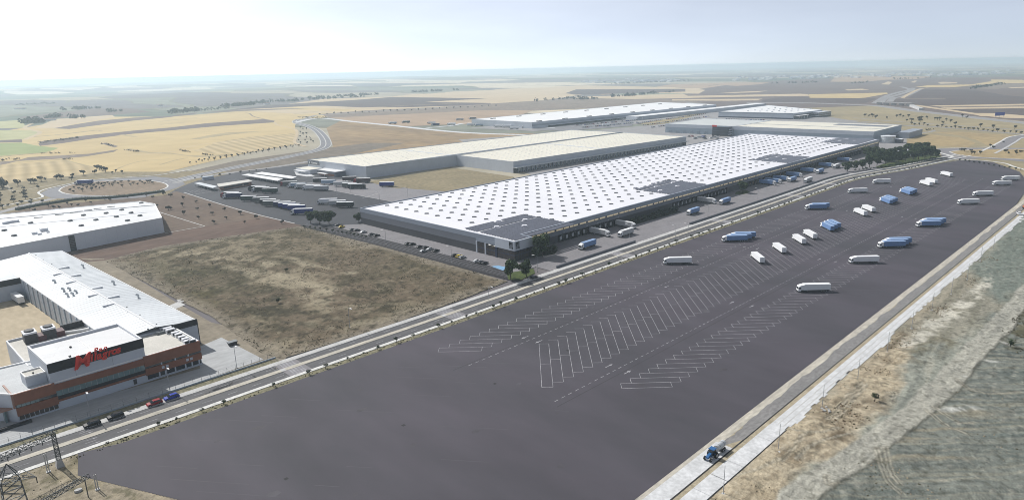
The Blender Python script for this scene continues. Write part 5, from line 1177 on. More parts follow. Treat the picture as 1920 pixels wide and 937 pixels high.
# left flank: pale rust canopy reaching out
MB(K).box(-.55, -.05, 0, 10, 4.4, 8.94).build('rust_band', 'rust_pale', bk)
MB(K).box(-6, -.56, 1, 10, 4.0, 4.5).build('porch_canopy', 'rust_pale', bk)
MB(K).box(-2.8, -2.3, 2, 9, -.2, 3.99).build('window', 'glass_teal', bk)
for b in (1.5, 9): MB(K).box(-5.6, -5.2, b, b + .4, -.2, 3.99).build('column', 'machine_dark', bk)
MB(K).box(-6.5, 2.5, -3.2, -2.4, -.2, .9).build('planter_wall', 'black_clad', bk)
# sign
put_text('sign_letter', text_mesh('M', 6.0, .16, 'sign_red', .32, .13), bk, K(15.8, -.5, 11.2), K.e1, (*bo, 0), .05)
for ch, a, z in (('i', 20.6, 12.5), ('l', 21.6, 12.55), ('a', 22.4, 12.6), ('g', 24.0, 12.65), ('r', 25.6, 12.7), ('o', 26.6, 12.75), ('s', 28.1, 12.8)):
    put_text('sign_letter', text_mesh(ch, 3.3, .16, 'sign_red', .28, .09), bk, K(a, -.5, z), K.e1, (*bo, 0), .03)
for ch, a in (('P', 22.0), ('a', 23.4), ('n', 24.7)):
    put_text('sign_letter', text_mesh(ch, 2.2, .16, 'sign_red', .28, .05), bk, K(a, -.5, 14.85), K.e1, (*bo, 0), .03)
# roof plant on the right-hand wing, curved row of units
for i, (u, v) in enumerate([(1035, 155), (1090, 165), (1140, 190), (1225, 235), (1290, 262), (1345, 310), (1410, 345), (1445, 385), (1530, 370)]):
    x, y = G(200 + u / 9.56, 600 + v / 9.56, 9.3); s = (1.5 if i < 3 else 1.15)
    m2 = MB().box(x - s, x + s, y - .7, y + .7, 8.6, 10.1 if i < 3 else 9.9); o = m2.build('roof_unit', 'panel_pale', bk)
    MB().box(x - s * .8, x + s * .8, y - .76, y - .71, 8.8, 9.7).build('grille', 'machine_dark', o)
x, y = G(200 + 980 / 9.56, 600 + 225 / 9.56, 9); MB().tube((x - 1.6, y, 9.0), (x + 1.6, y, 9.0), .55, 10).build('roof_duct', 'galvanised', bk)
# low rear wing with chillers
shed(bk, [K(8.6, 22.2, 0)[:2], K(33.5, 22.2, 0)[:2], K(36, 54, 0)[:2], K(9.5, 54, 0)[:2]], 8.7, 'panel_grey', 'roof_gravel', .8, 'panel_pale', .4)
for a in (15.6, 21.3):
    x, y, _ = K(a, 48, 0); c = MB().box(x - 1.9, x + 1.9, y - 2.4, y + 2.4, 8.0, 11.4).build('chiller', 'machine_dark', bk)
    MB().box(x - 2.0, x + 2.0, y - 2.5, y + 2.5, 11.41, 12.0).build('chiller_top', 'panel_pale', c); MB().tube((x, y, 12.0), (x, y, 12.5), 1.5, 14).build('fan_ring', 'machine_dark', c)
    MB().box(x + 1.95, x + 4.5, y - 2.6, y + 2.0, 8.0, 10.0).build('pipework', 'machine_maroon', c)
MB(K).box(25.8, 33, 51, 52, 8.0, 10.3).build('plant_screen', 'black_clad', bk)
MB(K).tube(K(18, 50, 8.5), K(34, 44, 8.5), .5, 8).build('roof_duct', 'trim_white', bk)
# long metal roofed production hall, gently pitched, running away from the camera
hp = lambda a, b: (77.0 - 28.3 * a - .0745 * (b * 166), 254.8 + .9 * 0 + b * 166 * .9972 + 16 * a * (0))
mb = MB(); e0, e1, e2 = hp(0, 0), hp(.5, 0), hp(1, 0); g0, g1, g2 = hp(0, 1), hp(.5, 1), hp(1, 1)
MB().prism(ccw([e0, g0, g2, e2]), -.2, 9.3).build('wall', 'panel_grey', bk)
mb = MB(); zE, zR = 9.4, 10.9; n = 60
for (pa, pb, za, zb) in ((e0, e1, zE, zR), (e1, e2, zR, zE)):
    qa = (pa[0] + g0[0] - e0[0], pa[1] + g0[1] - e0[1]); qb = (pb[0] + g0[0] - e0[0], pb[1] + g0[1] - e0[1])
    mb.add([(*pa, za), (*qa, za), (*qb, zb), (*pb, zb), (*pa, za - .08), (*qa, za - .08), (*qb, zb - .08), (*pb, zb - .08)], [(0, 1, 2, 3), (7, 6, 5, 4), (0, 4, 5, 1), (1, 5, 6, 2), (2, 6, 7, 3), (3, 7, 4, 0)])
mb.build('roof', 'roof_metal', bk)
mb = MB()
for i in range(n + 1):                                            # standing seams of the metal roof
    t = i / n; dx, dy = (g0[0] - e0[0]) * t, (g0[1] - e0[1]) * t
    for pa, pb, za, zb in ((e0, e1, zE, zR), (e1, e2, zR, zE)): mb.tube((pa[0] + dx, pa[1] + dy, za + .02), (pb[0] + dx, pb[1] + dy, zb + .0), .035, 4)
tag(mb.build('roof_seam', 'roof_metal', bk), kind='stuff')
mb = MB(); mb.tube((*e1, zR + .03), (*g1, zR + .03), .38, 5); mb.build('roof_ridge', 'trim_white', bk)
for p, q in ((e0, g0), (e2, g2)): mb = MB(); mb.tube((*p, zE + .12), (*q, zE + .12), .22, 5); mb.build('eave_trim', 'trim_white', bk)
mb = MB(); wallband(mb, (68.5, 254.5), (77.1, 254.8), 7.9, 10.2, -.4, -.02); mb.build('fascia', 'black_clad', bk)
mb = MB(); wallband(mb, (e0[0] + .0, e0[1]), (e0[0] + .05, e0[1] + .8), -.2, 9.3, -.3, -.02); mb.build('corner_post', 'black_clad', bk)
for u, v, l in [(575, 300, 2.2), (530, 355, 2.2), (680, 370, 2.2), (645, 428, 2.2), (870, 482, 2.2), (845, 545, 2.2), (1020, 562, 2.2), (985, 632, 2.4)]:
    x, y = G(u / 4.8, 440 + v / 4.8, 10.7); MB().box(x - l, x + l, y - .5, y + .5, 10.2, 11.15).build('roof_vent_ridge', 'panel_pale', bk)
for u, v in [(750, 285), (1025, 435), (1245, 555), (495, 425), (575, 500), (630, 495), (610, 545), (660, 540), (690, 520)]:
    x, y = G(u / 4.8, 440 + v / 4.8, 10.4); o = MB().tube((x, y, 9.6), (x, y, 11.0), .38, 8).build('flue', 'tank_metal', bk); MB().tube((x, y, 11.0), (x - .7, y - .5, 11.5), .5, 8).build('cowl', 'tank_metal', o)
for u, v in [(325, 190), (322, 218), (392, 232), (390, 258), (468, 272), (472, 303), (915, 565), (1143, 660), (1155, 707), (1262, 730), (1288, 783), (1410, 815), (1333, 857)]:
    x, y = G(u / 4.8, 440 + v / 4.8, 10.3); MB().tube((x, y, 9.7), (x, y, 10.9), .26, 6).build('roof_vent', 'machine_dark', bk)
# piers and panels of the courtyard side
for i in range(14):
    t = .10 + i * .046; x, y = e2[0] + (g0[0] - e0[0]) * t, e2[1] + (g0[1] - e0[1]) * t
    MB().box(x - .35, x - .02, y - .9, y + .9, -.2, 9.2).build('pier', 'panel_blue_grey', bk); MB().box(x - .30, x - .02, y + 1.2, y + 6.0, 4.6, 4.75).build('panel_joint', 'panel_blue_grey', bk)
cw = [hp(1, .725), (-30, 372), (-30, 420), hp(1, 1)]
shed(bk, cw, 9.6, 'panel_grey', 'roof_metal', .2, 'trim_white')
mb = MB(); wallband(mb, (-30, 371.9), (hp(1, .725)[0] - .1, hp(1, .725)[1] - .1), 7.0, 9.8, -.3, -.02); mb.build('fascia', 'black_clad', bk)

# ---------------------------------------------------------------- lorry park canopies and gatehouse
def canopy(px, h, lab, m='roof_metal'):
    P_ = [G(x, y, h) for x, y in px]; c = (sum(p[0] for p in P_) / 4, sum(p[1] for p in P_) / 4)
    t = thing('parking_canopy', (*c, 0), lab, 'canopy', 'parking canopies'); MB().prism(ccw(P_), h - .35, h).build('canopy_roof', m, t)
    for k in range(7):
        for u in (.2, .8):
            p = lerp2(lerp2(P_[0], P_[3], k / 6), lerp2(P_[1], P_[2], k / 6), u); MB().tube((*p, -.2), (*p, h - .36), .14, 6).build('post', 'steel', t)
canopy([(453, 327.5), (466, 325.8), (531, 334.8), (520, 339)], 3.2, 'white parking canopy nearer the gatehouse of two long parallel ones', 'roof_bright')
canopy([(475, 325.2), (491, 322.3), (556, 331.5), (547, 334.8)], 3.2, 'white parking canopy farther from the gatehouse of two long parallel ones', 'roof_bright')
canopy([(364, 343.8), (374, 341.7), (408, 349.4), (399, 352.5)], 3.0, 'short grey parking canopy beside the yard entrance')
P_ = [G(410, 352), G(465, 344), G(472, 347), G(414, 357)]
gh = thing('gatehouse', (*P_[0], 0), 'low brick gatehouse with pale flat roof at the lorry yard gate', 'gatehouse')
MB().prism(ccw(P_), -.2, 3.0).build('wall', 'brick_wall', gh); c = (sum(p[0] for p in P_) / 4, sum(p[1] for p in P_) / 4)
MB().prism(ccw([(c[0] + (p[0] - c[0]) * 1.08, c[1] + (p[1] - c[1]) * 1.08) for p in P_]), 3.01, 3.5).build('roof', 'roof_gravel', gh)
mb = MB(); wallband(mb, lerp2(P_[3], P_[2], .1), lerp2(P_[3], P_[2], .9), 1.0, 2.4, -.08, -.02); mb.build('window', 'glass_dark', gh)
x, y = G(390, 337); bt = thing('booth', (x, y, 0), 'small grey flat booth behind the gatehouse by the access road', 'booth'); MB().box(x - 5, x + 5, y - 2, y + 2, -.2, 2.8).build('wall', 'panel_grey', bt); MB().box(x - 5.3, x + 5.3, y - 2.3, y + 2.3, 2.81, 3.1).build('roof', 'panel_blue_grey', bt)
# overpass and road signs at the right
x, y = G(1668, 196); ov = thing('overpass', (x, y, 0), 'long concrete road bridge crossing the highway in the distance', 'bridge')
p, q = G(1640, 196), G(1712, 199)
mb = MB(); wallband(mb, p, q, 4.6, 5.9, -6, 6); mb.build('deck', 'pale_road', ov)
for t in (.12, .3, .5, .7, .88): c = lerp2(p, q, t); MB().box(c[0] - 1.2, c[0] + 1.2, c[1] - 6, c[1] + 5, -2.5, 4.59).build('pier', 'concrete', ov)
mb = MB(); wallband(mb, p, q, 5.91, 6.8, -6, -5.7); mb.build('railing', 'concrete', ov)
for p_, q_ in (((1709, 200), (1727, 207)),): mb = MB(); wallband(mb, G(*p_), G(*q_), -2, 4.0, -4, 4); mb.build('abutment', 'concrete', ov)
for k, (px, py) in enumerate(((1870, 220), (1878, 219.5))):
    x, y = G(px, py); t = thing('motorway_sign', (x, y, 0), ('left' if k == 0 else 'right') + ' one of two blue direction boards beside the highway', 'road sign', 'blue motorway signs')
    f_ = Frame((x, y), (.72, -.69), (.69, .72)); MB(f_).box(-4.6, 4.6, 0, .2, 2.2, 8.0).build('board', 'paint_blue', t)
    for a in (-3, 3): MB(f_).box(a - .15, a + .15, .21, .5, -2.5, 8).build('post', 'steel', t)

# ================================================================== VEHICLES
CACHE = {}
def cmesh(key, mats, fn):
    k = (key, mats)
    if k not in CACHE: CACHE[k] = fn().mesh(key.split('/')[0], list(mats))
    return CACHE[k]
def wheel_mb(r=.5, w=.32): return MB().tube((0, -w / 2, 0), (0, w / 2, 0), r, 14).tube((0, -w / 2 - .012, 0), (0, w / 2 + .012, 0), r * .5, 10, 1)
def truck_parts(tm, cm, cab=True, wheels=True):
    """part meshes of an articulated lorry, nose towards +X, centred, wheels on z = 0"""
    P = []
    P.append(('trailer', cmesh('trailer', (tm,), lambda: MB().profile([(-7.2, 1.12), (4.6, 1.12), (4.6, 3.96), (-7.2, 3.96)], -1.275, 1.275)), (0, 0, 0), [
        ('trailer_roof', cmesh('trailer_roof', ('paint_white',) if tm != 'tarp_blue' else ('tarp_blue_lit_roof',), lambda: MB().box(-7.22, 4.62, -1.285, 1.285, 3.965, 4.03)), (0, 0, 0)),
        ('rear_door', cmesh('rear_door', ('paint_white' if tm.startswith('paint') else tm,), lambda: MB().box(-7.26, -7.205, -1.25, -.02, 1.2, 3.9).box(-7.26, -7.205, .02, 1.25, 1.2, 3.9).box(-7.32, -7.27, -.16, -.1, 1.25, 3.85).box(-7.32, -7.27, .1, .16, 1.25, 3.85)), (0, 0, 0)),
        ('side_skirt', cmesh('side_skirt', ('rail_dark',), lambda: MB().box(-6.9, 4.4, -1.2, -1.1, .72, 1.1).box(-6.9, 4.4, 1.1, 1.2, .72, 1.1).box(-7.0, 4.4, -.5, .5, .8, 1.1)), (0, 0, 0))]))
    if cab:
        P.append(('cab', cmesh('cab', (cm,), lambda: MB().profile([(4.75, .62), (7.12, .55), (7.2, 1.5), (7.02, 2.55), (6.78, 3.1), (6.2, 3.45), (5.2, 3.72), (4.75, 3.78)], -1.22, 1.22)), (0, 0, 0), [
            ('windscreen', cmesh('windscreen', ('glass_dark',), lambda: MB().add([(7.215, -1.1, 1.62), (7.215, 1.1, 1.62), (7.055, 1.05, 2.62), (7.055, -1.05, 2.62), (7.1, -1.1, 1.6), (7.1, 1.1, 1.6), (6.95, 1.05, 2.62), (6.95, -1.05, 2.62)], [(0, 1, 2, 3), (7, 6, 5, 4), (0, 4, 5, 1), (3, 2, 6, 7), (0, 3, 7, 4), (1, 5, 6, 2)])), (0, 0, 0)),
            ('side_window', cmesh('side_window', ('glass_dark',), lambda: MB().box(5.95, 6.85, -1.24, -1.221, 1.75, 2.5).box(5.95, 6.85, 1.221, 1.24, 1.75, 2.5)), (0, 0, 0)),
            ('bumper', cmesh('bumper', ('rail_dark',), lambda: MB().box(7.13, 7.28, -1.2, 1.2, .3, .75).box(4.8, 5.9, -1.25, -1.23, .6, 1.2).box(4.8, 5.9, 1.23, 1.25, .6, 1.2)), (0, 0, 0)),
            ('mirror', cmesh('mirror', ('rail_dark',), lambda: MB().box(6.9, 7.05, -1.5, -1.3, 1.9, 2.6).box(6.9, 7.05, 1.3, 1.5, 1.9, 2.6)), (0, 0, 0))]))
        P.append(('chassis', cmesh('chassis', ('rail_dark',), lambda: MB().box(2.2, 7.0, -.45, .45, .5, .95).box(3.6, 4.6, -1.15, -.5, .4, .95).box(3.6, 4.6, .5, 1.15, .4, .95)), (0, 0, 0), []))
    else:
        P.append(('landing_leg', cmesh('landing_leg', ('rail_dark',), lambda: MB().box(2.2, 2.4, -.7, -.5, .02, 1.1).box(2.2, 2.4, .5, .7, .02, 1.1)), (0, 0, 0), []))
    wm = cmesh('wheel', ('rubber', 'steel'), wheel_mb)
    for x in ([6.0, 3.1] if cab else []) + [-3.2, -4.4, -5.6]:
        for y in (-1.02, 1.02): P.append(('wheel', wm, (x, y, .5), []))
    return P
PROTO = {}
def truck(x, y, rz, tm, cm, label, group=None, cab=True, s=1.0, name=None, z=0.0):
    key = (tm, cm, cab)
    nm = name or ('articulated_lorry' if cab else 'semi_trailer')
    t = thing(nm, (x, y, z), label, 'lorry' if cab else 'trailer', group, rz); t.scale = (s, s, s)
    if key not in PROTO:
        objs = []
        for n, me, loc, subs in truck_parts(tm, cm, cab):
            o = link(n, me, t, loc); ss = [link(n2, m2, o, l2) for n2, m2, l2 in subs]; objs.append((o, ss))
        PROTO[key] = objs
    else:
        for o, ss in PROTO[key]:
            c = o.copy(); COL.objects.link(c); c.parent = t
            for q in ss: d = q.copy(); COL.objects.link(d); d.parent = c
    return t
H135, H45 = R_(136.5), R_(45.8)
TS = .985
def stall(row, px, py, k=0):
    x, y = G(px, py)
    if row == 'M':
        up_ = y > 146 + .015 * (x - 140); f, base = (.75, 159.1) if up_ else (.25, 146.8)
    else: f, base = (.5, 141.93) if row == 'L' else (.5, 164.7)
    return lot_pt(row, base + ST * (round((x - base) / ST) + k), f)
LOT = [('L', 1268, 497, 'paint_white', ['white lorry alone on the left stall row, nearest the camera']),
       ('L', 1381, 451, 'tarp_blue', ['nearest of three blue lorries side by side on the left stall row', 'middle one of three blue lorries side by side on the left stall row', 'farthest of three blue lorries side by side on the left stall row']),
       ('L', 1531, 393, 'tarp_blue', ['nearer of a pair of blue lorries on the left stall row', 'farther of a pair of blue lorries on the left stall row']),
       ('L', 1612, 361, 'paint_white', ['second white lorry from the far end of the left stall row']),
       ('L', 1654, 344.5, 'paint_white', ['white lorry at the far end of the left stall row']),
       ('M', 1423, 487, 'paint_white', ['white lorry nearest the camera in the double middle stall row']),
       ('M', 1456, 471, 'paint_white', ['second nearest white lorry in the double middle stall row']),
       ('M', 1495, 452, 'paint_white', ['nearer of two close white lorries just before the first blue trio, middle row']),
       ('M', 1511, 444.5, 'paint_white', ['farther of two close white lorries just before the first blue trio, middle row']),
       ('M', 1554, 430, 'tarp_blue', ['nearest lorry of the first blue trio in the middle row', 'middle lorry of the first blue trio in the middle row', 'far lorry of the first blue trio in the middle row']),
       ('M', 1614, 402, 'paint_white', ['nearer of two white lorries between the first and second blue trios']),
       ('M', 1627, 396, 'paint_white', ['farther of two white lorries between the first and second blue trios']),
       ('M', 1664, 380.5, 'tarp_blue', ['nearest lorry of the second blue trio in the middle row', 'middle lorry of the second blue trio in the middle row', 'far lorry of the second blue trio in the middle row']),
       ('M', 1700, 364, 'tarp_blue', ['nearest lorry of the farthest blue trio in the middle row', 'middle lorry of the farthest blue trio in the middle row', 'far lorry of the farthest blue trio in the middle row']),
       ('M', 1736, 347.5, 'paint_white', ['nearer of two white lorries beyond the farthest blue trio']),
       ('M', 1748, 342, 'paint_white', ['farther of two white lorries beyond the farthest blue trio']),
       ('M', 1777, 330, 'paint_white', ['white lorry alone at the far end of the middle row']),
       ('R', 1520, 547, 'paint_white', ['white lorry nearest the camera on the right stall row']),
       ('R', 1618, 491.5, 'paint_white', ['white lorry before the near blue trio on the right stall row']),
       ('R', 1666, 464, 'tarp_blue', ['nearest lorry of the near blue trio on the right stall row', 'middle lorry of the near blue trio on the right stall row', 'far lorry of the near blue trio on the right stall row']),
       ('R', 1736, 424.5, 'tarp_blue', ['nearest lorry of the far blue trio on the right stall row', 'middle lorry of the far blue trio on the right stall row', 'far lorry of the far blue trio on the right stall row']),
       ('R', 1811, 381.5, 'paint_white', ['nearest of four white lorries spaced out beyond the right row blue trios']),
       ('R', 1837, 366, 'paint_white', ['second of four white lorries spaced out beyond the right row blue trios']),
       ('R', 1870, 346.5, 'paint_white', ['third of four white lorries spaced out beyond the right row blue trios']),
       ('R', 1887, 338, 'paint_white', ['farthest of four white lorries spaced out beyond the right row blue trios'])]
for row, px, py, tm, labs in LOT:
    for k, lab in enumerate(labs):
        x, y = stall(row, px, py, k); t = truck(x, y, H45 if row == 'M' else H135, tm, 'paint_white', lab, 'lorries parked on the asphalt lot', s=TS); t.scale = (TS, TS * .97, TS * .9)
# docked lorries stand with their tails to the doors
def dock_truck(front, tm, lab):
    x, y = front; a = (x - 250) * .99962 + (y - 256.4) * .0276; a = min(DOCKS, key=lambda d: abs(d - a))
    q = df(a, 8.2, 0); truck(q[0], q[1], math.atan2(df.e2[1], df.e2[0]), tm, 'paint_white' if tm != 'tarp_blue' else 'paint_white', lab, 'lorries backed up to the docks', s=TS)
for p, tm, lab in [(Z2(690, 605), 'paint_offwhite', 'nearest grey-white lorry backed to the warehouse docks'), (Z2(940, 522), 'paint_offwhite', 'second grey-white lorry backed to the warehouse docks, by the hedge'), (Z2(1655, 305), 'paint_offwhite', 'grey-white lorry backed to the docks beyond the hedge'),
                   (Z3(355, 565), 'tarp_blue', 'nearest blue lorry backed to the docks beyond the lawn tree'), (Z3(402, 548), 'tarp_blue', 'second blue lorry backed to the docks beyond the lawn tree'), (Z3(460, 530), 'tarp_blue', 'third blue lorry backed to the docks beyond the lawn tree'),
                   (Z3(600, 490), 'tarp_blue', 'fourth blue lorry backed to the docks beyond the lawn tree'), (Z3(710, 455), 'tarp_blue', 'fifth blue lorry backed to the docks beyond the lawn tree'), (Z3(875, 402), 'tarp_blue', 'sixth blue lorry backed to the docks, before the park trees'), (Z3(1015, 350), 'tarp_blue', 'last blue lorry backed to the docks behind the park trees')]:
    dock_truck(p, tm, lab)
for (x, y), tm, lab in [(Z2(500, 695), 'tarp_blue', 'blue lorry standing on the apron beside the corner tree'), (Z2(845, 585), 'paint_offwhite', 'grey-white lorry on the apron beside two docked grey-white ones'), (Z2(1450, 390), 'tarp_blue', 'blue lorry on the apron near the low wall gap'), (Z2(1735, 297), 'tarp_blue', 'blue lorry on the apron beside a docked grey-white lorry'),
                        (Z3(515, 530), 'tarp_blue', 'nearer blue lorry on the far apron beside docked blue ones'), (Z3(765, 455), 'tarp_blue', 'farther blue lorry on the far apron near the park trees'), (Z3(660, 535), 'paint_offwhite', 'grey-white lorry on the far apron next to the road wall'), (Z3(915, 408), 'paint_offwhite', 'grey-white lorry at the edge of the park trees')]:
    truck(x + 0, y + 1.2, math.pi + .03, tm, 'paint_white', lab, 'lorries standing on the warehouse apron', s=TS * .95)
# the older lorry yard
Y5 = lambda u, v: G(300 + u / 4.8, 290 + v / 4.8)
Y4 = lambda u, v: G(560 + u / 4.8, 220 + v / 4.8)
YARD = [((Y5(628, 384)), 'tarp_dark', 'paint_red', 1, 'dark lorry with red cab behind the navy one by the gatehouse'), (Y5(648, 395), 'tarp_navy', 'paint_white', 1, 'navy lorry with white cab near the gatehouse'),
        (Y5(872, 326), 'tarp_dark', 'paint_black', 1, 'black lorry behind another in the group beside the gatehouse'), (Y5(905, 338), 'tarp_dark', 'paint_white', 1, 'black lorry with white cab beside a green trailer'), (Y5(972, 350), 'tarp_green', 'paint_white', 0, 'green curtain trailer beside the gatehouse group'),
        (Y5(782, 420), 'tarp_green', 'paint_white', 0, 'dark green trailer heading the long slanting row in the yard'), (Y5(892, 434), 'tarp_grey', 'paint_white', 0, 'grey trailer second in the long slanting yard row'), (Y5(955, 452), 'tarp_dark', 'paint_white', 0, 'dark trailer with white top third in the slanting yard row'), (Y5(985, 466), 'tarp_grey', 'paint_white', 0, 'grey trailer with white top fourth in the slanting yard row'),
        (Y5(1082, 474), 'tarp_navy', 'paint_white', 0, 'first navy trailer with white top in the slanting yard row'), (Y5(1125, 484), 'tarp_royal', 'paint_white', 0, 'second blue trailer with white top in the slanting yard row'), (Y5(1165, 496), 'tarp_royal', 'paint_white', 0, 'third blue trailer with white top in the slanting yard row'), (Y5(1210, 508), 'tarp_royal', 'paint_white', 0, 'fourth blue trailer with white top in the slanting yard row'),
        (Y5(1272, 540), 'tarp_royal', 'paint_white', 1, 'royal blue lorry with white cab beside the yard trees'),
        (Y5(1155, 284), 'tarp_grey', 'paint_red', 1, 'grey lorry with red cab, first of the upper yard row'), (Y5(1228, 297), 'tarp_pale_blue', 'paint_white', 1, 'pale blue lorry second in the upper yard row'), (Y5(1288, 306), 'paint_offwhite', 'paint_white', 1, 'off-white lorry third in the upper yard row'), (Y5(1360, 319), 'paint_white', 'paint_white', 1, 'white lorry fourth in the upper yard row'), (Y5(1436, 326), 'paint_offwhite', 'paint_white', 0, 'pale trailer last in the upper yard row'),
        (Y5(1425, 256), 'tarp_dark', 'paint_white', 0, 'black trailer at the back of the yard'), (Y5(1500, 270), 'tarp_pale_blue', 'paint_white', 0, 'pale blue trailer with white top at the back of the yard'), (Y5(1612, 287), 'paint_offwhite', 'paint_white', 0, 'white trailer beside the pale blue one at the yard back'), (Y5(1690, 300), 'tarp_grey', 'paint_white', 0, 'grey trailer beside a black lorry facing right'), (Y5(1770, 309), 'tarp_dark', 'paint_black', 2, 'black lorry facing right on the pale yard paving'),
        (Y5(1690, 240), 'tarp_maroon', 'paint_white', 0, 'dark maroon trailer under the hall corner'), (Y5(1815, 256), 'tarp_maroon', 'paint_red', 1, 'dark maroon lorry with red cab under the hall corner'),
        (Y4(778, 628), 'tarp_royal', 'paint_white', 0, 'lone royal blue trailer on the pale yard paving'), (Y4(255, 783), 'paint_white', 'paint_white', 1, 'white lorry in the middle of the yard beside a black one'), (Y4(330, 800), 'paint_offwhite', 'paint_white', 0, 'white trailer between the white and the black lorry in the yard'), (Y4(400, 815), 'tarp_dark', 'paint_white', 0, 'black trailer with white top in the middle of the yard')]
for (x, y), tm, cm, cab, lab in YARD:
    truck(x + .9, y + .9, H135 if cab != 2 else H135 + math.pi, tm, cm, lab, 'lorries in the older yard', cab=bool(cab), s=1.08)
x, y = G(158, 346); truck(x, y, R_(150), 'tarp_royal', 'paint_white', 'royal blue lorry driving round the tree-planted roundabout', None, s=1.1)
for (x, y), tm, lab in [(Y4(845, 62), 'tarp_pale_blue', 'pale blue lorry on the distant road beyond the tan field'), (Y4(965, 52), 'tarp_green', 'dark green lorry on the distant road beyond the tan field'), (Y4(1195, 60), 'paint_white', 'white lorry standing behind a dark one on the distant road'), (Y4(1230, 76), 'tarp_navy', 'navy lorry among white ones on the distant road'), (Y4(1375, 72), 'paint_white', 'white lorry alone between groups on the distant road'),
                        (Y4(1538, 78), 'paint_white', 'white lorry beside a blue one at the far hall corner'), (Y4(1622, 80), 'tarp_pale_blue', 'light blue lorry at the far hall corner'), (Y4(1800, 91), 'paint_white', 'left one of two white lorries before the far hall'), (Y4(1872, 93), 'paint_white', 'right one of two white lorries before the far hall'), (G(987, 240), 'tarp_dark', 'dark lorry at the near corner of the far hall'),
                        (G(964, 242.5), 'paint_white', 'white lorry standing apart before the far hall'), (G(1135, 237), 'paint_white', 'white lorry alone on the bare ground beside the far hall'), (G(862, 226), 'paint_offwhite', 'pale lorry on the upper distant road'), (G(886, 224), 'tarp_grey', 'grey lorry on the upper distant road by the far hall')]:
    truck(x, y, H135, tm, 'paint_white', lab, 'lorries on the distant road', cab=False if 'beside' in lab else True, s=1.1)
p, q = G(46, 574), G(21, 558); truck((p[0] + q[0]) / 2, (p[1] + q[1]) / 2, math.atan2(q[1] - p[1], q[0] - p[0]), 'paint_white', 'paint_white', 'white box trailer parked in the sandy bakery courtyard', None, cab=False, s=.95)

# cars
def car_parts(cm):
    body = cmesh('body', (cm,), lambda: MB().profile([(-2.1, .35), (2.1, .32), (2.15, .62), (1.95, .82), (1.0, .95), (-1.85, 1.0), (-2.12, .85)], -.86, .86))
    roof = cmesh('roof', (cm,), lambda: MB().add([(-1.5, -.62, 1.42), (.25, -.62, 1.46), (.25, .62, 1.46), (-1.5, .62, 1.42), (-1.62, -.66, 1.36), (.4, -.66, 1.38), (.4, .66, 1.38), (-1.62, .66, 1.36)], [(0, 1, 2, 3), (7, 6, 5, 4), (0, 4, 5, 1), (1, 5, 6, 2), (2, 6, 7, 3), (3, 7, 4, 0)]))
    win = cmesh('window', ('glass_dark',), lambda: MB().add([(-1.95, -.78, .99), (1.1, -.78, .94), (1.1, .78, .94), (-1.95, .78, .99), (-1.6, -.655, 1.365), (.38, -.655, 1.385), (.38, .655, 1.385), (-1.6, .655, 1.365)], [(3, 2, 1, 0), (4, 5, 6, 7), (0, 1, 5, 4), (1, 2, 6, 5), (2, 3, 7, 6), (3, 0, 4, 7)]))
    wm = cmesh('wheel/car', ('rubber', 'steel'), lambda: wheel_mb(.33, .22))
    return [('body', body, (0, 0, 0)), ('roof', roof, (0, 0, 0)), ('window', win, (0, 0, 0))] + [('wheel', wm, (x, y, .33)) for x in (-1.35, 1.35) for y in (-.78, .78)]
def car(x, y, rz, cm, label, group=None, s=1.0, z=0.0):
    t = thing('car', (x, y, z), label, 'car', group, rz); t.scale = (s, s, s)
    for n, me, loc in car_parts(cm): link(n, me, t, loc)
    return t
rz = lambda x: math.pi + .02
for px, py, cm, lab in [(173, 797, 'paint_black', 'left one of two black cars driving past the bakery'), (217, 782, 'paint_black', 'right one of two black cars driving past the bakery'), (290, 757.5, 'paint_red', 'red car driving behind a blue one past the bakery'), (322, 746.5, 'paint_blue', 'blue car driving beside the red one past the bakery')]:
    x, y = G(px, py); car(x, y, math.pi + .02, cm, lab, 'cars on the main road', 1.05, Zr - .05)
x, y = G(1001, 521.5); car(x, y, .03, 'paint_graphite', 'dark car at the kerb below the corner tree', None, 1.05, Zr - .05)
x, y = G(1690, 707 / 1e9 + 265.0); x, y = G(1881, 267); car(x, y, math.pi + .4, 'paint_graphite', 'dark car on the road leaving the far roundabout', None, 1.1)
F1 = lambda u, v: G(660 + u / 4.8, 360 + v / 4.8)
for (x, y), cm, lab in [(F1(2, 346), 'paint_black', 'first black car at the far end of the front bays'), (F1(45, 350), 'paint_black', 'second black car at the far end of the front bays'), (F1(108, 366), 'paint_silver', 'silver car after the two black ones at the far end'), (F1(178, 388), 'paint_black', 'left black car of the pair after the silver one'), (F1(222, 397), 'paint_black', 'right black car of the pair after the silver one'),
                        (F1(505, 472), 'paint_black', 'left black car of the pair beyond the first lamp'), (F1(545, 476), 'paint_black', 'right black car of the pair beyond the first lamp'), (F1(610, 499), 'paint_black', 'black car left of the close group between the lamps'), (F1(662, 506), 'paint_black', 'black car second in the close group between the lamps'), (F1(645, 538), 'paint_silver', 'silver car standing out in the lane before the close group'), (F1(705, 519), 'paint_silver', 'silver car in the close group between the lamps'), (F1(757, 534), 'paint_black', 'black car at the right of the close group between the lamps'),
                        (F1(925, 576), 'paint_graphite', 'dark grey car left of the yellow car'), (F1(966, 586), 'paint_yellow', 'bright yellow car in the front bays'), (F1(995, 594), 'paint_silver', 'silver car right of the yellow car'), (F1(1122, 628), 'paint_white', 'white car left of two dark cars near the blue bay'), (F1(1165, 640), 'paint_black', 'left dark car beside the white one near the blue bay'), (F1(1195, 646), 'paint_black', 'right dark car nearest the blue bay'),
                        (G(634, 423.5), 'paint_graphite', 'dark car under the trees beside another yellow car'), (G(641, 426.5), 'paint_yellow', 'yellow car under the trees at the yard corner')]:
    car(x, y, R_(4), cm, lab, 'cars in the front bays', 1.0, Zr - .015)
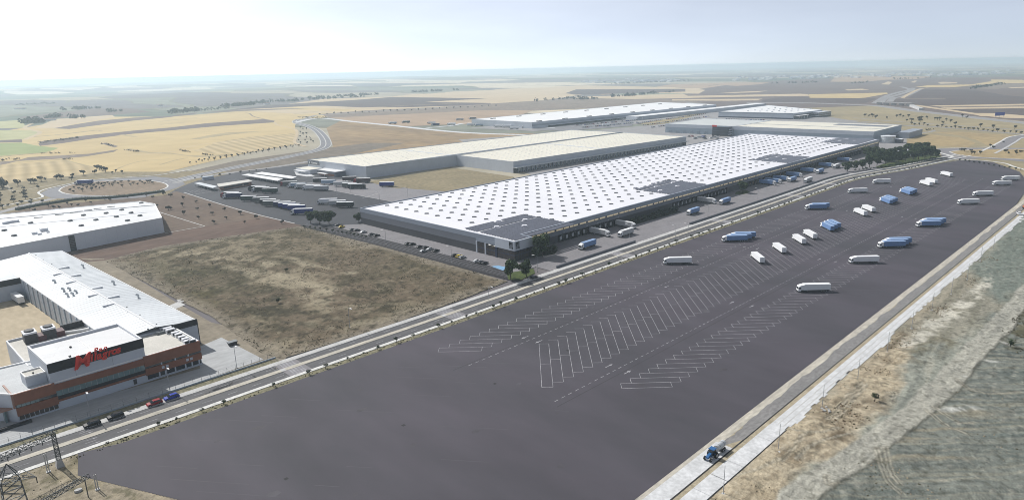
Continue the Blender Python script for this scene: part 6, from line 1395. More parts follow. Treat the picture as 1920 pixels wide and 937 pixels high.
x, y = G(1911, 402); car(x, y, R_(205), 'paint_white', 'white car on the pale pavement at the right edge', None, 1.15)
# distant car park and far parked cars: small cars without parts
simple = {}
def small_car(x, y, rz, cm, lab, grp):
    if cm not in simple: simple[cm] = MB().box(-2.1, 2.1, -.85, .85, .3, .95).hexa([(-1.7, -.75, .95), (1.0, -.75, .95), (1.0, .75, .95), (-1.7, .75, .95)], [(-1.3, -.62, 1.45), (.3, -.62, 1.45), (.3, .62, 1.45), (-1.3, .62, 1.45)], 1).mesh('car', [cm, 'glass_dark'])
    o = link('car', simple[cm], None, (x, y, -.02), rz); o.scale = (1.25, 1.25, 1.25); tag(o, lab, 'car', grp)
rg = random.Random(11); cols = ['paint_white', 'paint_white', 'paint_silver', 'paint_graphite', 'paint_black', 'paint_silver', 'paint_red', 'paint_blue']
for r_, (a, b, n) in enumerate([((1070, 232), (1190, 222), 30), ((1080, 236), (1196, 226), 30), ((1092, 240), (1200, 230), 28), ((1195, 232), (1325, 214), 34), ((1205, 236), (1330, 219), 30), ((1220, 240), (1345, 224), 28)]):
    for i in range(n):
        if rg.random() < .12: continue
        t = (i + .5) / n; x, y = G(a[0] + (b[0] - a[0]) * t, a[1] + (b[1] - a[1]) * t)
        small_car(x, y, .3, rg.choice(cols), 'small car in the packed distant car park between the far halls', 'cars in the distant car park')
for i in range(16):
    x, y = G(1362 + i * 4.6, 224.5 + i * .12); small_car(x, y, 1.7, rg.choice(cols), 'small car in the line under the compact far hall', 'cars by the compact far hall')
for i in range(18):
    x, y = G(1290 + rg.uniform(0, 60), 256 + rg.uniform(0, 6)); small_car(x, y, rg.uniform(0, 3), rg.choice(cols), 'small car on the ground before the blue glazed office', 'cars before the glazed office')
# tractor with a water tank, blue
tx, ty = G(1333, 858); hd = math.atan2(-.0205, -1)
t = thing('tractor', (tx, ty, 0), 'blue farm tractor on the wet paved strip beside the lot', 'tractor', None, hd)
o = MB().profile([(.2, .75), (2.1, .75), (2.15, 1.25), (1.6, 1.5), (.2, 1.6)], -.38, .38).build('bonnet', 'tractor_blue', t, (0, 0, 0))
c = MB().hexa([(-1.3, -.75, 1.0), (.3, -.75, 1.0), (.3, .75, 1.0), (-1.3, .75, 1.0)], [(-1.15, -.65, 2.45), (.1, -.65, 2.45), (.1, .65, 2.45), (-1.15, .65, 2.45)]).build('cab', 'glass_dark', t, (0, 0, 0))
MB().box(-1.3, .25, -.78, .78, 2.46, 2.65).build('roof', 'tractor_blue', c, (0, 0, 0)); MB().tube((.9, .5, 1.4), (.9, .5, 2.5), .05, 6).build('exhaust', 'rail_dark', t, (0, 0, 0))
MB().box(-1.5, -.2, -1.05, -.76, 1.35, 1.5).box(-1.5, -.2, .76, 1.05, 1.35, 1.5).build('mudguard', 'tractor_blue', t, (0, 0, 0))
bw = wheel_mb(.82, .5).mesh('wheel', ['rubber', 'paint_silver']); sw = wheel_mb(.52, .36).mesh('wheel', ['rubber', 'paint_silver'])
for y in (-.98, .98): link('wheel', bw, t, (-.85, y, .82)); link('wheel', sw, t, (1.65, y * .85, .52))
tw = thing('tank_trailer', (tx + 4.6, ty + .15, 0), 'grey cylindrical water tank trailer towed by the blue tractor', 'trailer', None, hd)
b = MB().tube((-1.9, 0, 1.55), (1.9, 0, 1.55), .82, 18).build('tank', 'tank_metal', tw, (0, 0, 0)); MB().tube((-1.0, 0, 1.55), (-.9, 0, 1.55), .85, 18).tube((.9, 0, 1.55), (1.0, 0, 1.55), .85, 18).build('hoop', 'galvanised', b, (0, 0, 0))
MB().box(-1.9, 3.0, -.25, .25, .6, .78).build('drawbar', 'machine_dark', tw, (0, 0, 0))
for x in (-.9, .0):
    for y in (-.85, .85): link('wheel', sw, tw, (x, y, .52))
# orange digger cut by the right edge
x, y = G(1922, 391); t = thing('excavator', (x, y, 0), 'orange digger beside the white car at the right edge', 'excavator', None, R_(200))
MB().box(-1.8, 1.8, -1.3, -.7, .02, .8).box(-1.8, 1.8, .7, 1.3, .02, .8).build('track', 'rubber', t, (0, 0, 0)); MB().box(-1.9, 1.5, -1.2, 1.2, .9, 2.0).build('body', 'paint_orange', t, (0, 0, 0))
MB().box(-.2, 1.3, .1, 1.1, 2.01, 3.1).build('cab', 'glass_dark', t, (0, 0, 0)); MB().tube((1.3, -.4, 1.8), (3.8, -.4, 4.4), .28, 6).tube((3.8, -.4, 4.4), (5.6, -.4, 2.0), .22, 6).build('boom', 'paint_orange', t, (0, 0, 0))

# ================================================================== TREES AND PLANTS
def leaf_cloud(mb, clumps, n, size, rg, nm=3, flat=.0):
    """many small leaf faces spread through overlapping clumps"""
    tot = sum(c[3] ** 2 for c in clumps)
    for cx, cy, cz, r, *q in clumps:
        sq = q[0] if q else .8
        for _ in range(max(4, int(n * r * r / tot))):
            while True:
                a = np.array([rg.uniform(-1, 1) for _ in range(3)]); d = np.linalg.norm(a)
                if .0 < d <= 1: break
            a = a / d * d ** .45
            p = Vector((cx + a[0] * r, cy + a[1] * r, cz + a[2] * r * sq))
            nrm = (Vector(a) + Vector((rg.uniform(-1, 1), rg.uniform(-1, 1), rg.uniform(-.4, 1)))).normalized()
            u = nrm.orthogonal().normalized(); w = nrm.cross(u); t = rg.uniform(0, 6.28); u, w = u * math.cos(t) + w * math.sin(t), w * math.cos(t) - u * math.sin(t)
            s = size * rg.uniform(.6, 1.4)
            mb.add([p - u * s - w * s * .6, p + u * s - w * s * .6, p + u * s * .8 + w * s * .7, p - u * s * .8 + w * s * .7], [(0, 1, 2, 3)], rg.randrange(nm))
def limbs(mb, h, r, clumps, rg):
    top = (rg.uniform(-.2, .2), rg.uniform(-.2, .2), h)
    mb.tube((0, 0, -.15), top, r, 7, 0, r * .6)
    for cx, cy, cz, cr, *q in clumps: mb.tube(top, (cx, cy, cz), r * .45, 5, 0, r * .12)
def big_tree(seed, h=11.0, spread=5.0, n=2100, mats=('leaf_dark', 'leaf_mid', 'leaf_dark', 'leaf_light')):
    rg = random.Random(seed); cl = []
    for i in range(9):
        a = rg.uniform(0, 6.28); d = spread * rg.uniform(.15, .75); cl.append((d * math.cos(a), d * math.sin(a), h * rg.uniform(.34, .86), spread * rg.uniform(.28, .5)))
    cl.append((0, 0, h * .72, spread * .5)); cl.append((rg.uniform(-1, 1), rg.uniform(-1, 1), h * .38, spread * .42))
    t = MB(); limbs(t, h * .35, .32, cl, rg); c = MB(); leaf_cloud(c, cl, n, .34, rg, len(mats))
    return t.mesh('trunk', ['bark']), c.mesh('crown', list(mats))
def small_tree(seed, h=3.0, n=150, mats=('olive_dark', 'olive_mid', 'olive_dark')):
    rg = random.Random(seed); cl = []
    for i in range(4):
        a = rg.uniform(0, 6.28); d = h * rg.uniform(.12, .36); cl.append((d * math.cos(a), d * math.sin(a), h * rg.uniform(.58, .85), h * rg.uniform(.22, .32), .75))
    mb = MB(); leaf_cloud(mb, cl, n, h * .075, rg, len(mats))
    top = (0, 0, h * .42); k = len(mats); mb.tube((0, 0, -.1), top, h * .05, 5, k)
    for c in cl: mb.tube(top, c[:3], h * .025, 4, k)
    return mb.mesh('olive_tree', list(mats) + ['bark'])
BIG = [big_tree(k, 11, 5.2) for k in range(4)]
SMALL = [small_tree(40 + k) for k in range(5)]
SHRUB = [small_tree(60 + k, 1.7, 110, ('leaf_dark', 'olive_dark', 'leaf_mid')) for k in range(4)]
tr = random.Random(21)
def tree(px, py, s, lab, group=None, kind=None, at=None, z=-.02):
    x, y = at or G(px, py); tm, cm = BIG[tr.randrange(4)] if kind is None else BIG[kind]
    t = thing('broadleaf_tree', (x, y, z + drop(x, y)), lab, 'tree', group, tr.uniform(0, 6.28)); t.scale = (s, s, s * tr.uniform(.92, 1.08)); link('trunk', tm, t); link('crown', cm, t)
    return t
def olive(p, s, lab, group, meshes=SMALL, name='olive_tree', cat='tree', z=-.1):
    o = link(name, meshes[tr.randrange(len(meshes))], None, (*p, z + drop(*p)), tr.uniform(0, 6.28)); k = s * tr.uniform(.8, 1.2); o.scale = (k, k, k * tr.uniform(.85, 1.1)); tag(o, lab, cat, group)
tree(1017, 481, 1.12, 'tall dark tree at the glazed corner of the white roofed warehouse', None, 0); tree(1003, 484, .62, 'smaller tree tucked against the glazed warehouse corner', None, 1)
tree(958, 524, .98, 'larger of two trees at the road junction corner', 'trees at the junction', 2); tree(987, 518, .78, 'smaller of two trees at the road junction corner', 'trees at the junction', 3)
tree(582, 418, .85, 'left one of three trees between lorry yard and front car park', 'trees by the yard corner', 1); tree(600, 421, .92, 'middle one of three trees between lorry yard and front car park', 'trees by the yard corner', 0); tree(617, 420, .95, 'right one of three trees between lorry yard and front car park', 'trees by the yard corner', 2)
tree(673, 416, .62, 'small tree at the far front corner of the white roofed warehouse', None, 3)
tree(1393, 361, .92, 'tree on the little lawn in the warehouse apron', None, 1)
for i, (px, py, s) in enumerate([(1589, 322, .95), (1603, 319, .85), (1617, 317, .9), (1630, 314, 1.05), (1644, 311, 1.1), (1624, 293, 1.0), (1636, 297, 1.1), (1632, 304, 1.0), (1650, 302, 1.15), (1660, 308, 1.1), (1672, 306, 1.0), (1685, 304, 1.0), (1698, 302, 1.1), (1712, 300, 1.3), (1722, 299, 1.35), (1734, 297, 1.3), (1706, 292, 1.35), (1718, 290, 1.4), (1730, 291, 1.35), (1745, 296, 1.1), (1756, 295, .75), (1658, 298, 1.05), (1675, 299, 1.1), (1690, 296, 1.2), (1666, 303, 1.1)]):
    tree(px, py, s, 'dense dark tree in the thick grove at the far end of the apron', 'grove at the far end of the apron')
def shrub_row(pts, n, s, lab, group, name='shrub'):
    for i in range(n):
        t = (i + .5) / n * (len(pts) - 1); k = min(int(t), len(pts) - 2); p = lerp2(pts[k], pts[k + 1], t - k); olive((p[0] + tr.uniform(-.4, .4), p[1] + tr.uniform(-.4, .4)), s, lab, group, SHRUB, name, 'shrub', -.05)
shrub_row([dockf(96, -4.5, 0)[:2], dockf(150, -5.5, 0)[:2]], 22, 2.0, 'dark rounded shrub in the bed between two groups of docks', 'shrubs in the dock bed')
shrub_row([dockf(112, -7.5, 0)[:2], dockf(150, -8, 0)[:2]], 14, 1.5, 'dark rounded shrub in the bed between two groups of docks', 'shrubs in the dock bed')
shrub_row([dockf(90, -3.5, 0)[:2], dockf(93, -3.5, 0)[:2]], 2, 2.2, 'shrub at the near end of the dock bed', 'shrubs at the dock bed end')
shrub_row([G(1000, 481), G(1042, 470)], 12, 1.7, 'low dark shrub under the tall corner tree', 'shrubs under the corner tree')
shrub_row([G(565, 426), G(640, 438), G(688, 447)], 14, 1.2, 'low shrub in the bed at the head of the front car park', 'shrubs at the front car park')
shrub_row([G(1600, 322), G(1690, 311), G(1755, 299)], 26, 1.5, 'sunlit yellow-green shrub along the grove edge', 'shrubs along the grove edge')
vx = [x for x in np.arange(31, 745, 7.0)]
ax_line = offs(axis, -9.4)
for i, x in enumerate(vx):
    j = min(range(len(axis)), key=lambda k: abs(axis[k][0] - x)); j2 = min(j + 1, len(axis) - 1)
    p = ax_line[j]; p = (x, p[1] + (x - p[0]) * (ax_line[j2][1] - p[1]) / max(.1, ax_line[j2][0] - p[0]) if j2 != j else p[1])
    if tr.random() < .12: continue
    p = (p[0] + tr.uniform(-1.6, 1.6), p[1] + tr.uniform(-.5, .5))
    olive(p, tr.choice((1.25, 1.0, .75, .6)), 'small dark shrub on the verge between main road and asphalt lot', 'verge shrubs along the lot', SHRUB, 'verge_shrub', 'shrub', -.05)
for k in range(14):
    olive(lerp2(G(1800, 302), G(1925, 322), k / 13), 1.3, 'small dark shrub on the kerb at the far edge of the lot', 'shrubs at the far lot kerb', SHRUB, 'verge_shrub', 'shrub', -.05)
# olive trees, each where the photo shows one
O6 = lambda u, v: G(u / 6, 290 + v / 6)
lower = [(30, 605), (90, 580), (205, 585), (248, 555), (350, 560), (355, 525), (475, 540), (150, 530), (150, 492), (160, 446), (128, 410), (290, 500), (258, 450), (285, 470), (270, 392), (285, 425), (430, 385), (8, 480), (5, 550), (0, 450)]
for u, v in lower: olive(O6(u, v), 1.15, 'dark olive tree on the rough ground left of the roundabout', 'olives left of the roundabout')
for u, v, s in [(205, 350, 2.0), (345, 322, 2.0), (385, 325, 1.8), (465, 300, 1.8), (520, 300, 1.5), (640, 282, 2.0), (690, 280, 2.0), (805, 285, 1.4), (820, 255, 1.9), (945, 230, 2.0), (1070, 220, 1.7), (1090, 160, 2.0), (1120, 170, 2.1), (1150, 180, 2.0), (1190, 195, 2.2), (1375, 212, 1.4), (1300, 200, 1.2), (1265, 215, 1.0), (30, 385, 3.0), (15, 360, 3.2), (45, 375, 2.4)]:
    olive(O6(u, v), s, 'bushy dark tree on the rough ground beyond the roundabout', 'trees beyond the roundabout')
for u, v in [(790, 410), (835, 432), (833, 382), (887, 392), (935, 365), (930, 418), (975, 385), (1020, 352), (1030, 405), (1058, 366), (1078, 384), (1118, 393), (1140, 356), (1170, 370), (1105, 342), (1183, 338), (1213, 324), (1230, 347), (1268, 356), (1275, 330), (1297, 314), (1330, 336), (1362, 318), (1378, 365), (1450, 318), (1472, 352), (1503, 331), (1552, 346), (1577, 311), (1600, 324), (1630, 334), (1660, 314), (1685, 314), (1722, 327)]:
    olive(O6(u, v), .95, 'small dark olive tree on the roundabout island', 'olives on the roundabout')
for u, v in [(1845, 452), (1720, 490), (1650, 466), (1440, 490), (1240, 518), (1180, 505), (965, 528), (1025, 550), (762, 560), (805, 578), (880, 585), (608, 606), (547, 586), (670, 610), (388, 638), (335, 614), (1770, 585), (1895, 622)]:
    olive(O6(u, v), .9, 'dark pruned olive tree between the hedge and the white factory', 'olives behind the white factory')
for u, v in [(37, 362), (97, 378), (210, 400), (325, 434), (205, 466), (447, 468), (75, 498), (98, 495), (335, 498), (215, 542), (470, 538), (580, 500), (725, 538), (865, 576), (600, 580), (350, 578), (487, 620), (763, 620), (1097, 622)]:
    olive(Y5(u, v), .95, 'dark pruned olive tree in the bare brown orchard', 'olives in the brown orchard')
for u, v in [(315, 222), (380, 210), (475, 202), (540, 192), (628, 182), (725, 167), (805, 159), (868, 148), (955, 139)]:
    olive(Y5(u, v), .85, 'small olive tree in the row along the yard access road', 'olives along the access road')
for k in range(19):
    t = k / 18; u, v = lerp2((340, 945), (1560, 748), t); olive(G(300 + u / 6, 150 + v / 6), 1.0, 'small olive tree in the lower row beside the long left road', 'olives along the left road')
    u, v = lerp2((440, 915), (1530, 738), t); olive(G(300 + u / 6, 150 + v / 6), 1.0, 'small olive tree in the upper row beside the long left road', 'olives along the left road')
for u, v in [(1580, 545), (1585, 600), (1575, 650), (1565, 690), (1580, 720), (1645, 560), (1648, 610), (1645, 660), (1632, 690), (1655, 720), (1690, 660), (1700, 690), (1725, 705), (1610, 560), (1612, 620)]:
    olive(G(300 + u / 6, 150 + v / 6), 1.25, 'small tree in the planted lines inside the bend of the left road', 'planted lines at the road bend')
S6 = lambda u, v: G(1600 + u / 6, 150 + v / 6)
for u, v in [(130, 415), (175, 415), (217, 418), (250, 434), (380, 442), (485, 420), (525, 415), (555, 425), (617, 422), (768, 433), (740, 453), (830, 440), (600, 467), (655, 467), (750, 477), (915, 450), (945, 455), (968, 455), (1050, 462), (1090, 479), (1010, 495), (1145, 507), (1430, 530), (1575, 545), (1815, 557), (1230, 424), (1275, 432)]:
    olive(S6(u, v), 1.9, 'scattered dark tree on the dry slope below the highway', 'trees on the dry slope')
for u, v in [(655, 500), (690, 508), (743, 513), (790, 510), (835, 516), (945, 530), (993, 531), (1045, 537), (1098, 543), (1148, 546), (1198, 551), (1248, 557), (1297, 561), (1348, 566), (1405, 569), (1458, 574), (1510, 579), (1565, 584), (1622, 584), (1695, 596), (1760, 601), (1825, 604), (1887, 609)]:
    olive(S6(u, v), 1.35, 'street tree in the long row along the far estate road', 'street trees along the far road')
for u, v in [(1210, 800), (1250, 806), (1320, 810), (1330, 838), (1360, 836), (1425, 835), (1715, 822), (1750, 840), (1825, 820), (1830, 842), (1885, 827), (1545, 753), (1575, 772)]:
    olive(S6(u, v), 1.2, 'small tree on or beside the far roundabout', 'trees at the far roundabout')
for k in range(26):
    t = k / 25; olive(G(600 + t * 330, 216 - 16 * t + tr.uniform(-1, 1)), 1.7, 'small tree in the straggling line along the far field road', 'trees along the far field road')
# tree lines and groves that read as masses
def mass(name, lines, n, seed, hmin, hmax, mats=('far_dark', 'leaf_mid', 'far_dark'), wid=8):
    rg = random.Random(seed); mb = MB()
    for (a, b, m) in lines:
        A, B = G(*a), G(*b)
        for i in range(m):
            p = lerp2(A, B, rg.random()); x, y = p[0] + rg.uniform(-wid, wid), p[1] + rg.uniform(-wid, wid); h = rg.uniform(hmin, hmax)
            leaf_cloud(mb, [(x, y, drop(x, y) + h * .5, h * .55, .9), (x + h * .35, y - h * .2, drop(x, y) + h * .42, h * .4, .9)], n, h * .2, rg, len(mats))
    return tag(mb.build(name, list(mats)), kind='stuff')
mass('far_wood', [((417, 201), (500, 193), 34), ((430, 200), (470, 197), 16), ((480, 193), (560, 190), 22), ((556, 187), (662, 180), 26), ((662, 181), (666, 180), 4), ((675, 179.5), (706, 178.5), 10), ((773, 174), (831, 171), 24), ((853, 170), (856, 170), 2), ((316, 212), (370, 208), 22), ((45, 231), (110, 219), 26), ((55, 232), (85, 229), 14), ((140, 222), (152, 222), 4), ((205, 210), (230, 209), 6), ((120, 207), (190, 203), 14), ((520, 191), (680, 182), 20)], 26, 3, 6, 13, ('far_dark', 'leaf_mid', 'olive_mid'), 10)
mass('far_wood', [((1165, 181), (1180, 179), 5), ((1178, 181), (1205, 177), 14), ((1205, 177), (1240, 175), 8), ((1250, 174), (1274, 171), 5), ((1150, 158), (1290, 152), 60), ((1592, 157), (1625, 155), 10), ((1080, 187), (1120, 186), 14), ((1442, 157), (1533, 155), 18), ((1820, 167), (1880, 158), 40), ((1130, 183), (1180, 180), 12), ((985, 192), (1090, 183), 14), ((1664, 149), (1750, 147), 14)], 20, 4, 5, 11, ('far_dark', 'far_dark', 'olive_mid'), 12)
mb_rows = []
for k in range(17):                                                # orchard rows on the far slope
    x = 316 + k * 6.6; mb_rows.append(((x, 210 - k * .55), (x + 7, 214 - k * .62), 6))
mass('far_orchard', mb_rows, 8, 6, 4, 6, ('far_dark', 'olive_mid'), 2)
mass('far_orchard', [((30 + k * 5, 199 - k * .2), (33 + k * 5, 196 - k * .2), 3) for k in range(15)], 8, 7, 5, 8, ('far_dark', 'olive_mid'), 3)
mass('far_orchard', [((72 + k * 5.5, 270 - k * .8), (76 + k * 5.5, 266 - k * .6), 3) for k in range(14)], 8, 9, 2, 3.5, ('far_dark', 'olive_mid'), 2)
mass('far_orchard', [((564 + k * 4.5, 222 + k * .1), (560 + k * 4.5, 220), 3) for k in range(12)], 8, 10, 2, 3.5, ('far_dark', 'olive_mid'), 2)
mass('far_scrub', [((20, 300), (34, 299), 8), ((0, 302), (20, 297), 12), ((117, 299), (135, 299), 10), ((190, 270), (210, 274), 14), ((232, 281), (260, 285), 18), ((80, 288), (140, 287), 16), ((335, 282), (360, 286), 14), ((378, 290), (400, 291), 12), ((1735, 245), (1750, 242), 10), ((1290, 160), (1320, 158), 14)], 14, 8, 1.0, 2.6, ('olive_dark', 'dry_brown', 'far_dark'), 3)
# town on the horizon
rg = random.Random(8); mb = MB()
for i in range(230):
    px = rg.choice([rg.uniform(1090, 1280), rg.uniform(1380, 1660), rg.uniform(1660, 1900)]); py = _hy(px) + rg.uniform(24, 31)
    x, y = G(px, py); s = rg.uniform(8, 26); h = rg.uniform(4, 10); z = drop(x, y)
    mb.box(x - s, x + s, y - s * .6, y + s * .6, z - 3, z + h, rg.randrange(2))
tag(mb.build('distant_town', ['roof_bright', 'panel_grey']), kind='stuff')
rg = random.Random(9); mb = MB()
for (px, py) in [(62, 226), (82, 227), (97, 226), (33, 205), (42, 205), (165, 202), (300, 199), (652, 179), (789, 172.5), (500, 196)]:
    x, y = G(px, py); z = drop(x, y); mb.box(x - 9, x + 9, y - 6, y + 6, z - 1, z + 4.5); mb.box(x - 9.4, x + 9.4, y - 6.4, y + 6.4, z + 4.51, z + 5.2, 1)
tag(mb.build('distant_farm', ['trim_white', 'rust_pale']), kind='stuff')
# clipped hedge beside the roundabout
hp_ = smooth([G(*p) for p in [(31, 394), (70, 386), (115, 379), (150, 374), (205, 371.5), (250, 367), (308, 359.5)]], 6)
hd_ = thing('hedge', (*hp_[0], 0), 'long clipped grey-green hedge between the roundabout and the white factory', 'hedge')
mb = MB(); Lh = offs(hp_, 1.5); Rh = offs(hp_, -1.5); rg = random.Random(3)
for i in range(len(hp_) - 1):
    lo = [(*Rh[i], -.2), (*Rh[i + 1], -.2), (*Lh[i + 1], -.2), (*Lh[i], -.2)]; mb.hexa(lo, [(a, b, 1.5) for a, b, _ in lo])
mb.build('core', 'hedge_a', hd_); mb = MB()
for i in range(len(hp_) - 1):
    for _ in range(60):
        t = rg.random(); p = lerp2(lerp2(Rh[i], Rh[i + 1], t), lerp2(Lh[i], Lh[i + 1], t), rg.uniform(-.05, 1.05)); z = rg.uniform(.1, 1.9); s = rg.uniform(.15, .35)
        mb.add([(p[0] - s, p[1] - s * .5, z), (p[0] + s, p[1] + s * .3, z - .1), (p[0] + s * .4, p[1] + s, z + .25), (p[0] - s * .5, p[1] + s * .6, z + .2)], [(0, 1, 2, 3)], rg.randrange(2))
tag(mb.build('foliage', ['hedge_a', 'hedge_b'], hd_), kind='stuff')

# ================================================================== STREET FURNITURE, FENCES, POWER LINE
def lamp_mesh(h, arm):
    return (MB().tube((0, 0, -.1), (0, 0, h), .11, 7, 0, .07).tube((0, 0, h - .05), (arm, 0, h + .35), .055, 6).mesh('pole', ['pole_grey']),
            MB().box(arm - .2, arm + 1.1, -.22, .22, h + .3, h + .46).mesh('lamp_head', ['lamp_white']), MB().box(-.3, .3, -.3, .3, -.15, .12).mesh('base_plate', ['concrete']))
LM = lamp_mesh(8.2, 1.6)
def lamp(px, py, rz, lab, group, lm=LM, at=None):
    x, y = at or G(px, py); t = thing('street_lamp', (x, y, -.02), lab, 'street lamp', group, rz); link('pole', lm[0], t); link('lamp_head', lm[1], t); link('base_plate', lm[2], t)
for px, py, lab in [(170, 781, 'street lamp before the bakery front, beside the black cars'), (319, 733, 'street lamp before the bakery, above the blue car'), (444, 689, 'street lamp on the bare paving right of the bakery'), (656, 614, 'street lamp at the edge of the scrub plot'), (917, 571, 'street lamp at the crossing beside the scrub plot')]:
    lamp(px, py, -1.57, lab, 'street lamps along the main road')
for (x, y), lab in [(F1(307, 470), 'left lamp post in the front car park'), (F1(897, 628), 'right lamp post in the front car park'), (F1(1668, 715), 'lamp post at the apron corner beside the junction trees'), (Z2(866, 607), 'lamp post on the apron beside the standing grey-white lorry'), (Z2(1570, 425), 'lamp post on the apron near the low wall gap'), (Z3(195, 690), 'lamp post on the apron below the lawn tree'), (Z3(605, 560), 'lamp post on the far apron beside docked blue lorries'), (Z3(990, 470), 'lamp post at the edge of the grove')]:
    lamp(0, 0, 2.4, lab, 'lamps of the warehouse yard', at=(x, y))
for (x, y), lab in [(Z2(1278, 620), 'grey mast on the verge by the middle of the lot'), (Z2(1390, 605), 'pale mast on the verge right of the other mast'), (Z3(585, 680), 'mast on the verge near the far crossing'), (Z3(1068, 480), 'mast on the verge by the grove')]:
    lamp(0, 0, 1.57, lab, 'masts on the lot verge', at=(x, y))
for (px, py), lab in [((463, 366), 'first lamp mast on the dark yard paving'), ((632, 366), 'second lamp mast near the pale paving edge'), ((712, 380), 'lamp mast beside the white roof in the yard'), ((765, 371), 'lamp mast on the pale yard paving'), ((658, 362), 'thin lamp mast beside the lone blue trailer')]:
    lamp(px, py, 2.4, lab, 'masts in the older yard')
PM = (MB().tube((0, 0, -.1), (0, 0, 7.6), .09, 6, 0, .06).mesh('pole', ['pole_grey']), MB().box(-.35, .35, -.35, .35, -.2, .18).mesh('foundation', ['concrete']))
for i, (px, py) in enumerate([(1356, 925), (1459, 843), (1541, 765), (1608, 711), (1663, 660), (1709, 616), (1747, 581), (1783, 552), (1813, 524), (1838, 490), (1862, 468)]):
    x, y = G(px, py); t = thing('bare_pole', (x, y, -.02), 'thin bare pole at the edge of the pale pavement, number %s from the camera' % ['one', 'two', 'three', 'four', 'five', 'six', 'seven', 'eight', 'nine', 'ten', 'eleven'][i], 'pole', 'bare poles along the pale pavement')
    link('pole', PM[0], t); link('foundation', PM[1], t)
    if i in (1, 2):
        rg = random.Random(i)
        for k in range(7): x2, y2 = x + rg.uniform(-1.5, 1.5), y - 1.6 + rg.uniform(-1, 1); s = rg.uniform(.25, .6); tag(MB().prism([(x2 + s * math.cos(a) * rg.uniform(.6, 1), y2 + s * math.sin(a) * rg.uniform(.6, 1)) for a in np.arange(0, 6.2, 1.05)], -.1, s * .7).build('concrete_rubble', 'concrete'), 'broken concrete lump at the foot of a bare pole', 'rubble', 'rubble at the pole feet')
# fence of the bakery plot and the low wall of the apron
fl_ = [p for p in offs(axis, 11.6) if -20 < p[0] < 97]
fen = thing('wire_fence', (*fl_[0], 0), 'low wall with wire fence between the bakery forecourt and the road', 'fence')
mb = MB()
for a, b in zip(fl_, fl_[1:]): wallband(mb, a, b, -.1, .45, -.12, .12)
mb.build('low_wall', 'panel_blue_grey', fen); mb = MB()
for z in (1.0, 1.6, 2.1):
    for a, b in zip(fl_, fl_[1:]): mb.tube((*a, z), (*b, z), .018, 4)
mb.build('wire', 'galvanised', fen); pm = MB().tube((0, 0, .4), (0, 0, 2.2), .05, 6).mesh('post', ['galvanised']); dist = 0
for a, b in zip(fl_, fl_[1:]):
    n = max(1, round(math.dist(a, b) / 3.2))
    for k in range(n): p = lerp2(a, b, k / n); link('post', pm, fen, (p[0] - fl_[0][0], p[1] - fl_[0][1], 0))
wl_ = [p for p in offs(axis, 9.6) if 240 < p[0] < 640]
aw = thing('boundary_wall', (*wl_[0], 0), 'low dark wall between the warehouse apron and the main road', 'wall')
for g0_, g1_ in ((240, 312), (322, 336), (345, 352), (362, 640)):
    pts = [p for p in wl_ if g0_ <= p[0] <= g1_]
    mb = MB()
    for a, b in zip(pts, pts[1:]): wallband(mb, a, b, -.1, 1.3, -.15, .15)
    if mb.v: mb.build('wall_section', 'wall_mid', aw)
ribbon('kerb', [p for p in axis if 212 < p[0] < 640], 8.0, 8.5, Zr - .05, 'kerb_white', step=.16)
sb = [G(1306, 425), G(1325, 417)]
# scrub plot fence posts, loose bits
x, y = G(436, 646); ct = thing('rubbish_skip', (x, y, 0), 'dark open skip standing on the bare paving right of the bakery', 'skip'); MB().hexa([(x - 1.3, y - .8, -.02), (x + 1.3, y - .8, -.02), (x + 1.3, y + .8, -.02), (x - 1.3, y + .8, -.02)], [(x - 1.7, y - 1, 1.3), (x + 1.7, y - 1, 1.3), (x + 1.7, y + 1, 1.3), (x - 1.7, y + 1, 1.3)]).build('tub', 'machine_dark', ct); MB().box(x - 1.75, x + 1.75, y - 1.05, y + 1.05, 1.31, 1.42).build('rim', 'galvanised', ct)
for (px, py), lab in [((1530, 797), 'bush heap beside the dirt road bend'), ((1640, 752), 'dark bush beside the white stone on the dirt site'), ((1894, 650), 'dark bush among pale rubble at the right edge'), ((521, 568), 'round dark bush on the scrub plot'), ((536, 510), 'small round bush on the upper scrub plot')]:
    if px == 1530: continue
    olive(G(px, py), 1.6, lab, None, SHRUB, 'bush', 'bush', -.1)
# lattice power structures at the lower left
def lattice(mb, base, top, h, n, r=.07):
    """a square tapering mast between two squares of corner points"""
    lv = [[tuple(lerp2(base[k], top[k], i / n)) + (h * i / n,) for k in range(4)] for i in range(n + 1)]
    for i in range(n):
        for k in range(4):
            a, b, c, d = lv[i][k], lv[i][(k + 1) % 4], lv[i + 1][k], lv[i + 1][(k + 1) % 4]
            mb.tube(a, c, r * 1.5, 4); mb.tube(a, d, r, 4); mb.tube(b, c, r, 4); mb.tube(c, d, r, 4)
def truss(mb, p, q, w, hh, n, r=.06):
    """a triangular lattice beam from p to q"""
    p, q = Vector(p), Vector(q); d = (q - p).normalized(); s = d.cross(Vector((0, 0, 1))).normalized(); up_ = Vector((0, 0, 1))
    L1 = [p + (q - p) * (i / n) + s * (w / 2) for i in range(n + 1)]; L2 = [p + (q - p) * (i / n) - s * (w / 2) for i in range(n + 1)]; L3 = [p + (q - p) * (i / n) + up_ * hh for i in range(n + 1)]
    for i in range(n):
        for A in (L1, L2, L3): mb.tube(A[i], A[i + 1], r * 1.5, 4)
        mb.tube(L1[i], L3[i + 1], r, 4); mb.tube(L2[i], L3[i + 1], r, 4); mb.tube(L1[i], L2[i + 1], r, 4); mb.tube(L2[i], L1[i + 1], r, 4); mb.tube(L3[i], L1[i], r, 4); mb.tube(L3[i], L2[i], r, 4)
bx, by = G(40, 985)
py_ = thing('lattice_tower', (bx, by, 0), 'steel lattice power tower rising at the lower left corner', 'power tower')
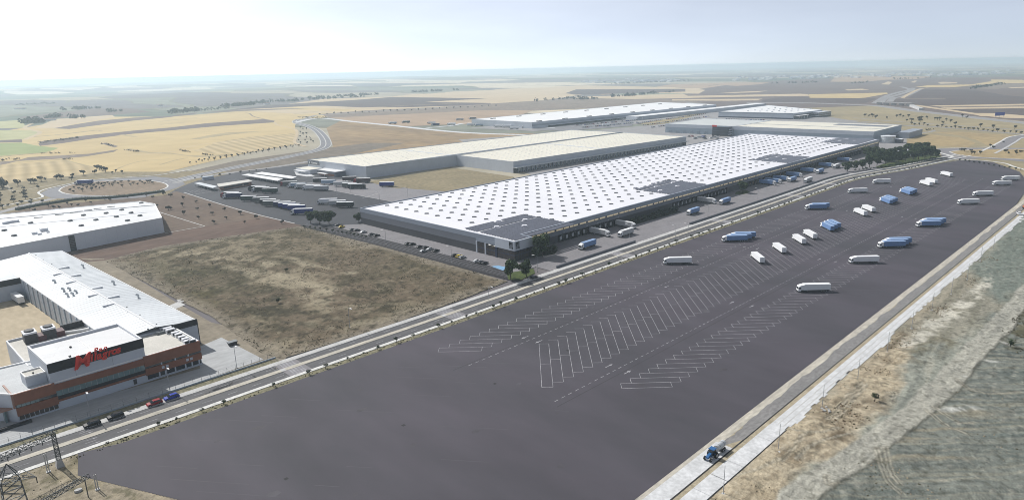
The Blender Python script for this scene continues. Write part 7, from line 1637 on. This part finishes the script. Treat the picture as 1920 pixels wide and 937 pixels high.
sq = lambda c, w: [(c[0] - w, c[1] - w), (c[0] + w, c[1] - w), (c[0] + w, c[1] + w), (c[0] - w, c[1] + w)]
mb = MB(); lattice(mb, sq((bx, by), 2.5), sq((bx, by), 1.7), 12.5, 6, .085); mb.build('mast', 'pylon_steel', py_)
mb = MB(); lattice(mb, sq((bx, by), 1.7), sq((bx, by), .15), 0, 1, .05); mb = MB()
for k in range(4): mb.tube((*sq((bx, by), 1.7)[k], 12.5), (bx, by, 16.0), .11, 4)
mb.build('peak', 'pylon_steel', py_)
for sx in (-1, 1):
    mb = MB(); tip = (bx + sx * 6.0 * .72, by - sx * 6.0 * .69, 12.6)
    for k in range(4): mb.tube((*sq((bx, by), 1.7)[k], 12.5 if k < 2 else 14.0), tip, .08, 4)
    for t in (.3, .6): mb.tube(tuple(np.array((*sq((bx, by), 1.7)[0], 12.5)) * (1 - t) + np.array(tip) * t), tuple(np.array((*sq((bx, by), 1.7)[2], 14.0)) * (1 - t) + np.array(tip) * t), .05, 4)
    mb.build('cross_arm', 'pylon_steel', py_); MB().tube(tip, (tip[0], tip[1], tip[2] - 1.5), .1, 6).build('insulator', 'machine_dark', py_)
gx, gy = G(113, 873)
po = thing('portal_mast', (gx, gy, 0), 'slim lattice mast on a concrete foot carrying the upper beam', 'power mast')
mb = MB(); lattice(mb, sq((gx, gy), .55), sq((gx, gy), .42), 9.8, 9, .06); mb.build('mast', 'pylon_steel', po); MB().hexa([(a, b, -.1) for a, b in sq((gx, gy), .95)], [(a, b, 2.1) for a, b in sq((gx, gy), .58)]).build('foundation', 'concrete', po)
mb = MB()
for a in (-.8, 0, .8): mb.tube((gx + a, gy, 9.8), (gx + a, gy, 10.6), .05, 4)
mb.tube((gx - 1, gy, 9.85), (gx + 1, gy, 9.85), .07, 4); mb.build('crossbar', 'pylon_steel', po)
e_ = G(-60, 886, 9.4)
ub = thing('lattice_beam', (gx, gy, 9.4), 'upper horizontal lattice beam running from the slim mast out of frame', 'lattice beam')
mb = MB(); truss(mb, (gx, gy, 9.0), (e_[0], e_[1], 9.0), 1.7, 1.3, 14, .065); mb.build('truss', 'pylon_steel', ub)
for k in range(6): p = lerp2((gx, gy), e_, .15 + .14 * k); MB().tube((p[0], p[1], 7.7), (p[0], p[1], 9.0), .1, 6).build('insulator', 'machine_dark', ub)
a_, b_ = G(166, 893, 5.0), G(30, 972, 5.0)
lb = thing('lattice_beam', (*a_, 5.0), 'lower lattice beam crossing the bare ground below the lot corner', 'lattice beam')
mb = MB(); truss(mb, (*a_, 5.0), (*b_, 5.0), 1.3, .9, 12, .06); mb.build('truss', 'pylon_steel', lb)
for t in (.06, .7): p = lerp2(a_, b_, t); MB().tube((p[0], p[1], -.1), (p[0], p[1], 5.0), .12, 6).build('leg', 'pylon_steel', lb)
for px, py, h, lab in [(91, 884, 5.2, 'short pale concrete post left of the slim mast'), (183, 917, 4.2, 'short pale concrete post at the lower lot corner')]:
    x, y = G(px, py); t = thing('concrete_post', (x, y, 0), lab, 'post'); MB().tube((x - .22, y, -.1), (x - .22, y, h), .13, 6).tube((x + .22, y, -.1), (x + .22, y, h), .13, 6).build('shaft', 'concrete', t); MB().box(x - .5, x + .5, y - .4, y + .4, -.15, .2).build('foundation', 'concrete', t)
x, y = G(147, 920); tag(MB().prism([(x + .9 * math.cos(a), y + .6 * math.sin(a)) for a in np.arange(0, 6.2, .8)], -.1, .5).build('boulder', 'concrete'), 'single pale boulder on the bare corner ground', 'stone')

# ================================================================== AIR
hz = MB().box(-33000, 33000, -33000, 33000, -130, 103)
m = bpy.data.materials.new('haze_air'); m.use_nodes = True; nt = m.node_tree; nt.nodes.remove(nt.nodes['Principled BSDF'])
pv = nt.nodes.new('ShaderNodeVolumePrincipled'); pv.inputs['Color'].default_value = (.75, .91, 1.0, 1); pv.inputs['Density'].default_value = HAZE; pv.inputs['Anisotropy'].default_value = HAZE_G
nt.links.new(pv.outputs[0], nt.nodes['Material Output'].inputs['Volume']); MATS['haze_air'] = m
if HAZE: tag(hz.build('haze', 'haze_air'), kind='stuff')
